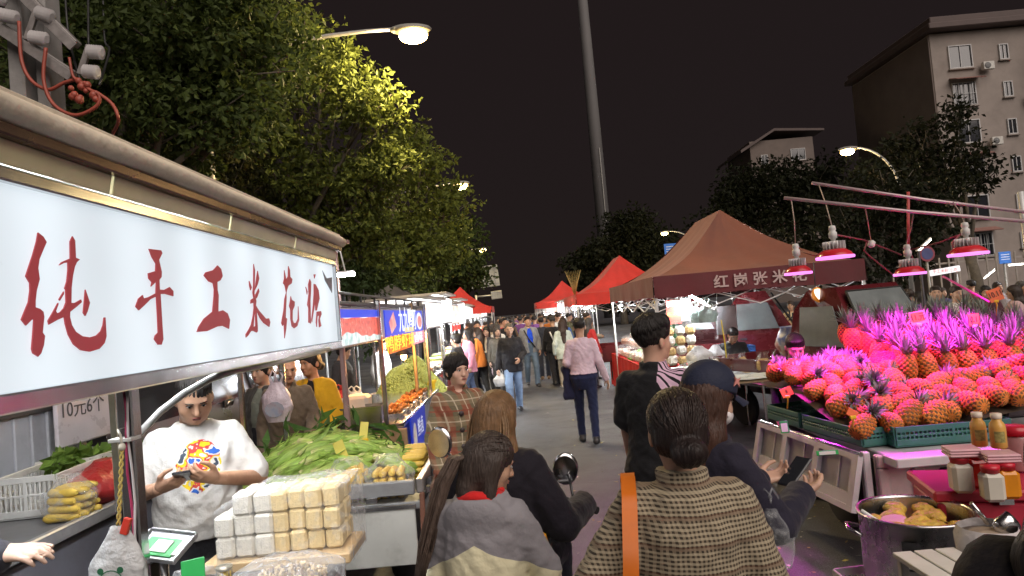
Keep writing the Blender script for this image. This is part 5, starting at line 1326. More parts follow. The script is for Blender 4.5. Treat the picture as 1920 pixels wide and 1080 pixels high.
sp2 = panel('blue_panel', c2, 0, 0, yd-yc, 0, h_, BLUEL); sp2.location = T3((S2, yc, za)); W2 = yd-yc
text('九九鸭町', .30, WHITEL, sp2, (W2*.52,-.006,h_*.54), (rad(90),0,0), .002, sx=1.05)
def flat(mb, cx, cz_, rx, rz_, y, n=20): mb.add([(cx+math.cos(i*2*math.pi/n)*rx, y, cz_+math.sin(i*2*math.pi/n)*rz_) for i in range(n)], [tuple(range(n))])
mb = MB(); flat(mb, W2*.87, h_*.5, .26, h_*.42, -.006); mb.build('plate', PLATE, sp2); mb = MB(); flat(mb, W2*.87, h_*.47, .18, h_*.28, -.009); mb.build('dish', splat('dish_red', (.7,.05,.05), [(.5,.02,.03),(.8,.08,.06)], 20, 1.0), sp2)
mb = MB(); mb.add([(W2*.1,-.006,h_*.1),(W2*.22,-.006,h_*.4),(W2*.17,-.006,h_*.95),(W2*.06,-.006,h_*.55)], [(0,1,2,3)]); mb.build('duck_picture', splat('duck_red', (.7,.1,.1), [(.6,.04,.05),(.85,.25,.2),(.95,.6,.5)], 9, 1.0), sp2)
for i in range(8):
    mb = MB(); mb.box((W2*.42+i*.085,-.006,h_*.17), (.05,.004,.055), bev=.001); mb.build('small_lettering', glow('sign_yellow', (.9,.8,.3), 1.0), sp2)
mb = MB(); mb.box(T3((S2-.07,(ya+yd)/2,za+h_/2)), (.1,yd-ya,h_+.04), bev=.006); mb.build('sign_case', M('sign_case', (.3,.3,.31)), c2)
mb = MB(); mb.box(T3((S2-.04,(ya+yd)/2,za+h_+.05)), (.06,yd-ya+.3,.03)); mb.box(T3((S2-.04,(ya+yd)/2,za+h_+.13)), (.03,yd-ya+.3,.02))
for i in range(9): mb.box(T3((S2-.04,ya+(yd-ya)*i/8,za+h_+.09)), (.02,.02,.08))
mb.build('roof_rail', DARK, c2)
l0, l1, l2 = YX(722,-1.2), YX(764,-1.2), YX(790,-1.2); lz0, lz1 = PX(730,655,-1.2).z-.02, PX(730,640,-1.2).z+.02
sp3 = panel('scrolling_led_sign', c2, 0, 0, l1-l0, 0, .155, ORL); sp3.location = T3((-1.18,l0,lz0-.02))
text('鸭脖虾球', .16, YLL, sp3, ((l1-l0)/2,-.006,.078), (rad(90),0,0), .002, sx=2.6)
sp4 = panel('pink_sign', c2, 0, 0, l2-l1-.02, 0, .14, PINKL); sp4.location = T3((-1.18,l1+.02,lz0-.005))
text('卤味', .13, glow('sign_white', (1,.95,.95), 1.3), sp4, ((l2-l1)/2,-.006,.07), (rad(90),0,0), .002, sx=2.6)
# LED batten and warm lamps of this stall
q = P(648,515,5.35); lt = thing('led_light', 'bright ribbed LED strip hanging at the end of the candy cart sign', 'lamp', q)
mb = MB(); mb.box((0,0,.02), (.145,.07,.015), Euler((0,0,rad(6)))); mb.tube([(0,0,.02),(-.05,.05,.25)], .006, 5); mb.build('housing', WPLAST, lt)
for i in range(6): mb = MB(); mb.box((-.06+i*.024,0,0), (.014,.07,.026), bev=.004); mb.build('led', glow('led_bar', (.95,1,.97), 160), lt)
def bulb(label, p, col=(1,.5,.16), e=14, s=26, hang=.5):
    t = thing('hanging_bulb', label, 'lamp', p); mb = MB(); mb.ball((0,0,0), (.035,.035,.045), 10, 8); mb.build('bulb', glow('warm_bulb', col, s), t)
    mb = MB(); mb.cyl((0,0,.04), (0,0,.1), .02, None, 8); mb.tube([(0,0,.1),(0,.01,hang)], .005, 5); mb.lathe([(.1,.02),(.04,.08),(.02,.1)], n=14); mb.build('socket', DARK, t)
    lamp('POINT', t, (0,0,-.05), e*.6, col, .04); return t
bulb('warm bulb over the foam block of the duck cart', P(690,655,6.9)+Vector((0,0,.12)), e=34)
bulb('warm bulb over the orange trays of the duck cart', P(757,668,7.6), e=26)
# goods on it
fq = P(672,768,6.6); mb = MB(); mb.box((0,0,.14), (.24,.22,.28), bev=.03); o = mb.build('foam_block', M('foam_white', (.7,.62,.5), .7, 0, .06), None, (fq.x, 6.6, cz+.003)); tag(o, 'pale foam box glowing under a warm bulb', 'foam box')
mb = MB(); mb.box((0,0,.012), (.34,.2,.022), bev=.005); o = mb.build('cutting_board', M('blue_board', (.05,.16,.42), .5), None, (P(628,765,6.5).x, 6.5, cz+.002), .2); tag(o, 'blue plastic cutting board on the duck cart counter', 'cutting board')
bn = thing('steel_bin', 'open stainless bin on the near end of the duck cart', 'bin', (P(680,800,6.3).x,6.35,cz+.0))
mb = MB()
for s in (-1,1): mb.box((s*.2,0,.1), (.012,.3,.2)); mb.box((0,s*.15,.1), (.385,.012,.2))
mb.box((0,0,.01), (.39,.29,.015)); mb.build('body', STEEL, bn); mb = MB(); bar(mb, (-.215,-.16,.2), (.215,-.16,.2), .02); mb.build('rim', STEEL, bn)
FOOD = M('braised_food', (.42,.15,.03), .35, 0, .4, 30, bump=.9, bscale=60)
for i in range(6):
    y_ = 6.85+i*.36; t = thing('food_tray', 'shallow steel tray of braised snacks, %s from the steel bin' % ('first','second','third','fourth','fifth','sixth')[i], 'food tray', (-1.34-.0*(i%2), y_, cz+.001), 0, 'trays of braised snacks')
    mb = MB(); mb.lathe([(.13,0),(.16,.05),(.165,.05)], n=4, smooth=False); mb.build('tray', STEEL, t, (0,0,0), rad(45)); mb = MB(); rr = random.Random(i)
    for k in range(26): mb.ball((rr.uniform(-.09,.09), rr.uniform(-.09,.09), .05+rr.uniform(0,.03)), (rr.uniform(.015,.035), rr.uniform(.012,.03), .02), 7, 5, 0, Euler((rr.random()*3,rr.random()*3,rr.random()*3)).to_matrix())
    fo = mb.build('snacks', FOOD, t); fo['kind'] = 'stuff'
mb = MB(); mb.box((0,0,0), (.012,1.0,.42), bev=.002); bo = mb.build('blue_banner', glow('banner_blue', (.01,.04,.55), .55), None, (-1.14, 7.15, .72)); tag(bo, 'softly glowing blue printed banner on the duck cart side', 'banner')  # no lamp behind the banner; its brightness is added emission
text('鲜卤', .2, M('banner_white', (.7,.75,.8), .5, emit=(.6,.65,.8), estr=.2), bo, (.008,.1,.02), (rad(90),0,rad(90)), .001); mb = MB(); flat(mb, 0, 0, .11, .15, 0); mb.build('banner_picture', splat('banner_food', (.7,.5,.5), [(.6,.2,.15),(.8,.7,.6),(.9,.85,.8)], 18, .5), bo, (.0085,-.3,-.02), (0,0,rad(90)))  # lettering and picture carry added emission too
# heap of green peanuts on the next table
t3 = thing('market_table', 'low table carrying a big heap of pale green beans', 'table', (-1.75, 9.9, 0)); mb = MB(); mb.box((0,0,.8), (1.2,1.3,.04)); mb.build('top', WOOD, t3)
for sx in (-1,1):
    for sy in (-1,1): mb = MB(); mb.box((sx*.54,sy*.58,.39), (.05,.05,.78)); mb.build('leg', DARK, t3)
def pile(name, label, c, rx, ry, h, n, size, mats, seed, elong=1.9, base=None):
    rng = np.random.default_rng(seed); rr = random.Random(seed); mb = MB(); m1 = MB(); m1.ball((0,0,0), (size*elong,size,size), 6, 4)
    mv = np.array(m1.v); mf = np.array([f for f in m1.f if len(f) == 4])
    k = 0; V = []; Fs = []
    a = rng.random(n)*2*np.pi; r = np.sqrt(rng.random(n)); x, y = r*np.cos(a), r*np.sin(a); z = h*(1-r**1.7)*(1+.12*np.sin(x*7)+.1*np.sin(y*9))
    for i in range(n):
        R = np.array(Euler((rr.random()*6,rr.random()*6,rr.random()*6)).to_matrix()); V.append(mv@R.T+np.array([x[i]*rx,y[i]*ry,max(size,z[i])])); Fs.append(mf+i*len(mv))
    core = MB(); core.grid(lambda u, v: (rx*v*math.cos(u*6.2832), ry*v*math.sin(u*6.2832), max(0, h*(1-v**1.7)-size*.6)), 24, 10)
    cv = np.array(core.v); cf_ = np.array(core.f)
    o = link(name, npmesh(name, [(np.concatenate(V), np.concatenate(Fs), 0), (cv, cf_, 1 if len(mats) > 1 else 0)], mats), None, c); o['kind'] = 'stuff'; o['label'] = label; return o
PEA = M('bean_green', (.42,.50,.14), .5, 0, .3, 40)
pq_ = P(748,742,8.9); pile('green_beans', 'tall heap of pale green beans beside the duck cart', (-1.62,9.75,.82), .52, .62, .48, 2600, .017, [PEA, PEA], 5)
mb = MB(); mb.box((0,0,.09), (.3,.4,.18), bev=.02); o = mb.build('yellow_basin', M('yellow_plastic', (.72,.50,.02), .4), None, (P(800,745,9.6).x, 9.6, .84)); tag(o, 'bright yellow tub at the end of the green bean heap', 'tub')
# hanging shopping bag on the near post
hb_ = P(523,790,5.2); mb = bag_mesh(.115,.3,51,.35,.6,True,.2); o = mb.build('carrier_bag', PINKB, None, (hb_.x, 5.2, hb_.z)); tag(o, 'pinkish white carrier bag hanging from a cart post behind the corn', 'carrier bag')
mb = MB(); mb.add([(math.cos(a)*.075,-.073,.1+math.sin(a)*.06) for a in [i*.6 for i in range(10)]], [tuple(range(10))]); mb.build('print', splat('bag_print', (.5,.2,.3), [(.45,.1,.12),(.55,.5,.55),(.15,.25,.5)], 20, .25), o)  # print on plain plastic, given a faint emission in place of light on it
ps = P(523,660,5.2); mb = MB(); bar(mb, (ps.x,5.24,2.2), (ps.x,5.24,0), .04); po = mb.build('post', STEEL); tag(po, 'thin steel post standing behind the corn heap', 'post')
mb = MB(); bar(mb, (ps.x,5.24,hb_.z+.38), (ps.x,5.15,hb_.z+.39), .012); mb.build('hook', STEEL, po)
for i, (px, py, Y, m_, l_) in enumerate(((665,745,7.8,BAGW,'white carrier bag slumped behind the foam box'), (640,738,8.2,BAGR,'red carrier bag slumped on the duck cart'))):
    mb = bag_mesh(.16,.2,60+i,.4,.8,True,.3); o = mb.build('carrier_bag', m_, None, (P(px,py,Y).x, Y, cz+.002)); tag(o, l_, 'carrier bag')

# ------------------------------------------------------------------ lit carts further along the left side
LITS = [glow('sign_lit_a', (1,.97,.92), 2.6), splat('sign_lit_b', (1,.8,.7), [(1,.5,.3),(1,.95,.9),(1,.98,.95)], 9, 1.5), glow('sign_lit_c', (1,.93,.95), 1.9), splat('sign_lit_d', (1,.5,.4), [(.9,.15,.1),(1,.75,.6),(1,.95,.9)], 12, 1.3)]
def lit_cart(Y0, L, X, m_, label, zs=1.75, hs=.42, back=.8, led=None, goods=(.5,.2,.1), side=-1, tubes=1):
    t = thing('lit_cart', label, 'food cart', (X, Y0+L/2, 0), 0, 'lit carts down the market street')
    def q(v): return Vector(v)-Vector((X, Y0+L/2, 0))
    mb = MB(); mb.box(q((X+side*back/2,Y0+L/2,.87)), (back,L,.05)); mb.build('counter', STEEL, t)
    mb = MB(); mb.box(q((X+side*back/2,Y0+L/2,.44)), (back*.95,L*.97,.8)); mb.build('cabinet', M('cab_'+str(int(Y0*3) % 3), [(.3,.05,.04),(.35,.35,.36),(.12,.14,.2)][int(Y0*3) % 3], .5, 0, .15, 3), t)
    mb = MB(); mb.box(q((X,Y0+L/2,zs+hs/2)), (.1,L,hs)); s = mb.build('sign', m_, t)
    mb = MB(); mb.box(q((X+side*.02,Y0+L/2,zs+hs/2)), (.09,L+.05,hs+.05)); mb.build('sign_case', MATS['sign_case'], t)
    for yy in (Y0+.04, Y0+L-.04):
        for xx in (X, X+side*back): mb = MB(); mb.box(q((xx,yy,1.1)), (.04,.04,2.2)); mb.build('post', STEEL, t)
    mb = MB(); mb.box(q((X+side*back/2,Y0+L/2,zs+hs+.08)), (back+.3,L+.2,.04)); mb.build('roof', MATS['roof_sheet'], t)
    for k in range(tubes): mb = MB(); mb.cyl(q((X+side*back*.4,Y0+L*.15,zs+.1)), q((X+side*back*.4,Y0+L*.85,zs+.1)), .02, None, 8); mb.build('tube', TUBEW, t)
    for i in range(4):
        mb = MB(); rr = random.Random(i+int(Y0)); mb.box(q((X+side*back*.4,Y0+L*(i+.5)/4,.96)), (back*.5,L/5,rr.uniform(.06,.22)), bev=.02); mb.build('goods_tray', M('goods_'+str((i+int(Y0)) % 4), [(.5,.2,.06),(.55,.5,.4),(.4,.06,.05),(.3,.35,.1)][(i+int(Y0)) % 4], .5, 0, .35, 25, bump=.6), t)
    if led:
        mb = MB(); mb.box(q((X+.03,Y0+L/2,zs-.12)), (.05,L*.8,.12)); mb.build('led_strip', led, t)
    return t
lit_cart(10.6,2.4,-1.5,LITS[1],'white backlit cart with food pictures next to the duck cart')
lit_cart(13.3,1.9,-1.5,LITS[0],'blazing white light-box cart with a grey gap beside it',1.8,.5)
lit_cart(15.5,2.2,-1.55,LITS[3],'pinkish picture-board cart with a red scrolling sign',1.75,.42,led=glow('led_red', (1,.03,.02), 2.2))
lit_cart(18.1,2.2,-1.6,LITS[2],'narrow bright white signed cart before the red canopy',1.7,.6)
for i in range(7):
    lit_cart(24.5+i*4.6,2.6,-1.9-.1*i,LITS[i % 4],'small glowing cart far down the left side of the street',1.8,.45)
# ------------------------------------------------------------------ pop-up canopies
def canopy_mat(name, c, tr=.25):
    m = M(name, c, .75, 0, .14, 2.2, bump=.35, bscale=7, sheen=.15, dirt=.3); N, L, b = nodes(m)
    t = N.new('ShaderNodeBsdfTranslucent'); t.inputs[0].default_value = (c[0]*1.2, c[1]*1.1, c[2], 1); mx = N.new('ShaderNodeMixShader'); mx.inputs[0].default_value = tr
    o = [n for n in N if n.type == 'OUTPUT_MATERIAL'][0]; L.new(b.outputs[0], mx.inputs[1]); L.new(t.outputs[0], mx.inputs[2]); L.new(mx.outputs[0], o.inputs[0]); return m
PIPE = M('white_pipe', (.60,.61,.60), .4, .2, .1, 4)
def tent(label, x0, x1, y0, y1, ze, zp, mat, vmat=None, valance=.3, ridge=.34, words=None, fm=PIPE, sag=.22, name='market_canopy', group='pop-up canopies along the right side', posts=True, lean=0.0):
    cx, cy = (x0+x1)/2, (y0+y1)/2
    t = thing(name, label, 'canopy', (cx, cy, 0), 0, group)
    w, d = (x1-x0)/2, (y1-y0)/2; rl = max(0.02, d*ridge)
    mb = MB()
    def prof(s):   # s: 0 at the eave, 1 at the ridge: concave sweep
        return ze+(zp-ze)*(s**1.35)-sag*math.sin(math.pi*s)*.35
    def slope(side):
        def f(u, v):
            s = v
            if side in (0, 1):      # long sides (+-x)
                sg = 1 if side else -1; yy = (u*2-1)*(d*(1-s)+rl*s); xx = sg*w*(1-s)
            else:
                sg = 1 if side == 3 else -1; xx = (u*2-1)*w*(1-s); yy = sg*(d*(1-s)+rl*s)
            hem = .03*math.sin(u*math.pi)*(1-s)
            wr = .014*math.sin(u*23+v*9)*math.sin(math.pi*v)+.02*math.sin(u*5+side)*math.sin(math.pi*v)
            return (xx, yy, prof(s)-hem*0-.07*math.sin(u*math.pi)*math.sin(math.pi*s)+wr)
        return f
    for k in range(4): mb.grid(slope(k), 18, 14)
    mb.build('roof', mat, t)
    for k, (a, b) in enumerate((((-w,-d),(w,-d)), ((w,-d),(w,d)), ((w,d),(-w,d)), ((-w,d),(-w,-d)))):
        mb = MB(); n_ = Vector((b[1]-a[1], a[0]-b[0], 0)).normalized()
        def vf_(u, v):
            x = a[0]+(b[0]-a[0])*u; y = a[1]+(b[1]-a[1])*u
            wv = .012*math.sin(u*31+k)*v+.008*math.sin(u*57)*v+.012
            return (x+n_.x*wv, y+n_.y*wv, ze+.012-valance*v-.012*math.sin(u*math.pi*3+k)*v)
        mb.grid(vf_, 34, 4); mb.build('valance', vmat or mat, t)
    if words:
        text(words[0], words[1], M('faded_print', (.5,.38,.36), .8, 0, .15, 20), t, (words[2],-d-.034,ze-valance*.5), (rad(90),0,0), .001, sx=words[3], bold=.004)
    if posts:
        for sx in (-1,1):
            for sy in (-1,1):
                mb = MB(); bar(mb, (sx*w*.985,sy*d*.985,0), (sx*w*.985-lean*0,sy*d*.985,ze-.02), .04); mb.box((sx*w*.985,sy*d*.985,.01), (.09,.09,.02)); mb.build('post', fm, t)
                mb = MB(); mb.box((sx*w*.985,sy*d*.985,ze-.2), (.065,.065,.12), bev=.01); mb.build('bracket', RUBBER, t)
        zt_ = ze-.26; zl = ze-.62
        def truss(a, b, n):
            mb = MB(); a, b = Vector((*a, 0)), Vector((*b, 0))
            for i in range(n):
                p0, p1 = a.lerp(b, i/n), a.lerp(b, (i+1)/n)
                bar(mb, p0+Vector((0,0,zl+.12)), p1+Vector((0,0,zt_)), .024, .014); bar(mb, p0+Vector((.02,.02,zt_)), p1+Vector((.02,.02,zl+.12)), .024, .014)
            o = mb.build('scissor_truss', fm, t); o['kind'] = 'stuff'
        e = .97
        truss((-w*e,-d*e), (w*e,-d*e), 4); truss((-w*e,d*e), (w*e,d*e), 4); truss((-w*e,-d*e), (-w*e,d*e), 4); truss((w*e,-d*e), (w*e,d*e), 4)
        for sx in (-1,1):
            for sy in (-1,1): mb = MB(); mb.tube([(sx*w*(1-q)*.97, sy*(d*(1-q)+rl*q)*.97, prof(q)-.12) for q in (0,.2,.4,.6,.8,1)], .012, 6); mb.build('roof_pole', fm, t)
    return t
MAROON = canopy_mat('maroon_canvas', (.11,.016,.02), .04); RUST = canopy_mat('rust_canvas', (.155,.048,.028), .06); REDC_ = canopy_mat('red_canvas', (.55,.035,.025)); GREYC = canopy_mat('grey_canvas', (.12,.11,.11))
big = tent('big rust and maroon canopy with faded lettering on its front valance', 2.0, 5.05, 9.7, 14.2, 2.2, 3.28, RUST, MAROON, .31, .34, ('红 岗 张 米 花', .2, .0, 1.1))
tent('bright red canopy directly behind the big rust canopy', 1.6, 4.6, 17.8, 22.3, 2.2, 3.25, REDC_, None, .3, .3)
tent('red canopy third in line behind the rust canopy', .95, 3.8, 32, 35.4, 2.25, 3.25, REDC_, None, .3, .2)
tent('red peaked canopy over the left-hand carts', -4.0, -1.1, 30, 33, 2.25, 3.3, REDC_, None, .28, .05, group='canopies over the left carts')
tent('dim grey canopy between the lit carts and the red peak', -4.4, -1.7, 15.2, 18.2, 2.35, 2.85, GREYC, None, .2, .05, group='canopies over the left carts')
for i, (Y, X) in enumerate(((38,1.3),(44,1.5),(51,1.7))):
    tent('small red canopy far down the right side of the street', X, X+3, Y, Y+3, 2.25, 3.1, REDC_, None, .28, .05, group='far canopies')
# tubes under the canopies
def tube_lamp(label, p, ang, L=.6, s=None, tilt=0, group='bright tubes under the canopies'):
    t = thing('tube_light', label, 'lamp', p, ang, group); mb = MB(); mb.box((0,0,.022), (L,.03,.018)); mb.build('batten', WPLAST, t, None, (0,tilt,0))
    mb = MB(); mb.cyl((-L/2+.02,0,0), (L/2-.02,0,0), .014, None, 8); mb.build('tube', s or TUBEW, t, None, (0,tilt,0)); return t
for i, (px, py, Y, a, tl) in enumerate(((1305,560,10.6,20,.5),(1325,572,11.0,20,.5),(1230,567,11.9,80,0),(1165,573,13.6,80,0),(1292,575,12.2,70,0),(1100,578,19,80,0),(1112,583,20.4,80,0))):
    tube_lamp('white tube light slung under the rust canopy frame' if i < 5 else 'white tube light glaring under the bright red canopy', P(px, py, Y), rad(a), .5, None, tl)
for i, (X, Y) in enumerate(((3.2,29),(3.2,36),(3.3,42),(2.6,23.5),(2.9,49))): tube_lamp('tube light glaring under a far right-hand canopy', (X, Y, 1.95), rad(30), 1.2, None, 0, 'far tube lights')

# ------------------------------------------------------------------ snack tables under the canopy
TX = 2.05
REDCL = M('red_tablecloth', (.50,.02,.02), .8, 0, .15, 4, bump=.3, bscale=10)
def table(label, x0, x1, y0, y1, z, top, name='market_table'):
    t = thing(name, label, 'table', ((x0+x1)/2, (y0+y1)/2, 0), 0, 'folding tables under the canopies'); w, d = x1-x0, y1-y0
    mb = MB(); mb.box((0,0,z-.015), (w,d,.03), bev=.004); mb.build('top', top, t)
    for sx in (-1,1):
        for sy in (-1,1): mb = MB(); bar(mb, (sx*(w/2-.06),sy*(d/2-.06),0), (sx*(w/2-.06),sy*(d/2-.06),z-.03), .028); mb.build('leg', STEEL, t)
    return t
tb1 = table('long folding table behind the red cloth loaded with bagged snacks', TX, TX+1.0, 11.2, 15.4, .77, WOOD2)
tc1 = MB()
def clothf(u, v): return (TX-.02+.018*math.sin(u*60)*(.3+v)+.01*math.sin(u*23), 11.1+4.3*u, .775-.72*v)
tc1.grid(clothf, 70, 6); tc1.grid(lambda u, v: (TX-.02+1.0*v, 11.1+4.3*u, .779), 10, 2); tc1.grid(lambda u, v: (TX-.02+.9*u, 11.1+.012*math.sin(u*40)*(v), .775-.72*v), 24, 5)
o = tc1.build('tablecloth', REDCL); tag(o, 'red cloth hanging to the ground over the snack table', 'tablecloth')
tb2 = table('folding table spread with white plastic sheets under the rust canopy', TX+.05, TX+1.25, 8.6, 10.9, .75, WOOD2)
tb3 = table('pale wooden table with square bags of popped rice', 3.05, 4.3, 8.75, 9.55, .78, WOOD2)
mb = MB(); rr = random.Random(4)
mb.grid(lambda u, v: (TX-.03+1.28*v+.02*math.sin(u*9), 8.55+2.35*u, .77+.02*abs(mnoise.noise(Vector((u*9,v*6,1))))+.03*max(0,mnoise.noise(Vector((u*4,v*3,5))))-(.22*max(0,.12-v)/.12)), 40, 20)
o = mb.build('plastic_sheet', M('white_sheet', (.6,.66,.66), .3, 0, .08, 6, bump=.8, bscale=14)); tag(o, 'crumpled white plastic sheet covering the near table', 'plastic sheet')
# bags of puffed snacks
SNACK = [M('snack_pinkwhite', (.66,.46,.42), .7, 0, .3, 45, bump=.9, bscale=70), M('snack_white', (.66,.62,.55), .7, 0, .2, 45, bump=.9, bscale=70), M('snack_tan', (.46,.30,.12), .7, 0, .3, 45, bump=.9, bscale=70)]
def snack_mesh(kind, seed):
    mb = MB(); rr = random.Random(seed); w, d, h = .15, .10, .15
    mb.box((0,0,h*.45), (w,d,h*.9), None, 0, bev=.035)
    for s in (-1,1): mb.add([(s*w*.45,-d*.4,h*.85),(s*w*.1,0,h*1.35),(s*w*.45,d*.4,h*.85)], [(0,1,2)], 1, True)
    mb.grid(lambda u, v: ((u-.5)*w*(1.04-.5*v*(v < .8))+.008*math.sin(u*17+v*8), (.012+.0*u)*math.sin(u*20)+(-.5 if False else 0)*d, h*(.86+.5*v)), 10, 5, 1)
    return mb.mesh('snack_bag', [SNACK[kind], film()])
SM = [snack_mesh(k, k) for k in range(3)]
def snack(x, y, z, kind, label, group, rz=0, s=1.0):
    o = link('snack_bag', SM[kind], None, (x, y, z), (0, 0, rz)); o.scale = (s, s, s*random.uniform(.9,1.15)); return tag(o, label, 'snack bag', group)
for j in range(3):
    for i in range(17):
        k = 0 if i > 8 else (1 if (i+j) % 3 else 0)
        snack(TX+.09+j*.19, 11.2+i*.2, .785, k, 'tied bag of pinkish puffed snacks on the red-clothed table' if k == 0 else 'tied bag of white puffed snacks on the red-clothed table', 'bagged snacks on the red cloth', random.uniform(-.3,.3), 1.1)
for j in range(3):
    for i in range(14):
        snack(TX+.35+j*.2, 13.3+i*.16, .93+.09*j, 0, 'tied bag of pink puffed snacks heaped behind the green peas', 'heap of pink snack bags', random.uniform(-.5,.5), 1.15)
for k in range(4):
    for i in range(3): snack(2.45+i*.17, 11.0, .79+k*.16, 2 if (k+i) % 2 else 1, 'bag of popped rice in the %s row of the tall stack' % ('bottom','second','third','top')[k], 'tall stack of popped rice bags', random.uniform(-.2,.2), 1.05)
for i, (x, y) in enumerate(((3.25,9.1),(3.42,9.0),(3.75,9.15))): snack(x, y, .785, 2, 'square clear-topped bag of popped rice on the pale wooden table', 'square bags on the pale table', random.uniform(-.3,.3), 1.35)
for i in range(7): snack(2.75+.08*i, 9.9+.03*(i % 3), .79, 1 if i % 2 else 2, 'small bag of popped rice standing among plastic on the near table', 'bags on the plastic-covered table', random.uniform(-.5,.5), 1.0)
PEAG = M('pea_green', (.20,.42,.06), .5, 0, .25, 40)
pile('green_peas', 'bright green heap of peas on the snack table', (TX+.36,12.9,.785), .36, .55, .2, 1500, .013, [PEAG, PEAG], 6, 1.3)
for i, (px, py, Y, r, h, m_, l_) in enumerate(((1310,655,10.3,.2,.34,BAGW,'big slumped roll of white plastic bags on the near table'), (1340,640,10.8,.15,.3,BAGW,'second white plastic bag bundle leaning by the seller'), (1290,672,9.6,.17,.18,film(),'loose clear bags piled at the table edge'))):
    mb = bag_mesh(r,h,80+i,.3,.8,False,.35); o = mb.build('plastic_bags', m_, None, (P(px,py,Y).x, Y, .78)); tag(o, l_, 'plastic bags')
bx = thing('blue_crate', 'bright blue plastic crate beside the seated seller', 'crate', (P(1388,655,11.2).x, 11.2, .78)); mb = MB()
for nm, m1 in crate(.4,.3,.22,6): m1.build(nm, M('crate_blue', (.02,.14,.45), .5), bx)
# hanging things under the canopy
def hanger(name, label, cat, px, py, Y, w, h, mat, th=.01, rot=0, top=2.0):
    q = P(px, py, Y); t = thing(name, label, cat, (q.x, Y, q.z)); mb = MB(); mb.box((0,0,0), (w,th,h), bev=min(.02,th*.4)); mb.build('sheet', mat, t, None, (0,rot,0))
    for s in (-1,1): mb = MB(); mb.tube([(s*w*.4,0,h/2-.01), (s*w*.3,0,top-q.z)], .003, 4); mb.build('cord', PIPE, t)
    return t
ad = hanger('poster', 'red and white advertisement poster hanging under the canopy', 'poster', 1263,585,12.4,.26,.44, M('poster_red', (.62,.05,.03), .6, 0, .08))
mb = MB(); mb.box((0,-.008,.15), (.24,.004,.1), bev=.001); mb.build('white_band', PWH, ad); text('爆米花', .08, M('poster_yellow', (.8,.6,.1), .6), ad, (0,-.009,-.05), (rad(90),0,0), .001)
text('特价', .07, REDCL, ad, (0,-.012,.15), (rad(90),0,0), .001)
hanger('paper_sheet', 'plain white paper sheet hanging beside the red poster', 'paper', 1287,580,12.4,.2,.42, PWH)
hanger('rolled_bags', 'white clip of shop bags hanging before the maroon cab', 'plastic bags', 1362,600,10.9,.34,.46, M('bag_clip', (.45,.44,.47), .5, 0, .08, 8, bump=.4), .03)
q = P(1325,590,10.5)
for i, (dx, r, h) in enumerate(((0,.16,.3),(-.14,.11,.26),(.13,.1,.22))):
    mb = bag_mesh(r,h,90+i,.3,.5,True,.3); o = mb.build('carrier_bag', M('bag_mint', (.5,.62,.58), .3, 0, .1, 9, bump=.8, bscale=26, alpha=.8), None, (q.x+dx, 10.5+.1*i, q.z-.12)); tag(o, ('large','small','limp')[i]+' pale green carrier bag hanging under the canopy truss', 'carrier bag')
for px, py0, py1, Y in ((1352,600,690,9.9),(1225,560,600,11.2)):
    a, b = P(px,py0,Y), P(px+12,py1,Y); mb = MB(); mb.tube([a,(a+b)/2+Vector((.01,0,0)),b,b+Vector((.005,0,-.12))], .009, 6); o = mb.build('yellow_strap', M('strap_yellow', (.62,.50,.03), .6)); tag(o, 'yellow strap dangling from the canopy '+('near the seated seller' if px > 1300 else 'over the snack stack'), 'strap')
mb = MB()
for i in range(14): a = i*.45; mb.tube([(0,0,0),(math.cos(a)*.12,math.sin(a)*.12,.45),(math.cos(a)*.26,math.sin(a)*.26,.85)], [.008,.006,.002], 4)
o = mb.build('dry_stalks', M('straw', (.5,.38,.14), .8), None, (1.9,21.5,2.2)); tag(o, 'spray of dry straw stalks standing on the bright red canopy edge', 'straw bunch')

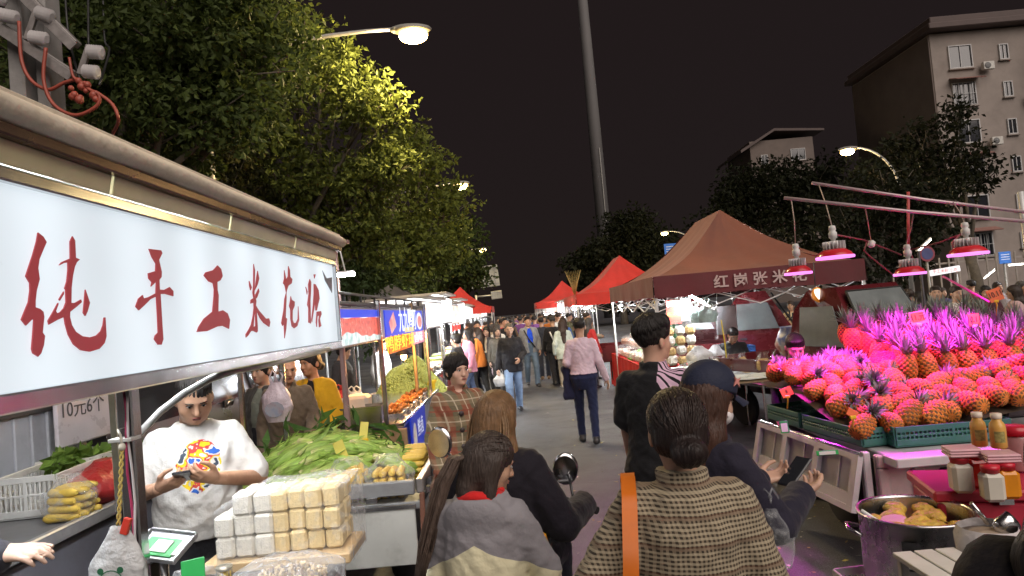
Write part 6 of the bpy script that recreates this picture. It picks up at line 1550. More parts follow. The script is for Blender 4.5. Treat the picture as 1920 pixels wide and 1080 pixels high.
# ------------------------------------------------------------------ maroon three-wheel trucks
MRP = M('maroon_paint', (.11,.012,.016), .28, .1, .08, 3, coat=.6)
VGLASS = M('vehicle_glass', (.16,.18,.18), .18, 0, .2, 3, spec=.6)
def cab(label, x, y, rz, sc=1.0, bed=True):
    t = thing('cargo_tricycle', label, 'three-wheeler', (x, y, 0), rz, 'maroon cargo tricycles'); t.scale = (sc, sc, sc)
    # local: front of the vehicle at +x, right hand -y
    sec = [(-.62,.5,1.0),(-.62,1.15,1.02),(-.55,1.62,1.0),(-.35,1.86,.94),(.1,1.88,.92),(.29,1.55,.95),(.58,1.05,.98),(.66,.75,.96),(.6,.42,.9)]
    mb = MB()
    n = len(sec)
    for s in (-1,1):
        pass
    vs = []
    for x_, z_, w_ in sec:
        tw = w_*.6*(1 if z_ < 1.2 else 1-.16*(z_-1.2)/.7)
        vs += [(x_, -tw, z_), (x_, tw, z_)]
    fs = [(2*i, 2*i+2, 2*i+3, 2*i+1) for i in range(n-1)]
    mb.add(vs, fs, 0, True)
    mb.add([vs[2*i] for i in range(n)], [tuple(range(n))[::-1]]); mb.add([vs[2*i+1] for i in range(n)], [tuple(range(n))])
    mb.build('cab_shell', MRP, t)
    def lerp2(i, f): a, b = sec[i], sec[i+1]; return (a[0]+(b[0]-a[0])*f, a[1]+(b[1]-a[1])*f)
    a, b = (.135,1.87), (.565,1.10); gw = .46
    d = Vector((b[0]-a[0], 0, b[1]-a[1])).normalized(); nrm = Vector((-d.z, 0, d.x))*(-1 if -d.z < 0 else 1)
    A0, A1 = Vector((.17,0,1.80)), Vector((.535,0,1.14))
    pts = [A0+Vector((0,-gw*.9,0)), A0+Vector((0,gw*.9,0)), A1+Vector((0,gw*1.08,0)), A1+Vector((0,-gw*1.08,0))]
    mb = MB(); off = nrm*.035; mb.poly([p+off for p in pts], 0, .01, nrm); wd = mb.build('windscreen', VGLASS, t)
    mb = MB(); ring = [p+off*1.2 for p in pts]; mb.tube(ring+[ring[0]], .014, 6); mb.build('seal', RUBBER, wd)
    mb = MB(); mb.tube([A1+off*1.6+Vector((0,-.15,.02)), A1.lerp(A0,.6)+off*1.6+Vector((0,.12,0))], .007, 5); mb.build('wiper', RUBBER, wd)
    for s in (-1,1):
        y_ = s*.585
        mb = MB(); mb.poly([(-.45,y_,1.18),(.28,y_,1.18),(.12,s*.545,1.66),(-.42,s*.545,1.66)], 0, .012, (0,s,0)); mb.build('side_window', VGLASS, t)
        mb = MB(); mb.box((-.08,s*.605,.85), (.72,.015,.5), bev=.006); dr = mb.build('door', MRP, t); mb = MB(); mb.box((-.35,s*.622,1.02), (.12,.02,.03)); mb.build('handle', DARK, dr)
        mb = MB(); mb.ball((.655,s*.36,.82), (.04,.1,.1), 14, 8); mb.build('headlamp', M('lamp_glass', (.6,.58,.55), .15, .3), t)
        mb = MB(); mb.ball((.66,s*.5,1.0), (.025,.05,.04), 10, 6); mb.build('indicator', M('amber', (.75,.38,.02), .3), t)
        mb = MB(); mb.tube([(.45,s*.58,1.3),(.52,s*.74,1.38)], .012, 5); mb.box((.52,s*.78,1.36), (.03,.1,.16)); mb.build('mirror', RUBBER, t)
    mb = MB(); mb.lathe([(.1,-.06),(.24,-.06),(.27,-.03),(.27,.03),(.24,.06),(.1,.06)], n=20); mb.build('wheel', RUBBER, t, (.42,0,.27), (rad(90),0,0))
    if bed:
        mb = MB(); mb.box((-1.55,0,.62), (1.8,1.2,.06))
        for s in (-1,1): mb.box((-1.55,s*.6,.8), (1.8,.04,.34))
        mb.box((-2.44,0,.8), (.04,1.19,.34)); mb.box((-.67,0,.95), (.04,1.2,.65)); mb.build('cargo_bed', MRP, t)
        for s in (-1,1): mb = MB(); mb.lathe([(.1,-.06),(.24,-.06),(.27,-.03),(.27,.03),(.24,.06),(.1,.06)], n=20); mb.build('wheel', RUBBER, t, (-1.8,s*.5,.27), (rad(90),0,0))
        mb = MB(); mb.box((-.8,0,.48), (2.4,.5,.1)); mb.build('chassis', DARK, t)
    return t
cab('maroon cargo tricycle facing the pineapple stall with big curved windscreen', P(1625,590,8.0).x, 8.1, rad(-72), .98)
cab('maroon cargo tricycle parked under the back of the rust canopy', P(1440,600,12.6).x, 12.9, rad(-20), 1.0)
cab('maroon cargo tricycle behind the hanging red poster', P(1300,600,15).x+.2, 15.2, rad(-15), .98)
q = P(1500,625,8.9); mb = bag_mesh(.3,.42,95,.85,.6,False,.25); o = mb.build('woven_sack', splat('striped_sack', (.3,.3,.3), [(.45,.05,.05),(.5,.5,.52),(.08,.12,.35),(.5,.5,.5)], 4, .0), None, (q.x, 8.95, .95)); tag(o, 'red white and blue woven sack slung behind the pale table', 'sack')
Nn_, Ll_, bb_ = nodes(MATS['striped_sack']); Ll_.new([l.from_socket for l in bb_.inputs['Emission Color'].links][0], bb_.inputs['Base Color'])
mb = MB(); mb.box((0,0,.47), (.5,.4,.94), bev=.02); o = mb.build('crate_stand', DARK, None, (q.x, 8.95, 0)); tag(o, 'dark box stand beneath the woven sack', 'stand')
q = P(1562,640,7.2); st = thing('wooden_stool', 'small square wooden stool frame before the maroon tricycle', 'stool', (q.x,7.2,0))
for sx in (-1,1):
    for sy in (-1,1): mb = MB(); bar(mb, (sx*.13,sy*.13,0), (sx*.13,sy*.13,1.08), .03); mb.build('leg', WOOD2, st)
mb = MB(); mb.box((0,0,1.1), (.32,.32,.03)); mb.build('seat', WOOD2, st)
q = P(1533,553,8.1); l_ = thing('clamp_lamp', 'orange-rimmed round clamp lamp hanging by the maroon tricycle', 'lamp', q); mb = MB(); mb.lathe([(.02,.08),(.05,.06),(.09,0),(.095,-.01)], n=18); mb.build('shade', M('shade_orange', (.7,.25,.02), .4), l_, None, (rad(-100),0,rad(20))); mb = MB(); mb.ball((0,-.012,0), (.078,.014,.075), 12, 6); mb.build('lens', glow('clamp_glow', (1,.85,.7), 3), l_); mb = MB(); mb.tube([(0,.05,.02),(.02,.06,.4)], .006, 5); mb.build('arm', DARK, l_)
# ------------------------------------------------------------------ pineapple truck
PK = (2.2, 4.2); pz = .80
pt = thing('pineapple_truck', 'small white flatbed truck with dropped side panel loaded with pineapples', 'truck', (3.0, 5.1, 0))
def T4(v): return Vector(v)-Vector((3.0, 5.1, 0))
TP = M('truck_paint_white', (.55,.54,.56), .4, .1, .07, 4, dirt=.35); TPK = M('tail_paint', (.52,.42,.41), .45, .1, .08, 4, dirt=.3)
na, fa = G(1622,848,pz), G(1430,786,pz)
mb = MB(); mb.box(T4((3.15,5.05,pz-.04)), (1.9,1.9,.06)); mb.build('bed_floor', TP, pt)
# dropped side panel with three pressed recesses, hanging outward
d_ = (fa-na); ln_ = d_.length; ax = d_.normalized(); outn = Vector((-ax.y, ax.x, 0)); outn = outn if outn.x < 0 else -outn
sp = link('side_panel', None, pt, T4(na)); 
ang = math.atan2(ax.y, ax.x)
bpy.data.objects.remove(sp)
hang = rad(14); hp = .36
def SPt(u, v, o): return T4(na + ax*(u*ln_) + outn*(.03+math.sin(hang)*v*hp+math.cos(hang)*o) + Vector((0,0,-.02-math.cos(hang)*v*hp+math.sin(hang)*o)))
mb = MB(); mb.add([SPt(0,0,-.02),SPt(1,0,-.02),SPt(1,1,-.02),SPt(0,1,-.02)], [(0,1,2,3),(3,2,1,0)]); mb.build('side_panel', TP, pt)
def strip(u0, u1, v0, v1, o0=-.018, o1=.018, nm='panel_frame', mt=None):
    mb = MB(); c = [SPt(u, v, o) for o in (o0, o1) for u, v in ((u0,v0),(u1,v0),(u1,v1),(u0,v1))]
    mb.add(c, [(0,1,2,3),(7,6,5,4),(0,4,5,1),(1,5,6,2),(2,6,7,3),(3,7,4,0)]); return mb.build(nm, mt or TP, pt)
strip(0,1,0,.1); strip(0,1,.9,1)
for u in (0,.32,.64,.955): strip(u, u+.045, .101, .899)
for u in (.06,.38,.70): strip(u-.013, u+.24, .7, .899, -.018, .004, 'panel_step'); strip(u+.105, u+.115, .12, .69, -.018, -.012, 'panel_crease')
mb = MB(); mb.tube([SPt(0,-.02,.0), SPt(1,-.02,.0)], .016, 8); mb.build('hinge_tube', STEEL, pt)
# tail gate facing the camera
y0_ = na.y
def tailbox(x0, x1, z0, z1, yo, th, nm, mt=TPK): mb = MB(); mb.box(T4(((x0+x1)/2, y0_+yo, (z0+z1)/2)), (x1-x0, th, z1-z0), bev=.008); return mb.build(nm, mt, pt)
tailbox(na.x+.05, 4.0, pz-.5, pz-.02, .0, .03, 'tail_gate'); tailbox(na.x+.05, 4.0, pz-.1, pz-.02, -.03, .03, 'gate_rail'); tailbox(na.x+.05, 4.0, pz-.5, pz-.42, -.03, .03, 'gate_rail')
for x in (na.x+.05, na.x+.27, na.x+.75, na.x+1.25): tailbox(x, x+.07, pz-.418, pz-.102, -.03, .03, 'gate_stile')
tailbox(na.x-.02, na.x+.03, pz-.55, pz+.0, .02, .05, 'corner_post', TP)
mb = MB(); mb.box(T4((na.x+.3,y0_-.055,pz-.045)), (.1,.02,.03), bev=.005); mb.build('latch', STEEL, pt)
mb = MB(); mb.box(T4((3.0,5.1,pz-.2)), (.9,2.2,.14)); mb.build('chassis', DARK, pt)
for xx in (2.45, 3.65):
    mb = MB(); mb.lathe([(.12,-.08),(.26,-.08),(.29,-.04),(.29,.04),(.26,.08),(.12,.08)], n=22); mb.build('wheel', RUBBER, pt, T4((xx,5.3,.29)), (0,rad(90),0))
# green crates along the edges
CG = M('crate_teal', (.035,.15,.13), .5, 0, .15, 8, dirt=.2)
def long_crate(label, a, b, h, depth, n):
    a, b = Vector(a), Vector(b); c = (a+b)/2; d = b-a; nn = Vector((-d.y, d.x, 0)).normalized(); nn = nn if nn.y > 0 else -nn
    t = thing('plastic_crate', label, 'crate', c+nn*depth/2, math.atan2(d.y, d.x), 'teal fruit crates')
    for nm, m1 in crate(d.length, depth, h, n): m1.build(nm, CG, t)
    return t
e0 = P(1615,842,4.33); e1 = P(1448,772,5.35)
def lc(label, p, q, h, flip, depth=.3):
    a, b = Vector((p.x, p.y, pz)), Vector((q.x, q.y, pz)); d = b-a; nn = Vector((-d.y, d.x, 0)).normalized(); nn = nn if (nn.x > 0) == flip else -nn
    t = thing('plastic_crate', label, 'crate', (a+b)/2+nn*depth/2, math.atan2(d.y, d.x), 'teal fruit crates')
    for nm, m1 in crate(d.length, depth, h, None): m1.build(nm, CG, t)
m_ = Vector((e0.x+.02, e0.y, pz)); f_ = Vector((fa.x+.07, fa.y-.05, pz)); md = m_.lerp(f_, .62)
lc('teal slatted crate on the truck edge next to the tail corner', Vector((na.x+.05,na.y+.12,pz)), na.lerp(fa,.6)+Vector((.05,0,0)), .12, True)
lc('teal slatted crate at the far end of the truck edge', na.lerp(fa,.63)+Vector((.05,0,0)), fa+Vector((.05,0,0)), .12, True)
lc('teal slatted crate across the truck tail under orange pineapples', Vector((na.x+.22,na.y+.04,pz)), Vector((na.x+.95,na.y+.02,pz)), .13, True, .28)
sz = 1.09; t = thing('display_shelf', 'raised red shelf board behind the front pineapples', 'shelf', (3.88,5.6,0))
mb = MB(); mb.box((0,.0,sz-.02), (1.75,1.5,.035), bev=.006); mb.build('board', M('shelf_red', (.40,.04,.05), .5, 0, .1), t)
for sx in (-.75,.0,.75):
    for sy in (-.65,.65): mb = MB(); mb.box((sx,sy,sz/2-.02), (.06,.06,sz-.05)); mb.build('leg', DARK, t)
for i in range(4):
    make_crate('dark slatted crate stacked under the red shelf', (3.2+.52*(i % 2), 5.08, pz+.003+.14*(i//2)), 0, .48, .3, .135, M('crate_dark', (.06,.04,.05), .6), 12, group='dark crates under the shelf')
make_crate('teal crate of pineapples standing on the red shelf corner', (P(1905,715,4.95).x+.16, 4.98, sz), 0, .5, .32, .14, CG, None, group='teal fruit crates')
# pineapples
FR = M('pineapple_skin', (.56,.19,.04), .6, 0, .3, 14, bump=.3, bscale=90, spec=.15); LF = M('pineapple_leaf', (.24,.28,.24), .6, 0, .25, 10, spec=.2)
FRG = M('pineapple_groove', (.16,.07,.02), .7, 0, .3, 20)
def _pine():
    N, L, b = nodes(FR); oi = N.new('ShaderNodeObjectInfo'); src = b.inputs['Base Color'].links[0].from_socket
    mr = N.new('ShaderNodeMapRange'); mr.inputs[3].default_value = .8; mr.inputs[4].default_value = 1.25; L.new(oi.outputs['Random'], mr.inputs[0])
    vm = N.new('ShaderNodeVectorMath'); vm.operation = 'SCALE'; L.new(src, vm.inputs[0]); L.new(mr.outputs[0], vm.inputs['Scale']); L.new(vm.outputs[0], b.inputs['Base Color'])
_pine()
def fruit_mesh(seed, cs=1.0):
    rr = random.Random(seed); rx = rr.uniform(.064,.07); Lh = rr.uniform(.165,.19); rows, eyes = 9, 11; vs = []; na_, nz_ = eyes*4, rows*4
    for a in range(nz_+1):
        v = a/nz_
        R = rx*(max(.0, math.sin(math.pi*(.07+v*.86)))**.42)*(1-.1*v)
        if a == 0 or a == nz_: R *= .55
        for j in range(na_):
            u = j/na_; sp = u*eyes+v*rows*.5
            # diamond eyes: raised between two families of spirals
            p = abs(math.sin(math.pi*(u*eyes+v*rows*.62)))*abs(math.sin(math.pi*(u*eyes-v*rows*.62)))
            h = .012*p**.8; an = 2*math.pi*u
            vs.append(((R+h)*math.cos(an), (R+h)*math.sin(an), v*Lh))
    mb = MB(); n = na_; mb.v = [tuple(q) for q in vs]
    for a in range(nz_):
        for j in range(n):
            u, v = (j+.5)/na_, (a+.5)/nz_
            p = abs(math.sin(math.pi*(u*eyes+v*rows*.62)))*abs(math.sin(math.pi*(u*eyes-v*rows*.62)))
            o_ = a*n
            mb.f.append((o_+j, o_+(j+1)%n, o_+n+(j+1)%n, o_+n+j)); mb.m.append(1 if p < .2 else 0); mb.s.append(True)
    mb.add(vs[:n], [tuple(range(n))[::-1]]); mb.add(vs[-n:], [tuple(range(n))])
    lf = MB(); k = 0
    for ring, (cnt, ll, out) in enumerate(((9,.10,.95),(9,.13,.7),(8,.16,.45),(7,.17,.25),(4,.17,.1))):
        for i in range(cnt):
            an = 6.283*(i+.5*ring)/cnt+rr.uniform(-.15,.15); c, s = math.cos(an), math.sin(an); L_ = cs*ll*rr.uniform(.85,1.15); o = out*rr.uniform(.85,1.2)
            pts = []; w0 = .011
            for q in range(5):
                t_ = q/4; rad_ = .012+L_*o*(t_**1.3); z = Lh-.006+L_*(t_*(1.05-o*.25)-.35*o*t_*t_); w = w0*(1-t_**1.5)+.0006
                pts.append((Vector((c*rad_, s*rad_, z)), w))
            V = []
            for p, w in pts: V += [(p.x-s*w, p.y+c*w, p.z+w*.3), (p.x-c*w*.25, p.y-s*w*.25, p.z-w*.2), (p.x+s*w, p.y-c*w, p.z+w*.3)]
            lf.add(V, [(q*3+e, q*3+e+1, q*3+e+4, q*3+e+3) for q in range(4) for e in (0,1)], 0, True)
    return mb.mesh('fruit', [FR, FRG]), lf.mesh('crown', LF)
PM = [fruit_mesh(i) for i in range(4)]; PMS = [fruit_mesh(i+10, .68) for i in range(4)]
pr = random.Random(21); npine = 0
def pineapple(loc, rot, label, group, s=1.0, pm=None):
    global npine
    fm_, lm_ = (pm or PM)[npine % 4]; npine += 1
    t = bpy.data.objects.new('pineapple', None); COL.objects.link(t); t.empty_display_size = .05; t.location = loc; t.rotation_euler = rot; t.scale = (s, s, s); tag(t, label, 'pineapple', group)
    link('fruit', fm_, t); link('crown', lm_, t); return t
# lying pineapples: layered mound over the bed, crowns pointing inwards/right
def bedh(x, y): return pz+.08
def mound(x, y):
    xl = na.x+(fa.x-na.x)*(y-na.y)/(fa.y-na.y); return min(.30, .34*max(0, y-na.y-.1)/1.0+.12*max(0, x-xl-.1)/.9)
SXL = P(1690,700,5.0).x
for r in range(12):
    for c in range(11):
        y = na.y+.17+r*.145; xl = na.x+(fa.x-na.x)*(y-na.y)/(fa.y-na.y); x = xl+.12+c*.142+(r % 2)*.07
        if y > 5.9 or (y > 4.86 and x > SXL-.04) or x > 3.75: continue
        x += pr.uniform(-.02,.02); y += pr.uniform(-.02,.02)
        z = pz+.085+mound(x, y)+pr.uniform(-.01,.025)
        face = pr.choice((0,0,0,1,2))
        if face == 0: rot = Euler((rad(pr.uniform(-85,-60)), rad(pr.uniform(-15,15)), rad(pr.uniform(-45,40))))      # base towards the camera
        elif face == 1: rot = Euler((rad(pr.uniform(-80,-60)), 0, rad(pr.uniform(-100,-60))))
        else: rot = Euler((rad(pr.uniform(-80,-55)), 0, rad(pr.uniform(140,200))))                                   # crown towards the camera
        d = (rot.to_matrix() @ Vector((0,0,1)))*.09
        pineapple((x-d.x, y-d.y, z-d.z), rot, 'pineapple lying '+('against the teal side crate' if c == 0 else 'along the teal tail crate' if r == 0 else 'in the middle of the mound on the truck bed' if r < 4 else 'at the back of the mound below the shelf'), 'pineapples lying on the truck', pr.uniform(.92,1.18), PMS)
mb = MB(); mb.grid(lambda u, v: (lambda x, y: T4((x, y, pz+.0+mound(x, y)*.9)))(na.x+(fa.x-na.x)*v*1.2+.06+1.4*u, na.y+.16+1.5*v), 8, 10); mb.build('sacking', M('sacking', (.10,.07,.05), .9, 0, .3, 10), pt)
# net of red pineapples
# upright rows on the shelf
for r in range(6):
    for c in range(9):
        x = SXL+.06+c*.15+(r % 2)*.07; y = 5.02+r*.2
        if x > 4.9: continue
        pineapple((x+pr.uniform(-.012,.012), y+pr.uniform(-.012,.012), sz+.02+.045*r), Euler((rad(pr.uniform(-7,7)), rad(pr.uniform(-7,7)), pr.uniform(0,6.28))), 'upright pineapple standing in the %s row on the raised shelf' % ('front','second','third','fourth','fifth','rearmost')[r], 'pineapples standing on the shelf', pr.uniform(.98,1.12))
# price signs
TAGO = M('tag_orange', (.78,.16,.05), .55, 0, .06); INK = M('ink_black', (.02,.02,.02), .6); CLIPP = M('clip_pale', (.6,.5,.55), .4)
for (px, py, Y, w, h, rot, words, lab, cm) in ((1721,596,5.1,.125,.1,-6,'11.元','bordered orange price card reading 11 yuan above the pineapple crowns',CLIPP), (1826,600,5.2,.09,.095,2,'12.11','plain orange price card reading 12 among the crowns',CLIPP), (1866,553,5.6,.12,.105,-14,'10.11','tilted orange price card reading 10 on a yellow clip',YC), (1475,735,5.25,.09,.07,-18,'8','small orange price card at the truck edge on a yellow clip',YC), (1598,775,4.4,.07,.05,35,'','bare orange card on a yellow clip leaning over the teal crate',YC)):
    q = P(px, py, Y); t = thing('price_tag', lab, 'price tag', (q.x, Y, q.z)); R_ = (rad(-8), rad(rot), 0)
    mb = MB(); mb.box((0,0,0), (w,.004,h), bev=.002); cd = mb.build('card', TAGO, t, None, R_)
    if words == '11.元':
        cd.data.materials[0] = M('tag_pink', (.75,.25,.28), .5); mb = MB(); mb.box((0,-.003,.008), (w*.72,.003,h*.68), bev=.001); mb.build('inner_card', TAGO, cd)
    if words: text(words, h*.62, INK, cd, (0,-.0055,.004), (rad(90),0,0), .0005, sx=.85)
    mb = MB(); mb.tube([(0,0,-h*.45), (.004,0,-h*.8), (-.004,.01,-h*1.9)], .006, 6); mb.box((0,-.004,-h*.5), (.04,.014,.022), bev=.004); mb.build('clip', cm, t)
for (px, py, Y, w, h, lab) in ((1478,800,5.1,.06,.09,'white payment tag with green edge hanging on the teal crate'), (1560,848,4.35,.13,.03,'flat payment card resting on the dropped side panel')):
    q = P(px, py, Y); t = thing('payment_tag', lab, 'payment sign', (q.x-.03, q.y, q.z)); mb = MB(); mb.box((0,0,0), (w,.005,h), bev=.002); cd = mb.build('card', QG, t, None, (rad(-10),rad(-4),rad(-20))); mb = MB(); mb.box((0,-.0035,-h*.05), (w*.75,.003,h*.7), bev=.001); mb.build('blank_label', PWH, cd)
# red net sack of fruit
q = P(1665,655,5.3); mb = bag_mesh(.15,.22,97,.6,1.3,False,.1); o = mb.build('net_sack', M('red_net', (.62,.03,.05), .5, 0, .2, 30, bump=1, bscale=60), None, (q.x, 5.3, pz+.3)); tag(o, 'red net sack bulging between the pineapple rows', 'net sack')
# orange-lit pot, crates, sack, red box
pq2 = P(1714,956,3.0); prz = pq2.z; PR = 94*3.0/F
pot = thing('cooking_pot', 'large stainless pot of peeled pineapple pieces with red sticker', 'pot', (pq2.x, 3.0, prz-.31))
mb = MB(); mb.lathe([(PR*.98,0),(PR,.012),(PR,.3),(PR+.009,.302),(PR+.009,.312),(PR-.004,.312),(PR-.006,.3),(PR-.008,.02),(0,.018)], n=44); mb.build('body', M('pot_steel', (.55,.55,.56), .28, 1, .1, 12), pot)
for a in (-.35, 2.8):
    mb = MB(); c, s = math.cos(a), math.sin(a)
    mb.tube([(c*PR-s*.07*k, s*PR+c*.07*k, .215) if abs(k) == 1 else (c*(PR+.05)-s*.05*k, s*(PR+.05)+c*.05*k, .235) for k in (-1,-.7,.7,1)], .009, 8); mb.build('handle', STEEL, pot)
mb = MB(); a = -1.75
def stick(u, v, a0, wa, z0, h): an = a0+(u-.5)*wa; return (math.cos(an)*(PR+.0015), math.sin(an)*(PR+.0015), z0+h*v)
mb.grid(lambda u, v: stick(u, v, -1.62, .30*math.sqrt(max(.02,1-(2*v-1)**2)), .165, .05), 10, 8); st_ = mb.build('sticker', M('sticker_red', (.55,.05,.05), .4), pot)
mb = MB(); mb.grid(lambda u, v: (lambda p: (p[0]*1.004, p[1]*1.004, p[2]))(stick(u, v, -1.62, .2, .184, .012)), 8, 2); mb.build('white_band', PWH, st_)
mb = MB(); mb.grid(lambda u, v: stick(u, v, -2.22, .24, .12, .12), 8, 6); s2 = mb.build('black_sticker', M('sticker_black', (.04,.04,.045), .4, 0, .6, 25), pot); mb = MB(); mb.grid(lambda u, v: (lambda p: (p[0]*1.004, p[1]*1.004, p[2]))(stick(u, v, -2.2, .13, .13, .04)), 5, 2); mb.build('white_print', PWH, s2)
PCS = M('peeled_pineapple', (.66,.42,.07), .4, 0, .35, 26, bump=.9, bscale=50); rr = random.Random(6)
sd = SDF((-PR,-PR,.12), (PR,PR,.36), .009); 
for i in range(26):
    a, r = rr.random()*6.28, PR*.78*math.sqrt(rr.random()); sd.ell((math.cos(a)*r, math.sin(a)*r, .235+rr.uniform(0,.035)), (rr.uniform(.03,.06), rr.uniform(.03,.05), rr.uniform(.02,.04)), .008, rz=rr.random()*3)
sd.ripple(.004,150,130,140,1); v, f = sd.out(); link('pineapple_pieces', npmesh('pineapple_pieces', [(v, f, 0)], PCS), pot)['kind'] = 'stuff'
lad = thing('ladle', 'white-rimmed ladle resting inside the pot', 'ladle', (pq2.x-PR*.55, 3.0-.03, prz-.03)); mb = MB(); mb.lathe([(.0,-.03),(.04,-.022),(.06,.0),(.064,.003)], n=18); mb.build('bowl', M('ladle_tan', (.55,.40,.28), .4), lad, None, (0,rad(-12),0)); mb = MB(); mb.tube([(-.05,.02,0),(-.1,.05,.04)], .01, 6); mb.build('handle', PWH, lad)
make_crate('white slatted crate under the cooking pot', (pq2.x-.03, 3.02, .3), .05, .5, .42, prz-.31-.303, WPLAST, None); make_crate('lower white crate on the ground beneath the pot crate', (pq2.x-.02, 3.02, 0), 0, .5, .42, .297, WPLAST, None)
# red box with jars and bottles
rz0 = rad(-14); rq = P(1835,905,3.15); RB = M('red_box_paint', (.42,.025,.05), .4, 0, .12, 5, dirt=.15)
rb = thing('red_box', 'dark red lidded drink box carrying jars of juice', 'box', (rq.x+.12, 3.2, 0), rz0); hz_ = rq.z
mb = MB(); mb.box((0,0,hz_/2-.03), (.62,.36,hz_-.07), bev=.01); mb.build('body', RB, rb); mb = MB(); mb.box((0,0,hz_-.03), (.66,.4,.05), bev=.01); mb.build('lid', RB, rb); mb = MB(); mb.box((-.05,-.205,hz_-.05), (.06,.015,.03)); mb.build('latch', STEEL, rb)
def sqjar(label, px, py, Y, w, h, mat, lid):
    q = P(px, py, Y); t = thing('square_jar', label, 'jar', (q.x, Y, hz_-.003), rz0, 'square jars on the red box'); mb = MB(); mb.box((0,0,h/2), (w,w,h), bev=w*.18); mb.build('jar', mat, t); mb = MB(); mb.lathe([(w*.42,h),(w*.42,h+.012),(w*.45,h+.013),(w*.45,h+.03),(0,h+.031)], n=18); mb.build('lid', lid, t); return t
RL = M('lid_red', (.55,.02,.04), .35); CR_ = M('creamy_jar', (.62,.58,.50), .35, 0, .06); JR = M('red_juice', (.45,.02,.02), .12, 0, .15, 12); JO = M('orange_juice', (.70,.25,.01), .12, 0, .1, 12)
sqjar('cream square jar with red lid at the box corner', 1800,880,3.05,.085,.13,CR_,RL); sqjar('square jar of deep red syrup between the cream jars', 1832,885,3.1,.085,.13,JR,RL); sqjar('cream square jar in front of the amber jar', 1858,895,2.9,.08,.12,CR_,RL); sqjar('square jar of amber juice at the box front', 1888,900,2.92,.08,.12,JO,RL)
for (px, Y, z_, lab) in ((1803,3.05,hz_+.165,'stack of pink square cup lids on the cream jar'), (1872,2.95,hz_+.155,'layered pink square lids on the front jars')):
    q = P(px, 850, Y)
    t = thing('lid_stack', lab, 'lids', (q.x, Y, z_), rz0)
    for k in range(3): mb = MB(); mb.box((0,0,k*.012), (.13,.11,.011), bev=.004); mb.build('lid', M('pink_lid', (.62,.36,.40), .4), t)
JB = M('bottle_orange', (.72,.40,.10), .3, 0, .06); 
for (px, Y, lab) in ((1838,3.22,'orange juice bottle nearer the teal crate'), (1874,3.12,'orange juice bottle beside the red-lidded jar')):
    q = P(px, 840, Y); t = thing('juice_bottle', lab, 'bottle', (q.x, Y, hz_+.158 if Y < 3.2 else hz_+.15)); mb = MB(); mb.lathe([(.028,0),(.033,.006),(.033,.09),(.03,.11),(.02,.125),(.02,.135)], n=20); mb.build('bottle', JB, t); mb = MB(); mb.lathe([(.022,.135),(.023,.137),(.023,.158),(.0,.16)], n=18); mb.build('cap', M('cap_pale', (.7,.6,.5), .4), t)
    mb = MB(); mb.grid(lambda u, v: (math.cos(-2.6+u*1.3)*.0337, math.sin(-2.6+u*1.3)*.0337, .03+.05*v), 8, 2); mb.build('label', M('bottle_label', (.35,.30,.10), .5, 0, .5, 60), t)
q = P(1905,835,3.3); t = thing('round_jar', 'clear round jar with a wide red lid behind the bottles', 'jar', (q.x, 3.3, hz_+.0)); mb = MB(); mb.lathe([(.05,0),(.055,.01),(.055,.16),(.05,.17)], n=20); mb.build('jar', M('jar_pinkish', (.4,.2,.2), .2, 0, .2), t); mb = MB(); mb.lathe([(.06,.17),(.06,.21),(0,.212)], n=20); mb.build('lid', RL, t)
sq_ = P(1850,985,2.55); t = thing('flour_sack', 'white woven sack with rolled top and a metal scoop inside', 'sack', (sq_.x, 2.55, 0)); mb = MB(); H_ = sq_.z
def sackf(u, v):
    an = u*6.2832; n_ = mnoise.noise(Vector((math.cos(an)*1.3, math.sin(an)*1.3, v*3))); R = .105*(.9+.18*math.sin(v*3.0))*(1+.12*n_)
    if v > .9: R += .012*math.sin((v-.9)*31)
    return (math.cos(an)*R, math.sin(an)*R*.95, H_*v)
mb.grid(sackf, 30, 26); mb.build('sack', M('sack_white', (.60,.56,.56), .8, 0, .08, 8, bump=.5, bscale=24), t); mb = MB(); mb.lathe([(.09,H_-.03),(.05,H_-.022),(0,H_-.02)], n=18); mb.build('contents', M('sack_contents', (.35,.28,.22), .8, 0, .2, 30), t)
sc = thing('scoop', 'steel scoop stuck into the open white sack', 'scoop', (sq_.x+.02,2.54,H_-.01)); mb = MB(); mb.tube([(-.075,.0,.10),(-.02,0,.02)], [.008,.01], 8); mb.build('handle', STEEL, sc); mb = MB(); mb.lathe([(.0,-.03),(.03,-.02),(.04,.0),(.038,.03),(.04,.05)], n=16, sq=.7); mb.build('bowl', STEEL, sc, (.03,0,.0), (0,rad(60),0))
tbw = thing('white_stool', 'low white slatted stool under the sack', 'stool', (P(1770,1070,2.45).x, 2.45, 0))
for i in range(3): mb = MB(); mb.box((-.08+i*.08,0,P(1790,1062,2.4).z-.01), (.07,.24,.02)); mb.build('slat', WPLAST, tbw)
for sx in (-1,1):
    for sy in (-1,1): mb = MB(); mb.box((sx*.09,sy*.1,P(1790,1062,2.4).z/2-.01), (.03,.03,P(1790,1062,2.4).z-.02)); mb.build('leg', WPLAST, tbw)

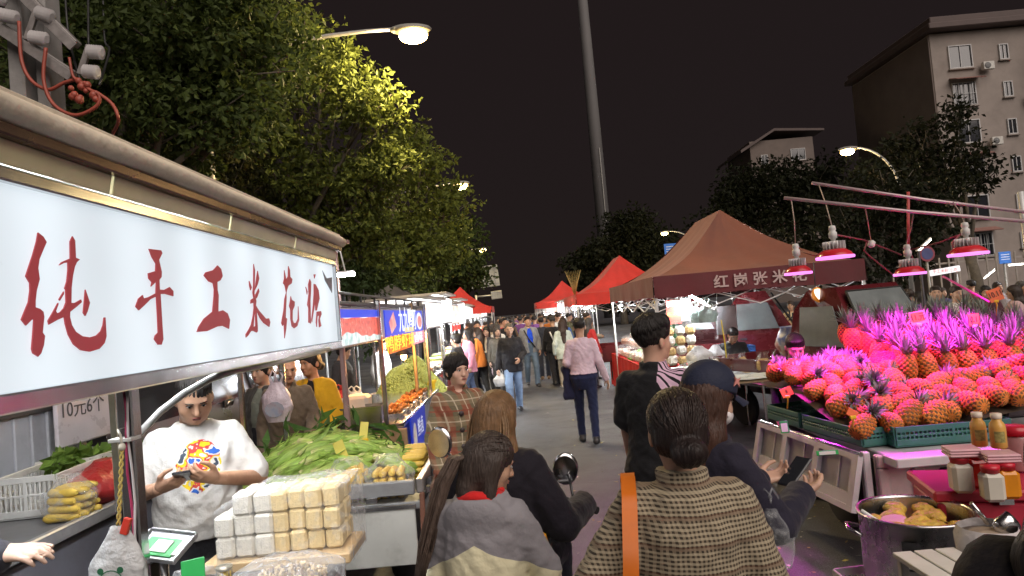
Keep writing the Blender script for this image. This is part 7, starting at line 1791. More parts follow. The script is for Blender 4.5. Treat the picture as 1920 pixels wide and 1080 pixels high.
# ------------------------------------------------------------------ pink grow lamps on poles
PKL = (1.0,.025,.80); PPIPE = M('pole_pinkish', (.52,.40,.42), .4, .3, .1, 5); SHADE = M('shade_red', (.55,.02,.03), .3, 0, .08); FINS = M('fin_white', (.66,.64,.64), .4, .2, .1)
GROW = glow('grow_led', (1.0,.14,.85), 9)
fr = thing('lamp_frame', 'pair of pinkish pipes carrying hanging lamps over the pineapples', 'lamp frame', (3.6, 5.0, 0))
def T5(v): return Vector(v)-Vector((3.6, 5.0, 0))
a0, a1 = P(1470,371,5.35), P(1960,418,4.9); b0, b1 = P(1522,343,5.6), P(1960,402,5.3)
for p0, p1 in ((a0,a1),(b0,b1)): mb = MB(); mb.tube([T5(p0), T5(p0.lerp(p1,.5)+Vector((0,0,-.012))), T5(p1)], .0135, 8); mb.build('pipe', PPIPE, fr)
pq3 = P(1700,365,5.1); mb = MB(); mb.tube([T5(P(1703,360,5.9)), T5(P(1703,480,5.9))], .014, 6); mb.build('hanger', M('hanger_red', (.4,.06,.06), .5), fr)
pw = P(1722,470,6.0); mb = MB(); mb.tube([T5((pw.x,6.0,pz)), T5(pw)], .013, 8); mb.build('post', DARK, fr); pw = P(1905,490,5.4); mb = MB(); mb.tube([T5((pw.x+.1,5.4,pz)), T5((pw.x+.1,5.4,a1.z+.3))], .022, 8); mb.build('post', PIPE, fr)
RCB = M('cable_maroon', (.20,.04,.05), .5)
def grow(label, px, py, Y, top, r=.1, on=True):
    q = P(px, py, Y); t = thing('grow_lamp', label, 'lamp', q, 0, 'pink lamps over the pineapples')
    mb = MB(); mb.lathe([(r,0),(r*.99,.012),(r*.86,.04),(r*.6,.062),(r*.52,.066)], n=28); mb.build('shade', SHADE, t)
    mb = MB(); mb.lathe([(r*.97,.004),(r*.8,.0),(0,-.001)], n=28); mb.build('diffuser', GROW, t)
    mb = MB(); mb.lathe([(r*1.0,-.004),(r*1.03,.0),(r*1.03,.014),(r*1.0,.016)], n=28); mb.build('rim', glow('grow_rim', (.95,.25,.9), 1.6), t)
    mb = MB()
    for i in range(18): a = i*math.pi/9; mb.box((math.cos(a)*r*.5, math.sin(a)*r*.5, .095), (.026,.004,.058), Euler((0,0,a)), bev=.001)
    mb.lathe([(r*.36,.064),(r*.36,.125),(r*.2,.128)], n=14); hs_ = mb.build('heat_sink', FINS, t); hs_['kind'] = 'stuff'
    mb = MB(); mb.lathe([(.014,.125),(.018,.145),(.028,.15),(.03,.19),(.02,.2),(.026,.215),(.022,.24),(.008,.245)], n=14); mb.build('socket', WPLAST, t)
    v_ = top-q; mb = MB(); mb.tube([(0,0,.24), v_*.5+Vector((.008,0,.12)), v_], .0045, 5); mb.build('cord', M('cord_tan', (.38,.30,.24), .7), t)
    lamp('SPOT', t, (0,0,-.03), 92, PKL, .1, (0,0,0), rad(138), .6)
    return t
grow('pink lamp hanging lowest at the pipe end', 1497,514,5.35, a0.lerp(a1,.03), .102)
grow('largest pink lamp second along beneath the upper pipe end', 1566,484,5.0, b0.lerp(b1,.03), .13)
grow('pink lamp tangled in red cable below the pipe crossing', 1706,515,5.4, a0.lerp(a1,.52), .115)
grow('pink lamp over the upright pineapple rows near the right building', 1815,478,5.0, b0.lerp(b1,.62), .13)
q = P(1634,457,5.7); t = thing('bare_socket', 'white bare lamp socket dangling on a cord between pink lamps', 'lamp socket', q); mb = MB(); mb.lathe([(.02,-.03),(.028,-.02),(.028,.02),(.01,.03)], n=12); mb.build('socket', WPLAST, t, None, (0,rad(20),0)); v_ = a0.lerp(a1,.33)-q; mb = MB(); mb.tube([(0,0,.02), v_], .0045, 5); mb.build('cord', M('cord_tan'), t)
for pts in (((1566,440,5.51),(1620,450,5.74),(1690,478,5.92)), ((1497,470,5.68),(1530,480,5.57),(1545,470,5.51)), ((1625,455,5.80),(1620,470,5.80),(1630,480,5.80),(1680,520,5.92),(1700,500,5.92)), ((1700,460,5.92),(1712,485,5.92),(1706,500,5.92)), ((1700,470,5.92),(1760,455,5.68),(1800,440,5.45)), ((1800,440,5.45),(1785,455,5.45),(1792,480,5.45))):
    ps = [T5(P(*p)) for p in pts]; mb = MB(); mb.tube(ps, .007, 6); mb.build('cable', RCB, fr)
# magenta stick across
a, b = P(1768,518,5.6), P(1855,566,5.3); mb = MB(); mb.tube([a, b], .009, 6); o = mb.build('stick', M('stick_magenta', (.6,.08,.3), .5)); tag(o, 'slanting painted stick above the crowns behind the price cards', 'stick')

# ------------------------------------------------------------------ beyond, on the right: fence, signs, stalls
fe = thing('metal_fence', 'tall metal bar fence in front of the apartment block', 'fence', (24, 30, 0)); zf = P(1800,480,30).z
for i in range(34): mb = MB(); mb.box((-8+i*.42,0,zf/2), (.07,.05,zf), bev=.01); mb.build('bar', M('fence_paint', (.30,.27,.25), .6), fe)
for z_ in (zf*.25, zf*.9): mb = MB(); mb.box((-1,.05,z_), (14.3,.04,.08)); mb.build('rail', MATS['fence_paint'], fe)
q = P(1770,508,16); t = thing('hanging_sign', 'white backlit shop sign with small red lettering above the right crowd', 'sign', (q.x,16,q.z)); W_ = 58*16/F
mb = MB(); mb.box((0,0,0), (W_,.08,.14), bev=.01); mb.build('board', glow('shop_white', (1,.93,.92), 1.0), t, None, (0,rad(-5),0)); text('手工米粉 小吃', .1, M('print_red', (.5,.03,.03), .6), t, (0,-.045,0), (rad(90),rad(-5)*0,0), .001, sx=.95)
for s in (-1,1): mb = MB(); mb.box((s*W_*.45,.06,-q.z/2-.05), (.03,.03,q.z-.1)); mb.build('post', GALV, t)
for px, py, Y, w, h, lab in ((1884,483,17,.3,.3,'square blue information sign by the fence'), (1257,468,50,.9,.9,'small blue road sign above the rust canopy')):
    q = P(px, py, Y); t = thing('blue_sign', lab, 'sign', (q.x,Y,0)); mb = MB(); mb.box((0,0,q.z), (w,.03,h), bev=.01); mb.build('plate', M('sign_blue', (.03,.13,.42), .5, emit=(.03,.13,.42), estr=.15), t); mb = MB()  # plates are unlit boards with a faint emission added to their blue
    for k in range(3): mb.box((0,-.018,q.z+h*(.25-.2*k)), (w*.7,.006,h*.06), bev=.001)
    mb.build('print', PWH, t); mb = MB(); mb.cyl((0,.04,0), (0,.04,q.z+h*.4), .03, None, 8); mb.build('post', GALV, t)
q = P(1738,476,14); t = thing('no_entry_sign', 'round dark prohibition sign on a thin post behind the lamps', 'sign', (q.x,14,0)); mb = MB(); mb.cyl((0,-.01,q.z), (0,.01,q.z), .16, None, 24); mb.build('disc', M('disc_red', (.28,.05,.08), .5), t); mb = MB(); mb.cyl((0,-.014,q.z), (0,-.01,q.z), .12, None, 24); mb.build('inner_disc', M('disc_blue', (.06,.07,.2), .5), t); mb = MB(); mb.cyl((0,.03,0), (0,.03,q.z), .025, None, 8); mb.build('post', GALV, t)
for i, (px, py, Y, a) in enumerate(((1733,460,11,35),(1855,514,15,30),(1905,496,13,0))): tube_lamp(('slanting','short','far right')[i]+' white tube light over the right-hand crowd', P(px, py, Y), rad(10), .36, glow('tube_soft', (1,.96,.85), 14), -rad(a), 'tube lights over the right-hand crowd')
tube_lamp('long tube light over the tables behind the right-hand crowd', (11.5, 14.5, 2.3), rad(10), 1.2, None, 0, 'tube lights over the right-hand crowd')
for i in range(4): table('plain trestle table in the right-hand market row', 6.2+2.2*i, 8.0+2.2*i, 12.5, 13.3, .78, WOOD2)
for i in range(6): snack(6.6+1.3*i, 12.9, .785, i % 3, 'bag of goods on a trestle table in the right-hand row', 'goods in the right-hand row', 0, 2.2)
# ------------------------------------------------------------------ the people one can pick out
def w2l(x, y, face, h, w, z0=0.0):
    v = Matrix.Rotation(-rad(face), 3, 'Z') @ (Vector(w)-Vector((x, y, z0))); return tuple(v*(1.70/h))
def pattern(name, fn):
    m = cloth(name, objcol=False, var=0); N, L, b = nodes(m); tc = N.new('ShaderNodeTexCoord'); sp = N.new('ShaderNodeSeparateXYZ'); L.new(tc.outputs['Object'], sp.inputs[0])
    class K: pass
    k = K(); k.N, k.L, k.b, k.tc = N, L, b, tc; k.x, k.y, k.z = sp.outputs
    def op(o, a, c=None):
        n = N.new('ShaderNodeMath'); n.operation = o
        for i, q in enumerate((a, c)):
            if q is None: continue
            if isinstance(q, (int, float)): n.inputs[i].default_value = q
            else: L.new(q, n.inputs[i])
        return n.outputs[0]
    def mix(f, a, c):
        n = N.new('ShaderNodeMix'); n.data_type = 'RGBA'; L.new(f, n.inputs[0]) if not isinstance(f, float) else None
        for i, q in ((6, a), (7, c)):
            if isinstance(q, tuple): n.inputs[i].default_value = (*q, 1)
            else: L.new(q, n.inputs[i])
        return n.outputs[2]
    k.op, k.mix = op, mix; L.new(fn(k), b.inputs['Base Color']); return m
def band(k, v, per, lo, hi, ph=0.0):
    f = k.op('FRACT', k.op('ADD', k.op('MULTIPLY', v, 1/per), ph+50)); return k.op('MULTIPLY', k.op('GREATER_THAN', f, lo), k.op('LESS_THAN', f, hi))
def plaid(k):
    xx = k.op('ADD', k.x, k.op('MULTIPLY', k.y, .5))
    c = k.mix(band(k, xx, .14, 0, .5), (.12,.10,.06), (.20,.07,.04)); c = k.mix(k.op('MULTIPLY', band(k, k.z, .14, 0, .5), .5), c, (.22,.17,.10))
    c = k.mix(k.op('MULTIPLY', band(k, xx, .07, .45, .56), .75), c, (.45,.38,.28)); c = k.mix(k.op('MULTIPLY', band(k, k.z, .14, .2, .26), .7), c, (.45,.38,.28)); return k.mix(k.op('MULTIPLY', band(k, k.z, .14, .7, .78), .8), c, (.20,.05,.03))
PLAID = pattern('plaid_wool', plaid)
def tweed(k):
    xx = k.op('ADD', k.x, k.op('MULTIPLY', k.y, .6)); c = k.mix(band(k, xx, .0125, 0, .5), (.055,.042,.03), (.24,.19,.13)); c = k.mix(k.op('MULTIPLY', band(k, k.z, .0125, 0, .5), .6), c, (.50,.43,.30)); return k.mix(k.op('MULTIPLY', band(k, k.z, .075, 0, .14), .5), c, (.10,.035,.02))
TWEED = pattern('brown_check_tweed', tweed)
def tee(k):
    # a splash of print on the chest of a white shirt
    dx = k.op('MULTIPLY', k.op('SUBTRACT', k.x, -.02), 9.0); dz = k.op('MULTIPLY', k.op('SUBTRACT', k.z, 1.27), 7.6)
    r = k.op('SQRT', k.op('ADD', k.op('MULTIPLY', dx, dx), k.op('MULTIPLY', dz, dz)))
    no = k.N.new('ShaderNodeTexNoise'); no.inputs['Scale'].default_value = 16; k.L.new(k.tc.outputs['Object'], no.inputs['Vector'])
    cr = k.N.new('ShaderNodeValToRGB'); cr.color_ramp.interpolation = 'CONSTANT'; k.L.new(no.outputs['Fac'], cr.inputs[0]); e = cr.color_ramp.elements
    e[0].color = (.03,.12,.5,1); e[1].position = .40; e[1].color = (.66,.66,.64,1)
    for p, c in ((.46,(.55,.06,.05,1)), (.51,(.75,.55,.02,1)), (.57,(.66,.66,.64,1)), (.62,(.05,.07,.1,1))): q = e.new(p); q.color = c
    f = k.op('MULTIPLY', k.op('LESS_THAN', k.op('ADD', r, k.op('MULTIPLY', no.outputs['Fac'], .5)), 1.15), k.op('GREATER_THAN', k.y, .05)); return k.mix(f, (.68,.67,.64), cr.outputs[0])
TEE = pattern('printed_white_tee', tee)
def stripes(k):
    f = k.op('MULTIPLY', band(k, k.y, .022, 0, .6), k.op('MAXIMUM', k.op('GREATER_THAN', k.x, .125), k.op('MULTIPLY', k.op('GREATER_THAN', k.x, .045), k.op('GREATER_THAN', k.z, 1.38))))
    return k.mix(f, (.012,.012,.014), (.62,.42,.55))
STRIPE = pattern('black_top_pink_stripes', stripes)
JEANS = M('denim', (.10,.16,.30), .85, 0, .25, 5, bump=.5, bscale=80, objcol=True)
PHONE = M('phone_glass', (.02,.02,.025), .15, 0, 0)
def phone(label, p, rot, lit=True):
    t = thing('phone', label, 'phone', p); t.rotation_euler = rot; mb = MB(); mb.box((0,0,0), (.075,.155,.009), bev=.003); mb.build('case', PHONE, t); mb = MB(); mb.box((0,0,.005), (.068,.145,.002), bev=.0005); mb.build('screen', glow('phone_screen', (.75,.8,.9), .5) if lit else PANE, t)
def handbag(label, p, mat, r=.1, h=.2, seed=3):
    mb = bag_mesh(r,h,seed,.35,.6,True,.25); o = mb.build('carrier_bag', mat, None, (p[0], p[1], p[2]-h*1.3)); return tag(o, label, 'carrier bag')

# cart keeper in the printed tee
X, Y, fc, h = P(360,745,3.38).x, 3.38, 202, 1.73
rt, lt_ = P(402,868,3.10), P(432,858,3.06)
pm = person('stout man in a printed white T-shirt looking down at his phone behind the cart', X, Y, fc, h, 'm', 1.22, skin=(.50,.29,.19), hair='crop', top=(.66,.65,.62), topmat=TEE, topname='t_shirt', th=.02, sleeve='short', hem=.90, pants=(.02,.02,.025), head=(10,-30,0), headfat=1.16,
       R=dict(e=(.31,.03,1.13), w=(.135,.30,1.20), pose='phone', d=(-.75,.6,.25), n=(.2,.6,-.75)), L=dict(e=(-.32,.05,1.13), w=(-.10,.32,1.21), pose='phone', d=(.7,.65,.3), n=(-.2,.6,-.75)), vox=NEAR)
falling(pm, 150, (.02,.016,.014), 5, .0018, (.0795,.0975,.0865), (.5,.15,-.2), 1.63)
ph = Matrix.Rotation(rad(fc), 3, 'Z') @ Vector((.03,.375,1.25))*(h/1.7); phone('black phone held in both hands by the stout man', (X+ph.x, Y+ph.y, ph.z), Euler((rad(24),0,rad(fc))), False)
# three shoppers behind the corn
person('woman in an open yellow jacket over a black top smiling behind the corn', P(586,700,6.25).x, 6.25, 172, 1.68, 'f', 1.12, skin=(.52,.26,.15), hair='lowbun', top=(.62,.34,.015), th=.03, open_front=(.012,.012,.014), hem=.82, pants=(.02,.02,.03), head=(-22,-4,4), L=dict(e=(-.25,-.02,1.12), w=(-.16,.2,.98), pose='relaxed'), R=dict(e=(.25,0,1.12), w=(.1,.26,1.0), pose='relaxed'), vox=NEAR)
person('balding man in a brown jacket leaning over the corn', P(536,700,5.85).x, 5.85, 200, 1.68, 'm', 1.05, skin=(.52,.26,.16), hair=None, top=(.14,.10,.07), th=.022, hem=.84, collar=True, pants=(.02,.02,.03), head=(12,-10,0), lean=8, L=dict(e=(-.24,.08,1.14), w=(-.14,.32,1.0), pose='relaxed'), vox=NEAR)
person('woman in a dark jacket over a grey top beside the van door', P(492,700,6.1).x, 6.1, 165, 1.66, 'f', 1.05, skin=(.42,.24,.16), hair='lowbun', top=(.05,.045,.042), th=.024, open_front=(.16,.17,.14), hem=.82, pants=(.015,.015,.02), head=(-5,-6,0), vox=NEAR)
# plaid jacket woman
X, Y, fc, h = -.47, 4.85, 196, 1.60
pw_ = person('short-haired woman in a brown plaid jacket standing beside the corn truck', X, Y, fc, h, 'f', 1.1, skin=(.58,.36,.27), hair='pixie', haircol=(.012,.010,.011), topmat=PLAID, top=(.2,.15,.1), th=.034, hem=.80, collar=True, pants=(.03,.035,.06), head=(20,-2,0), L=dict(e=(-.26,.05,1.12), w=(-.10,.27,1.06), pose='phone', n=(0,.6,-.8)), R=dict(e=(.25,.0,1.10), w=(.2,.12,.86), pose='relaxed'), vox=NEAR)
falling(pw_, 220, (.02,.016,.015), 3, .0026, (.094,.110,.097))
for z_ in (1.28,1.16,1.04): mb = MB(); mb.lathe([(.019,0),(.019,.006),(.012,.01),(0,.01)], n=12); mb.build('button', M('button_dark', (.03,.02,.02), .4), pw_, (.02,.155,z_*h/1.7), (rad(-90),0,0))
mb = MB(); mb.box((0,0,0), (.15,.07,.05), bev=.02); o = mb.build('pink_purse', M('purse_pink', (.6,.35,.42), .5), None, (X+.22,Y-.32,.93), .3); tag(o, 'small pink purse held by the plaid-jacketed woman', 'purse')

# scooter and its two riders
SCX, SCY, SCF = -.12, 3.0, -12
sct = thing('scooter', 'dark electric scooter with round mirrors and a yellow side panel', 'scooter', (SCX, SCY, 0), rad(SCF))
SB = M('scooter_black', (.02,.02,.024), .3, 0, .1, coat=.5); SY = M('scooter_yellow', (.78,.36,.01), .35, 0, .1, coat=.4)
mb = MB(); mb.box((0,-.28,.70), (.26,.72,.10), bev=.04); mb.build('seat', SB, sct)
mb = MB(); mb.box((0,-.3,.50), (.30,.7,.28), bev=.08); mb.build('rear_body', SB, sct); mb = MB(); mb.box((0,.2,.3), (.30,.5,.06), bev=.02); mb.build('footboard', SB, sct)
mb = MB(); mb.box((0,.47,.62), (.34,.07,.66), Euler((rad(14),0,0)), bev=.03); mb.build('leg_shield', SB, sct)
yq = Matrix.Rotation(-rad(SCF), 3, 'Z') @ (P(1018,1062,2.6)-Vector((SCX, SCY, 0))); mb = MB(); mb.box(yq, (.07,.22,.24), Euler((0,rad(-12),rad(6))), bev=.03); mb.build('side_panel', SY, sct)
mb = MB(); mb.tube([(0,.62,.35),(0,.5,.85),(0,.46,1.0)], .03, 8); mb.tube([(-.34,.34,.9),(-.2,.42,.93),(0,.46,.95),(.2,.42,.93),(.34,.34,.9)], .013, 8); mb.build('handlebar', SB, sct)
for s in (-1,1): mb = MB(); mb.cyl((s*.24,.4,.92), (s*.36,.33,.895), .018, None, 10); mb.build('grip', RUBBER, sct)
mb = MB(); mb.ball((0,.55,.98), (.12,.08,.09), 12, 8); mb.build('headlight_cowl', SB, sct)
for y_ in (-.55, .72): mb = MB(); mb.lathe([(.1,-.045),(.19,-.045),(.215,-.02),(.215,.02),(.19,.045),(.1,.045)], n=24); mb.build('wheel', RUBBER, sct, (0,y_,.215), (0,rad(90),0))
MIRR = M('mirror_glass', (.8,.82,.85), .12, 1, 0)
Rsc = Matrix.Rotation(-rad(SCF), 3, 'Z')
for px, py, Y_, s in ((1060,880,3.5,1), (824,830,3.6,-1)):
    q = Rsc @ (P(px, py, Y_)-Vector((SCX, SCY, 0))); mb = MB(); base = Vector((s*.24,.4,.93))
    mb.tube([base, base.lerp(q, .55)+Vector((0,.02,.03)), q+Vector((0,.02,-.03))], .007, 6); mo = mb.build('mirror', SB, sct)
    mb = MB(); mb.ball(q+Vector((0,.012,0)), (.068,.022,.084), 18, 10, 0, Euler((0,0,rad(SCF*-1+ (8 if s > 0 else -14)))).to_matrix()); mb.build('housing', STEEL, mo)
    mb = MB(); Rm = Euler((rad(4), 0, rad(6*s))).to_matrix(); n_ = 24
    mb.add([q+Rm@Vector((math.cos(i*2*math.pi/n_)*.06, -.0135, math.sin(i*2*math.pi/n_)*.075)) for i in range(n_)], [tuple(range(n_))]); mb.build('glass', MIRR, mo)
seat_legs = {1: ((.15,.36,.86),(.14,.34,.43)), -1: ((-.15,.36,.86),(-.14,.34,.43))}
X, Y, fc, h, z0 = P(930,800,3.0).x, 3.0, -16, 1.62, -.10
gr = w2l(X, Y, fc, h, Vector((SCX,SCY,0)) + Matrix.Rotation(rad(SCF), 3, 'Z') @ Vector((.30,.32,.93)), z0); gl = w2l(X, Y, fc, h, Vector((SCX,SCY,0)) + Matrix.Rotation(rad(SCF), 3, 'Z') @ Vector((-.30,.32,.93)), z0)
dw = person('long-haired woman in a black fleece jacket steering the scooter', X, Y, fc, h, 'f', 1.1, hair='long', haircol=(.17,.095,.045), top=(.012,.010,.016), th=.045, hem=.80, pants=(.02,.02,.03), head=(-14,-8,0), z0=z0, legs=seat_legs, R=dict(e=(.32,.0,1.10), w=gr, pose='grip', d=(-.1,.9,-.3), n=(.2,.3,.9)), L=dict(e=(-.34,.04,1.13), w=gl, pose='grip', n=(-.2,.3,.9)), vox=NEAR)
LHP = [[((e*.05,-.07,1.66),.6), ((e*.075,-.085,1.56),.8), ((e*.085,-.10,1.44),.9), ((e*.09,-.145,1.32),1.0), ((e*.10,-.165,1.18),1.0)] for e in (-1.1,-.6,0,.6,1.1)]
strands(dw, LHP, 110, .028, .0042, (.20,.12,.06), 6)
X, Y, fc, h, z0 = P(897,880,2.5).x, 2.52, -14, 1.50, -.07
def hoodie(k): return k.mix(k.op('GREATER_THAN', k.op('ADD', k.z, k.op('MULTIPLY', k.op('ABSOLUTE', k.x), .55)), 1.135), (.74,.70,.48), (.26,.25,.27))
HOOD = pattern('grey_and_cream_hoodie', hoodie)
gp = person('girl with a long ponytail in a cream and grey hoodie riding pillion', X, Y, fc, h, 'f', 1.1, hair='bob', haircol=(.05,.036,.03), topmat=HOOD, top=(.5,.5,.4), th=.03, hem=.82, hood_down=True, pants=(.03,.03,.05), head=(-56,-20,0), z0=z0, legs=seat_legs, R=dict(e=(.27,.06,1.12), w=(.2,.26,1.0), pose='relaxed'), L=dict(e=(-.27,.04,1.12), w=(-.2,.26,1.0), pose='relaxed'), vox=NEAR)
PT = [((0,-.10,1.60),.6), ((-.03,-.145,1.57),.9), ((-.055,-.165,1.46),1.0), ((-.07,-.165,1.33),1.0), ((-.085,-.16,1.18),.9), ((-.09,-.15,1.04),.6)]
combed(gp, (0,-.11,1.60), 140, (.05,.036,.03), 4)
strands(gp, [PT], 130, .046, .0036, (.10,.07,.055), 5, 'ponytail')
mb = MB(); hs_ = h/1.7; mb.tube([(math.cos(a)*.085*hs_, (-.012+math.sin(a)*.075)*hs_, (1.455+.012*math.sin(a*3))*hs_) for a in [i*2*math.pi/20 for i in range(21)]], .022*hs_, 8); mb.build('red_scarf', cloth('scarf_red', col=(.62,.02,.02), objcol=False), gp)

# woman in the tweed coat with the orange strap
X, Y, fc, h = P(1278,900,1.95).x, 1.95, -6, 1.60
cw = person('woman in a brown checked tweed coat with an orange bag strap, seen from behind', X, Y, fc, h, 'f', 1.08, hair='lowbun', haircol=(.018,.011,.010), topmat=TWEED, top=(.2,.16,.1), th=.037, hem=.55, collar=True, pants=(.03,.03,.03), head=(6,2,0), L=dict(e=(-.36,-.06,1.12), w=(-.22,.14,.98), pose='relaxed'), R=dict(e=(.255,-.03,1.10), w=(.2,.2,1.0), pose='relaxed'), vox=.008 if False else NEAR)
combed(cw, (0,-.12,1.56), 150, (.03,.019,.016), 3)
ob = thing('shoulder_bag', 'orange leather strap bag on the tweed-coated woman\'s left shoulder', 'bag', (X, Y, 0), rad(fc)); s_ = h/1.7; ORG = M('orange_leather', (.62,.15,.01), .45, 0, .12, 9)
pts = [Vector(p)*s_ for p in ((-.155,.16,1.20),(-.16,.10,1.41),(-.16,.0,1.455),(-.165,-.10,1.41),(-.18,-.175,1.25),(-.2,-.19,1.05),(-.215,-.14,.84))]
mb = MB()
def strapf(u, v):
    i = v*(len(pts)-1); k = min(int(i), len(pts)-2); p = pts[k].lerp(pts[k+1], i-k); return (p.x+(u-.5)*.04, p.y, p.z+abs(u-.5)*.0)
mb.grid(strapf, 3, 30); mb.grid(lambda u, v: tuple(Vector(strapf(1-u, v))*1.008), 3, 30); mb.build('strap', ORG, ob); mb = MB(); mb.box((-.25*s_,-.1,.74*s_), (.1,.3,.24), bev=.03); mb.build('bag', ORG, ob)
# girl in the cap
X, Y, fc, h = P(1318,750,2.5).x, 2.5, -62, 1.60
hw = P(1405,880,2.42)
cg = person('girl in a navy baseball cap and white face mask checking her phone', X, Y, fc, h, 'f', 1.05, skin=(.55,.34,.25), hair='long', haircol=(.05,.022,.014), top=(.018,.016,.03), th=.032, hem=.80, pants=(.03,.03,.04), head=(2,-16,0), R=dict(e=(.27,.08,1.13), w=(.13,.34,1.17), pose='phone', d=(-.2,.95,.1), n=(.2,.1,-.95)), L=dict(e=(-.27,.10,1.13), w=(-.10,.36,1.18), pose='phone', d=(.3,.95,.1), n=(-.2,.3,-.9)), vox=NEAR)
Hm = headframe(cg); s = SDF((-.13,-.15,1.56), (.13,.2,1.78), .008); s.ell((0,-.012,1.64), (.099,.118,.104), .01); s.cutz(1.618, False); v, f = s.out()
NAVY = M('cap_navy', (.012,.016,.04), .8, 0, .1, 10, bump=.2, bscale=60)
co = link('cap', npmesh('cap', [(xf(v, Hm), f, 0)], NAVY), cg)
mb = MB(); br = []
for q in range(2):
    mb.grid(lambda u, v: tuple(Hm @ Vector((math.sin((u-.5)*2.5)*(.088+.02*v), .03+math.cos((u-.5)*2.5)*(.06+.085*v), 1.628-.022*v-.03*abs(u-.5)**2*4+.004*q))), 14, 6)
mb.build('brim', NAVY, co); mb = MB(); lg = [Hm @ Vector((.092+.004*0, .035+x*.02, 1.665+z*.02)) for x, z in ((-.8,-1),(-.4,.2),(-.8,.9),(0,.5),(.8,.9),(.4,.1),(.9,-.9),(0,-.3))]; mb.poly(lg, 0, .006, (Hm.to_3x3() @ Vector((1,0,.2))).normalized()); mb.build('emblem', M('emblem_pink', (.62,.25,.22), .6), co)
s = SDF((-.1,.0,1.46), (.1,.14,1.61), .007); s.ell((0,.028,1.535), (.07,.082,.05), .01); s.ell((0,-.02,1.53), (.09,.075,.09), .01, sub=True); v, f = s.out(); link('face_mask', npmesh('face_mask', [(xf(v, Hm), f, 0)], M('mask_white', (.66,.62,.63), .8)), cg)
ph = Matrix.Rotation(rad(fc), 3, 'Z') @ Vector((.0,.47,1.215))*(h/1.7); phone('phone in the capped girl\'s outstretched hands', (X+ph.x, Y+ph.y, ph.z), Euler((rad(35),0,rad(fc))), False)
handbag('clear bag of cut pineapple hanging beside the tweed coat', (P(1445,960,2.3).x, 2.3, 1.2), film(), .07, .2, 7)
# young man in black with pink stripes
X, Y, fc, h = P(1228,700,3.85).x, 3.85, -28, 1.76
ym = person('young man in a black shirt with pink shoulder stripes looking at the stalls', X, Y, fc, h, 'm', 1.06, skin=(.55,.32,.23), hair='brush', topmat=STRIPE, top=(.02,.02,.02), th=.03, sleeve='short', hem=.80, topname='shirt', collar=True, pants=(.42,.42,.45), head=(-34,-2,0), L=dict(e=(-.23,.02,1.13), w=(-.22,.12,.9), pose='relaxed'), R=dict(e=(.25,.04,1.13), w=(.2,.22,1.0), pose='relaxed'), vox=NEAR)
falling(ym, 260, (.018,.015,.014), 8, .0028, (.091,.115,.102), (.62,.15,-.25), 1.64)
# man in the pink shirt walking away
g = G(1106,832); hp = 1.71
ps_ = person('man in pale pink shirt walking away with a jacket over his arm', g.x, g.y, -4, hp, 'm', 1.05, hair='short', haircol=(.012,.01,.01), top=(.58,.46,.54), th=.02, hem=.955, pth=.004, topname='shirt', pants=(.012,.018,.055), stride=-.30, head=(0,0,0), L=dict(e=(-.25,-.03,1.12), w=(-.17,.18,1.02), pose='relaxed'), R=dict(e=(.25,-.04,1.12), w=(.30,.02,.86), pose='relaxed'), vox=NEAR)
sdj = SDF((-.15,-.12,-.42), (.15,.14,.06), .012); sdj.cone((-.03,0,0), (.06,0,0), .06, .06, .02); sdj.cone((0,-.02,0), (.0,-.02,-.34), .07, .09, .03, fl=(1,1.6,1)); sdj.ripple(.012,50,20,20,1); v, f = sdj.out()
o = link('folded_jacket', npmesh('folded_jacket', [(v, f, 0)], CLOTH), None, (g.x-.21, g.y+.10, 1.02)); o.color = (.014,.017,.05,1); tag(o, 'dark navy jacket draped over the pink-shirted man\'s arm', 'jacket')
# walkers in the middle of the street
def walker(label, px, py, face, h, **k):
    g = G(px, py); k.setdefault('vox', MID); return person(label, g.x, g.y, face, h, **k), g
w1, g = walker('cropped-haired man in a black zip jacket and pale jeans carrying a white bag', 968, 774, 184, 1.68, sex='m', fat=1.1, skin=(.50,.31,.22), hair='crop', haircol=(.10,.08,.06), top=(.014,.014,.018), th=.03, hem=.78, collar=True, pantsmat=JEANS, pants=(.17,.26,.42), stride=.24, head=(0,-4,0), R=dict(e=(.26,-.02,1.12), w=(.28,.06,.86), pose='grip'), L=dict(e=(-.27,.02,1.12), w=(-.14,.22,1.02), pose='relaxed'))
handbag('white bulging carrier bag carried by the man in the black zip jacket', (g.x-.24, g.y-.06, .84), BAGW, .13, .24, 11)
w2, g = walker('man in a blue shirt under a grey jacket striding with a cross-body strap', 1000, 724, 190, 1.74, sex='m', fat=1.15, skin=(.52,.30,.20), hair='short', top=(.22,.23,.25), th=.03, hem=.82, open_front=(.01,.06,.55), pantsmat=JEANS, pants=(.10,.15,.22), stride=-.26, L=arm(-1,.2), R=arm(1,-.2))
mb = MB(); mb.tube([(.14,.12,1.42),(.05,.19,1.2),(-.1,.185,.98)], .015, 6); mb.build('bag_strap', RUBBER, w2)
walker('man in a plain black sweater walking behind the blue-shirted man', 958, 722, 178, 1.76, fat=1.15, skin=(.48,.28,.19), hair='short', top=(.012,.012,.015), th=.03, pants=(.02,.02,.025), stride=.2)
w4, g = walker('woman in a long black coat looking down at the carts', 897, 742, 60, 1.62, sex='f', fat=1.1, skin=(.52,.34,.26), hair='pony', top=(.014,.015,.03), th=.045, hem=.45, pants=(.014,.015,.03), head=(15,-22,0), lean=4)
handbag('tan carrier bag at the long-coated woman\'s side', (g.x-.12, g.y-.28, .8), M('bag_tan', (.4,.3,.18), .5, 0, .15, 9), .1, .2, 12)
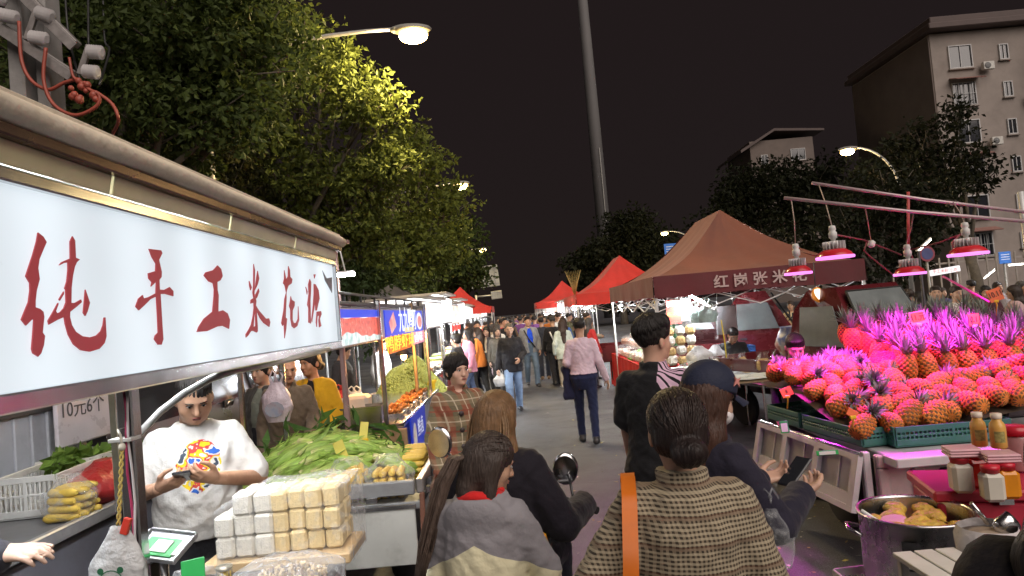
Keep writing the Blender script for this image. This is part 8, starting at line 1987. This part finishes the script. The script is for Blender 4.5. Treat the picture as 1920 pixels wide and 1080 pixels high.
w5, g = walker('woman in a dark jacket and tan top holding a striped bag', 922, 742, 150, 1.60, sex='f', fat=1.1, skin=(.52,.34,.26), hair='bob', top=(.03,.03,.035), th=.03, open_front=(.25,.2,.14), pants=(.02,.02,.02), head=(20,-5,0))
handbag('grey patterned carrier bag held low by the woman in the dark jacket', (g.x+.15, g.y-.16, .8), PINKB, .1, .25, 13)
walker('grey-haired woman in an olive jacket behind the zip-jacket man', 942, 744, 170, 1.58, sex='f', fat=1.05, skin=(.5,.33,.25), hair='bob', haircol=(.05,.045,.045), top=(.06,.055,.045), th=.03, pants=(.02,.02,.02), head=(30,0,0))
w7, g = walker('man in a black top with white back stripes walking away', 1046, 722, 10, 1.70, fat=1.1, hair='crop', haircol=(.03,.03,.03), top=(.012,.012,.014), th=.03, pants=(.016,.016,.02), stride=.22, L=arm(-1,.2), R=arm(1,-.2))
mb = MB()
for s in (-1,1): mb.tube([(s*.12,-.15,1.33),(s*.05,-.165,1.12)], .018, 6)
mb.build('white_stripe', PWH, w7)
walker('long-haired woman in a pale hooded jacket walking away', 1064, 728, 2, 1.60, sex='f', fat=1.05, hair='long', haircol=(.04,.025,.02), top=(.52,.60,.56), th=.035, hem=.74, hood_down=True, pants=(.3,.26,.2), stride=-.2, shoes=WHITE_SHOE)
walker('man in a dark navy jacket walking away between the shoppers', 1024, 712, -3, 1.68, fat=1.1, hair='short', top=(.03,.035,.05), th=.03, pants=(.05,.055,.07), stride=.25, shoes=M('shoe_tan', (.35,.22,.1), .6))
walker('child in a red jacket beside the left carts', 875, 712, 120, 1.30, sex='f', hair='bob', top=(.42,.02,.03), th=.035, pants=(.03,.03,.05), vox=MID)
# sellers
X, Y = P(1497,690,6.35).x, 6.35
person('young fruit seller bending behind the pineapple mound lit pink', X, Y, 150, 1.66, 'm', 1.0, skin=(.52,.30,.22), hair='short', top=(.02,.02,.03), th=.02, pants=(.02,.02,.03), lean=22, head=(20,-22,0), z0=-.15, legs={1:((.1,.25,.60),(.09,.12,.25)), -1:((-.1,.25,.60),(-.09,.12,.25))}, vox=NEAR)
X, Y = P(1374,660,11.0).x, 11.0
person('seated seller in a dark vest working behind the near table', X, Y, 165, 1.68, 'm', 1.15, skin=(.46,.28,.19), hair='short', top=(.03,.03,.033), th=.028, pants=(.03,.03,.03), lean=14, head=(15,-28,0), z0=-.32, legs={1:((.12,.40,.84),(.12,.38,.42)), -1:((-.12,.40,.84),(-.12,.38,.42))}, R=dict(e=(.26,.16,1.08), w=(.12,.42,1.02), pose='relaxed'), vox=MID)
person('stallholder with dark tied hair behind the tall snack stack', 3.02, 16.0, 120, 1.62, 'f', 1.1, skin=(.5,.32,.24), hair='bun', top=(.4,.4,.38), th=.03, pants=(.03,.03,.03), head=(0,-20,0), vox=MID)
person('stallholder in a green apron behind the green peas', 3.1, 13.6, 100, 1.64, 'f', 1.1, skin=(.5,.32,.24), hair='bun', top=(.06,.16,.07), th=.03, pants=(.03,.03,.03), head=(0,-15,0), vox=MID)
person('cook in a white shirt behind the backlit picture cart', -2.4, 11.6, 250, 1.66, 'm', 1.1, hair='short', top=(.5,.5,.5), th=.025, pants=(.03,.03,.03), head=(0,-20,0), vox=MID)
person('vendor in a dark jacket behind the heap of green beans', -2.55, 9.6, 260, 1.66, 'f', 1.1, hair='bun', top=(.03,.03,.035), th=.03, pants=(.03,.03,.03), head=(0,-20,0), vox=MID)
# two cut off by the frame edge
X, Y = .915, 1.1
re = person('person in a dark jacket with a cream trim at the pot, back turned', X, Y, -35, 1.66, 'f', 1.1, hair='long', haircol=(.012,.010,.012), top=(.014,.012,.016), th=.05, hem=.7, collar=True, pants=(.03,.03,.03), head=(-20,-10,0), vox=NEAR)
mb = MB(); mb.tube([(-.235,-.06,1.27),(-.19,-.15,1.33),(-.08,-.19,1.38),(.06,-.19,1.38),(.18,-.15,1.33)], .017, 8, flat=1.8); mb.build('cream_trim', cloth('trim_cream', col=(.55,.50,.42), objcol=False), re)
X, Y, fc, h = -1.98, 1.9, -85, 1.62
hd = w2l(X, Y, fc, h, P(-5,1040,1.95))
person('second vendor inside the cart reaching an open hand over the counter', X, Y, fc, h, 'f', 1.0, skin=(.62,.42,.32), hair='bob', top=(.03,.03,.04), th=.03, pants=(.03,.03,.04), R=dict(e=(.26,.16,1.16), w=hd, pose='relaxed', d=(.15,.95,.05), n=(.3,-.1,.9)), L=arm(-1), vox=NEAR)

# ------------------------------------------------------------------ crowd: templates copied with their own colours
def crowd_template(**k):
    return person('x', 0, -50, 0, **k)
TPL = [crowd_template(h=1.70, hair='short', stride=.22, fat=1.1, vox=FAR, L=arm(-1,.2), R=arm(1,-.2)),
       crowd_template(h=1.60, sex='f', hair='long', stride=-.2, fat=1.05, th=.035, hem=.74, vox=FAR, L=arm(-1,-.1), R=arm(1,.15)),
       crowd_template(h=1.62, sex='f', hair='bob', stride=.15, fat=1.12, th=.04, hem=.70, vox=FAR, hood_down=True),
       crowd_template(h=1.72, hair='crop', stride=-.24, fat=1.15, th=.035, vox=FAR, R=dict(e=(.26,.0,1.12), w=(.12,.26,1.08), pose='relaxed')),
       crowd_template(h=1.58, sex='f', hair='bun', fat=1.1, th=.03, vox=FAR, L=dict(e=(-.25,.05,1.12), w=(-.1,.27,1.1), pose='relaxed'), R=dict(e=(.25,.05,1.12), w=(.1,.27,1.1), pose='relaxed')),
       crowd_template(h=1.68, hair='short', fat=1.2, th=.03, vox=FAR)]
PAL = [('red', (.42,.03,.03)), ('black', (.014,.014,.017)), ('navy', (.02,.03,.08)), ('white', (.55,.55,.53)), ('grey', (.16,.16,.17)), ('brown', (.12,.07,.04)), ('pink', (.55,.22,.30)), ('olive', (.10,.10,.05)), ('blue', (.04,.12,.40)), ('beige', (.40,.33,.24)), ('purple', (.16,.06,.22)), ('orange', (.50,.16,.03))]
LOW = [(.02,.02,.03), (.03,.04,.07), (.07,.10,.18), (.12,.11,.10), (.015,.015,.016)]
cr_ = random.Random(17); used_t = set()
def crowd(x, y, face, label, top, k=None, s=1.0):
    k = cr_.randrange(len(TPL)) if k is None else k; o = copytree(TPL[k], None, (x, y, 0), rad(face), label); o['group'] = 'people in the market crowd'; o.scale = (s, s, s)
    for c in o.children:
        if c.name.startswith(('jacket', 'shirt')): c.color = (*top, 1)
        elif c.name.startswith('trousers'): c.color = (*cr_.choice(LOW), 1)
        elif c.name.startswith('hair'): c.color = (*cr_.choice(((.012,.01,.01), (.03,.02,.016), (.05,.045,.042))), 1)
    return o
spots = []
tries = 0
while len(spots) < 64 and tries < 6000:
    tries += 1; y = 16.5+cr_.random()**1.25*34; x = cr_.uniform(-1.35, 1.75)
    if y < 19.5 and -.35 < x < 1.1: continue
    if all((x-a)**2+(y-b)**2 > .38 for a, b in spots): spots.append((x, y))
for i, (x, y) in enumerate(spots):
    nm, c = PAL[cr_.randrange(12)]; away = cr_.random() < .5
    where = 'near the lit carts' if x < -.4 else ('near the canopies' if x > .8 else 'in mid-street')
    crowd(x, y, (cr_.uniform(-25,25) if away else 180+cr_.uniform(-25,25)), 'far-off person in a %s top walking %s %s' % (nm, 'away' if away else 'this way', where), c, s=cr_.uniform(.95,1.04))
for i, (x, y, f_) in enumerate(((-1.15,12.2,75),(-1.1,14.4,100),(-.95,15.6,60),(-1.2,16.4,90),(1.75,17.0,-80),(1.7,19.2,-70),(1.65,21.5,-95),(1.6,15.2,-60))):
    nm, c = PAL[(i*5+1) % 12]; crowd(x, y, f_, 'shopper in a %s top turned towards the %s' % (nm, 'lit carts' if x < 0 else 'snack canopies'), c)
for i, (x, y) in enumerate(spots[:40:3]):
    if y < 30: handbag('%s carrier bag swinging from a hand in the far crowd' % ('white','red','clear pale')[i % 3], (x+.26, y, .86), (BAGW, BAGR, PINKB)[i % 3], .12, .22, 100+i)['group'] = 'bags carried in the crowd'
# diners and strollers behind the pineapple stall
RC = [(1700,11.5,'blue',(.05,.06,.20),20),(1719,12.6,'cream',(.55,.50,.30),10),(1752,11.2,'black',(.014,.012,.014),160),(1791,10.6,'white',(.60,.56,.52),185),(1846,11.6,'dark red',(.07,.02,.03),150),(1898,11.0,'pale pink',(.50,.34,.34),60),(1680,13.2,'brown',(.12,.06,.05),200),(1870,14.5,'grey',(.2,.17,.17),180),(1820,15,'maroon',(.12,.03,.04),10),(1765,15.5,'navy',(.03,.03,.08),190),(1640,14.2,'beige',(.5,.45,.4),0),(1610,12.2,'white',(.55,.52,.5),0),(1478,15.5,'beige',(.45,.36,.22),150),(1525,16.5,'black',(.02,.02,.02),180),(1915,13.0,'red',(.3,.04,.04),200)]
for i, (px, Y_, nm, c, f_) in enumerate(RC):
    crowd(P(px,530,Y_).x, Y_, f_, 'person in a %s top in the row beyond the pineapple stall' % nm + (' facing the stall' if 90 < f_ < 270 else ' with back turned'), c, k=[5,1,0,5,2,1,3,2,0,4,1,1,4,3,2][i])
for t_ in TPL:
    for c in list(t_.children): bpy.data.objects.remove(c)
    bpy.data.objects.remove(t_)
for i in range(8):
    lit_cart(24+i*4.3,2.4,1.85+.06*i,LITS[(i+1) % 4],'small glowing stall far down the right side of the street',1.7,.4,side=1)
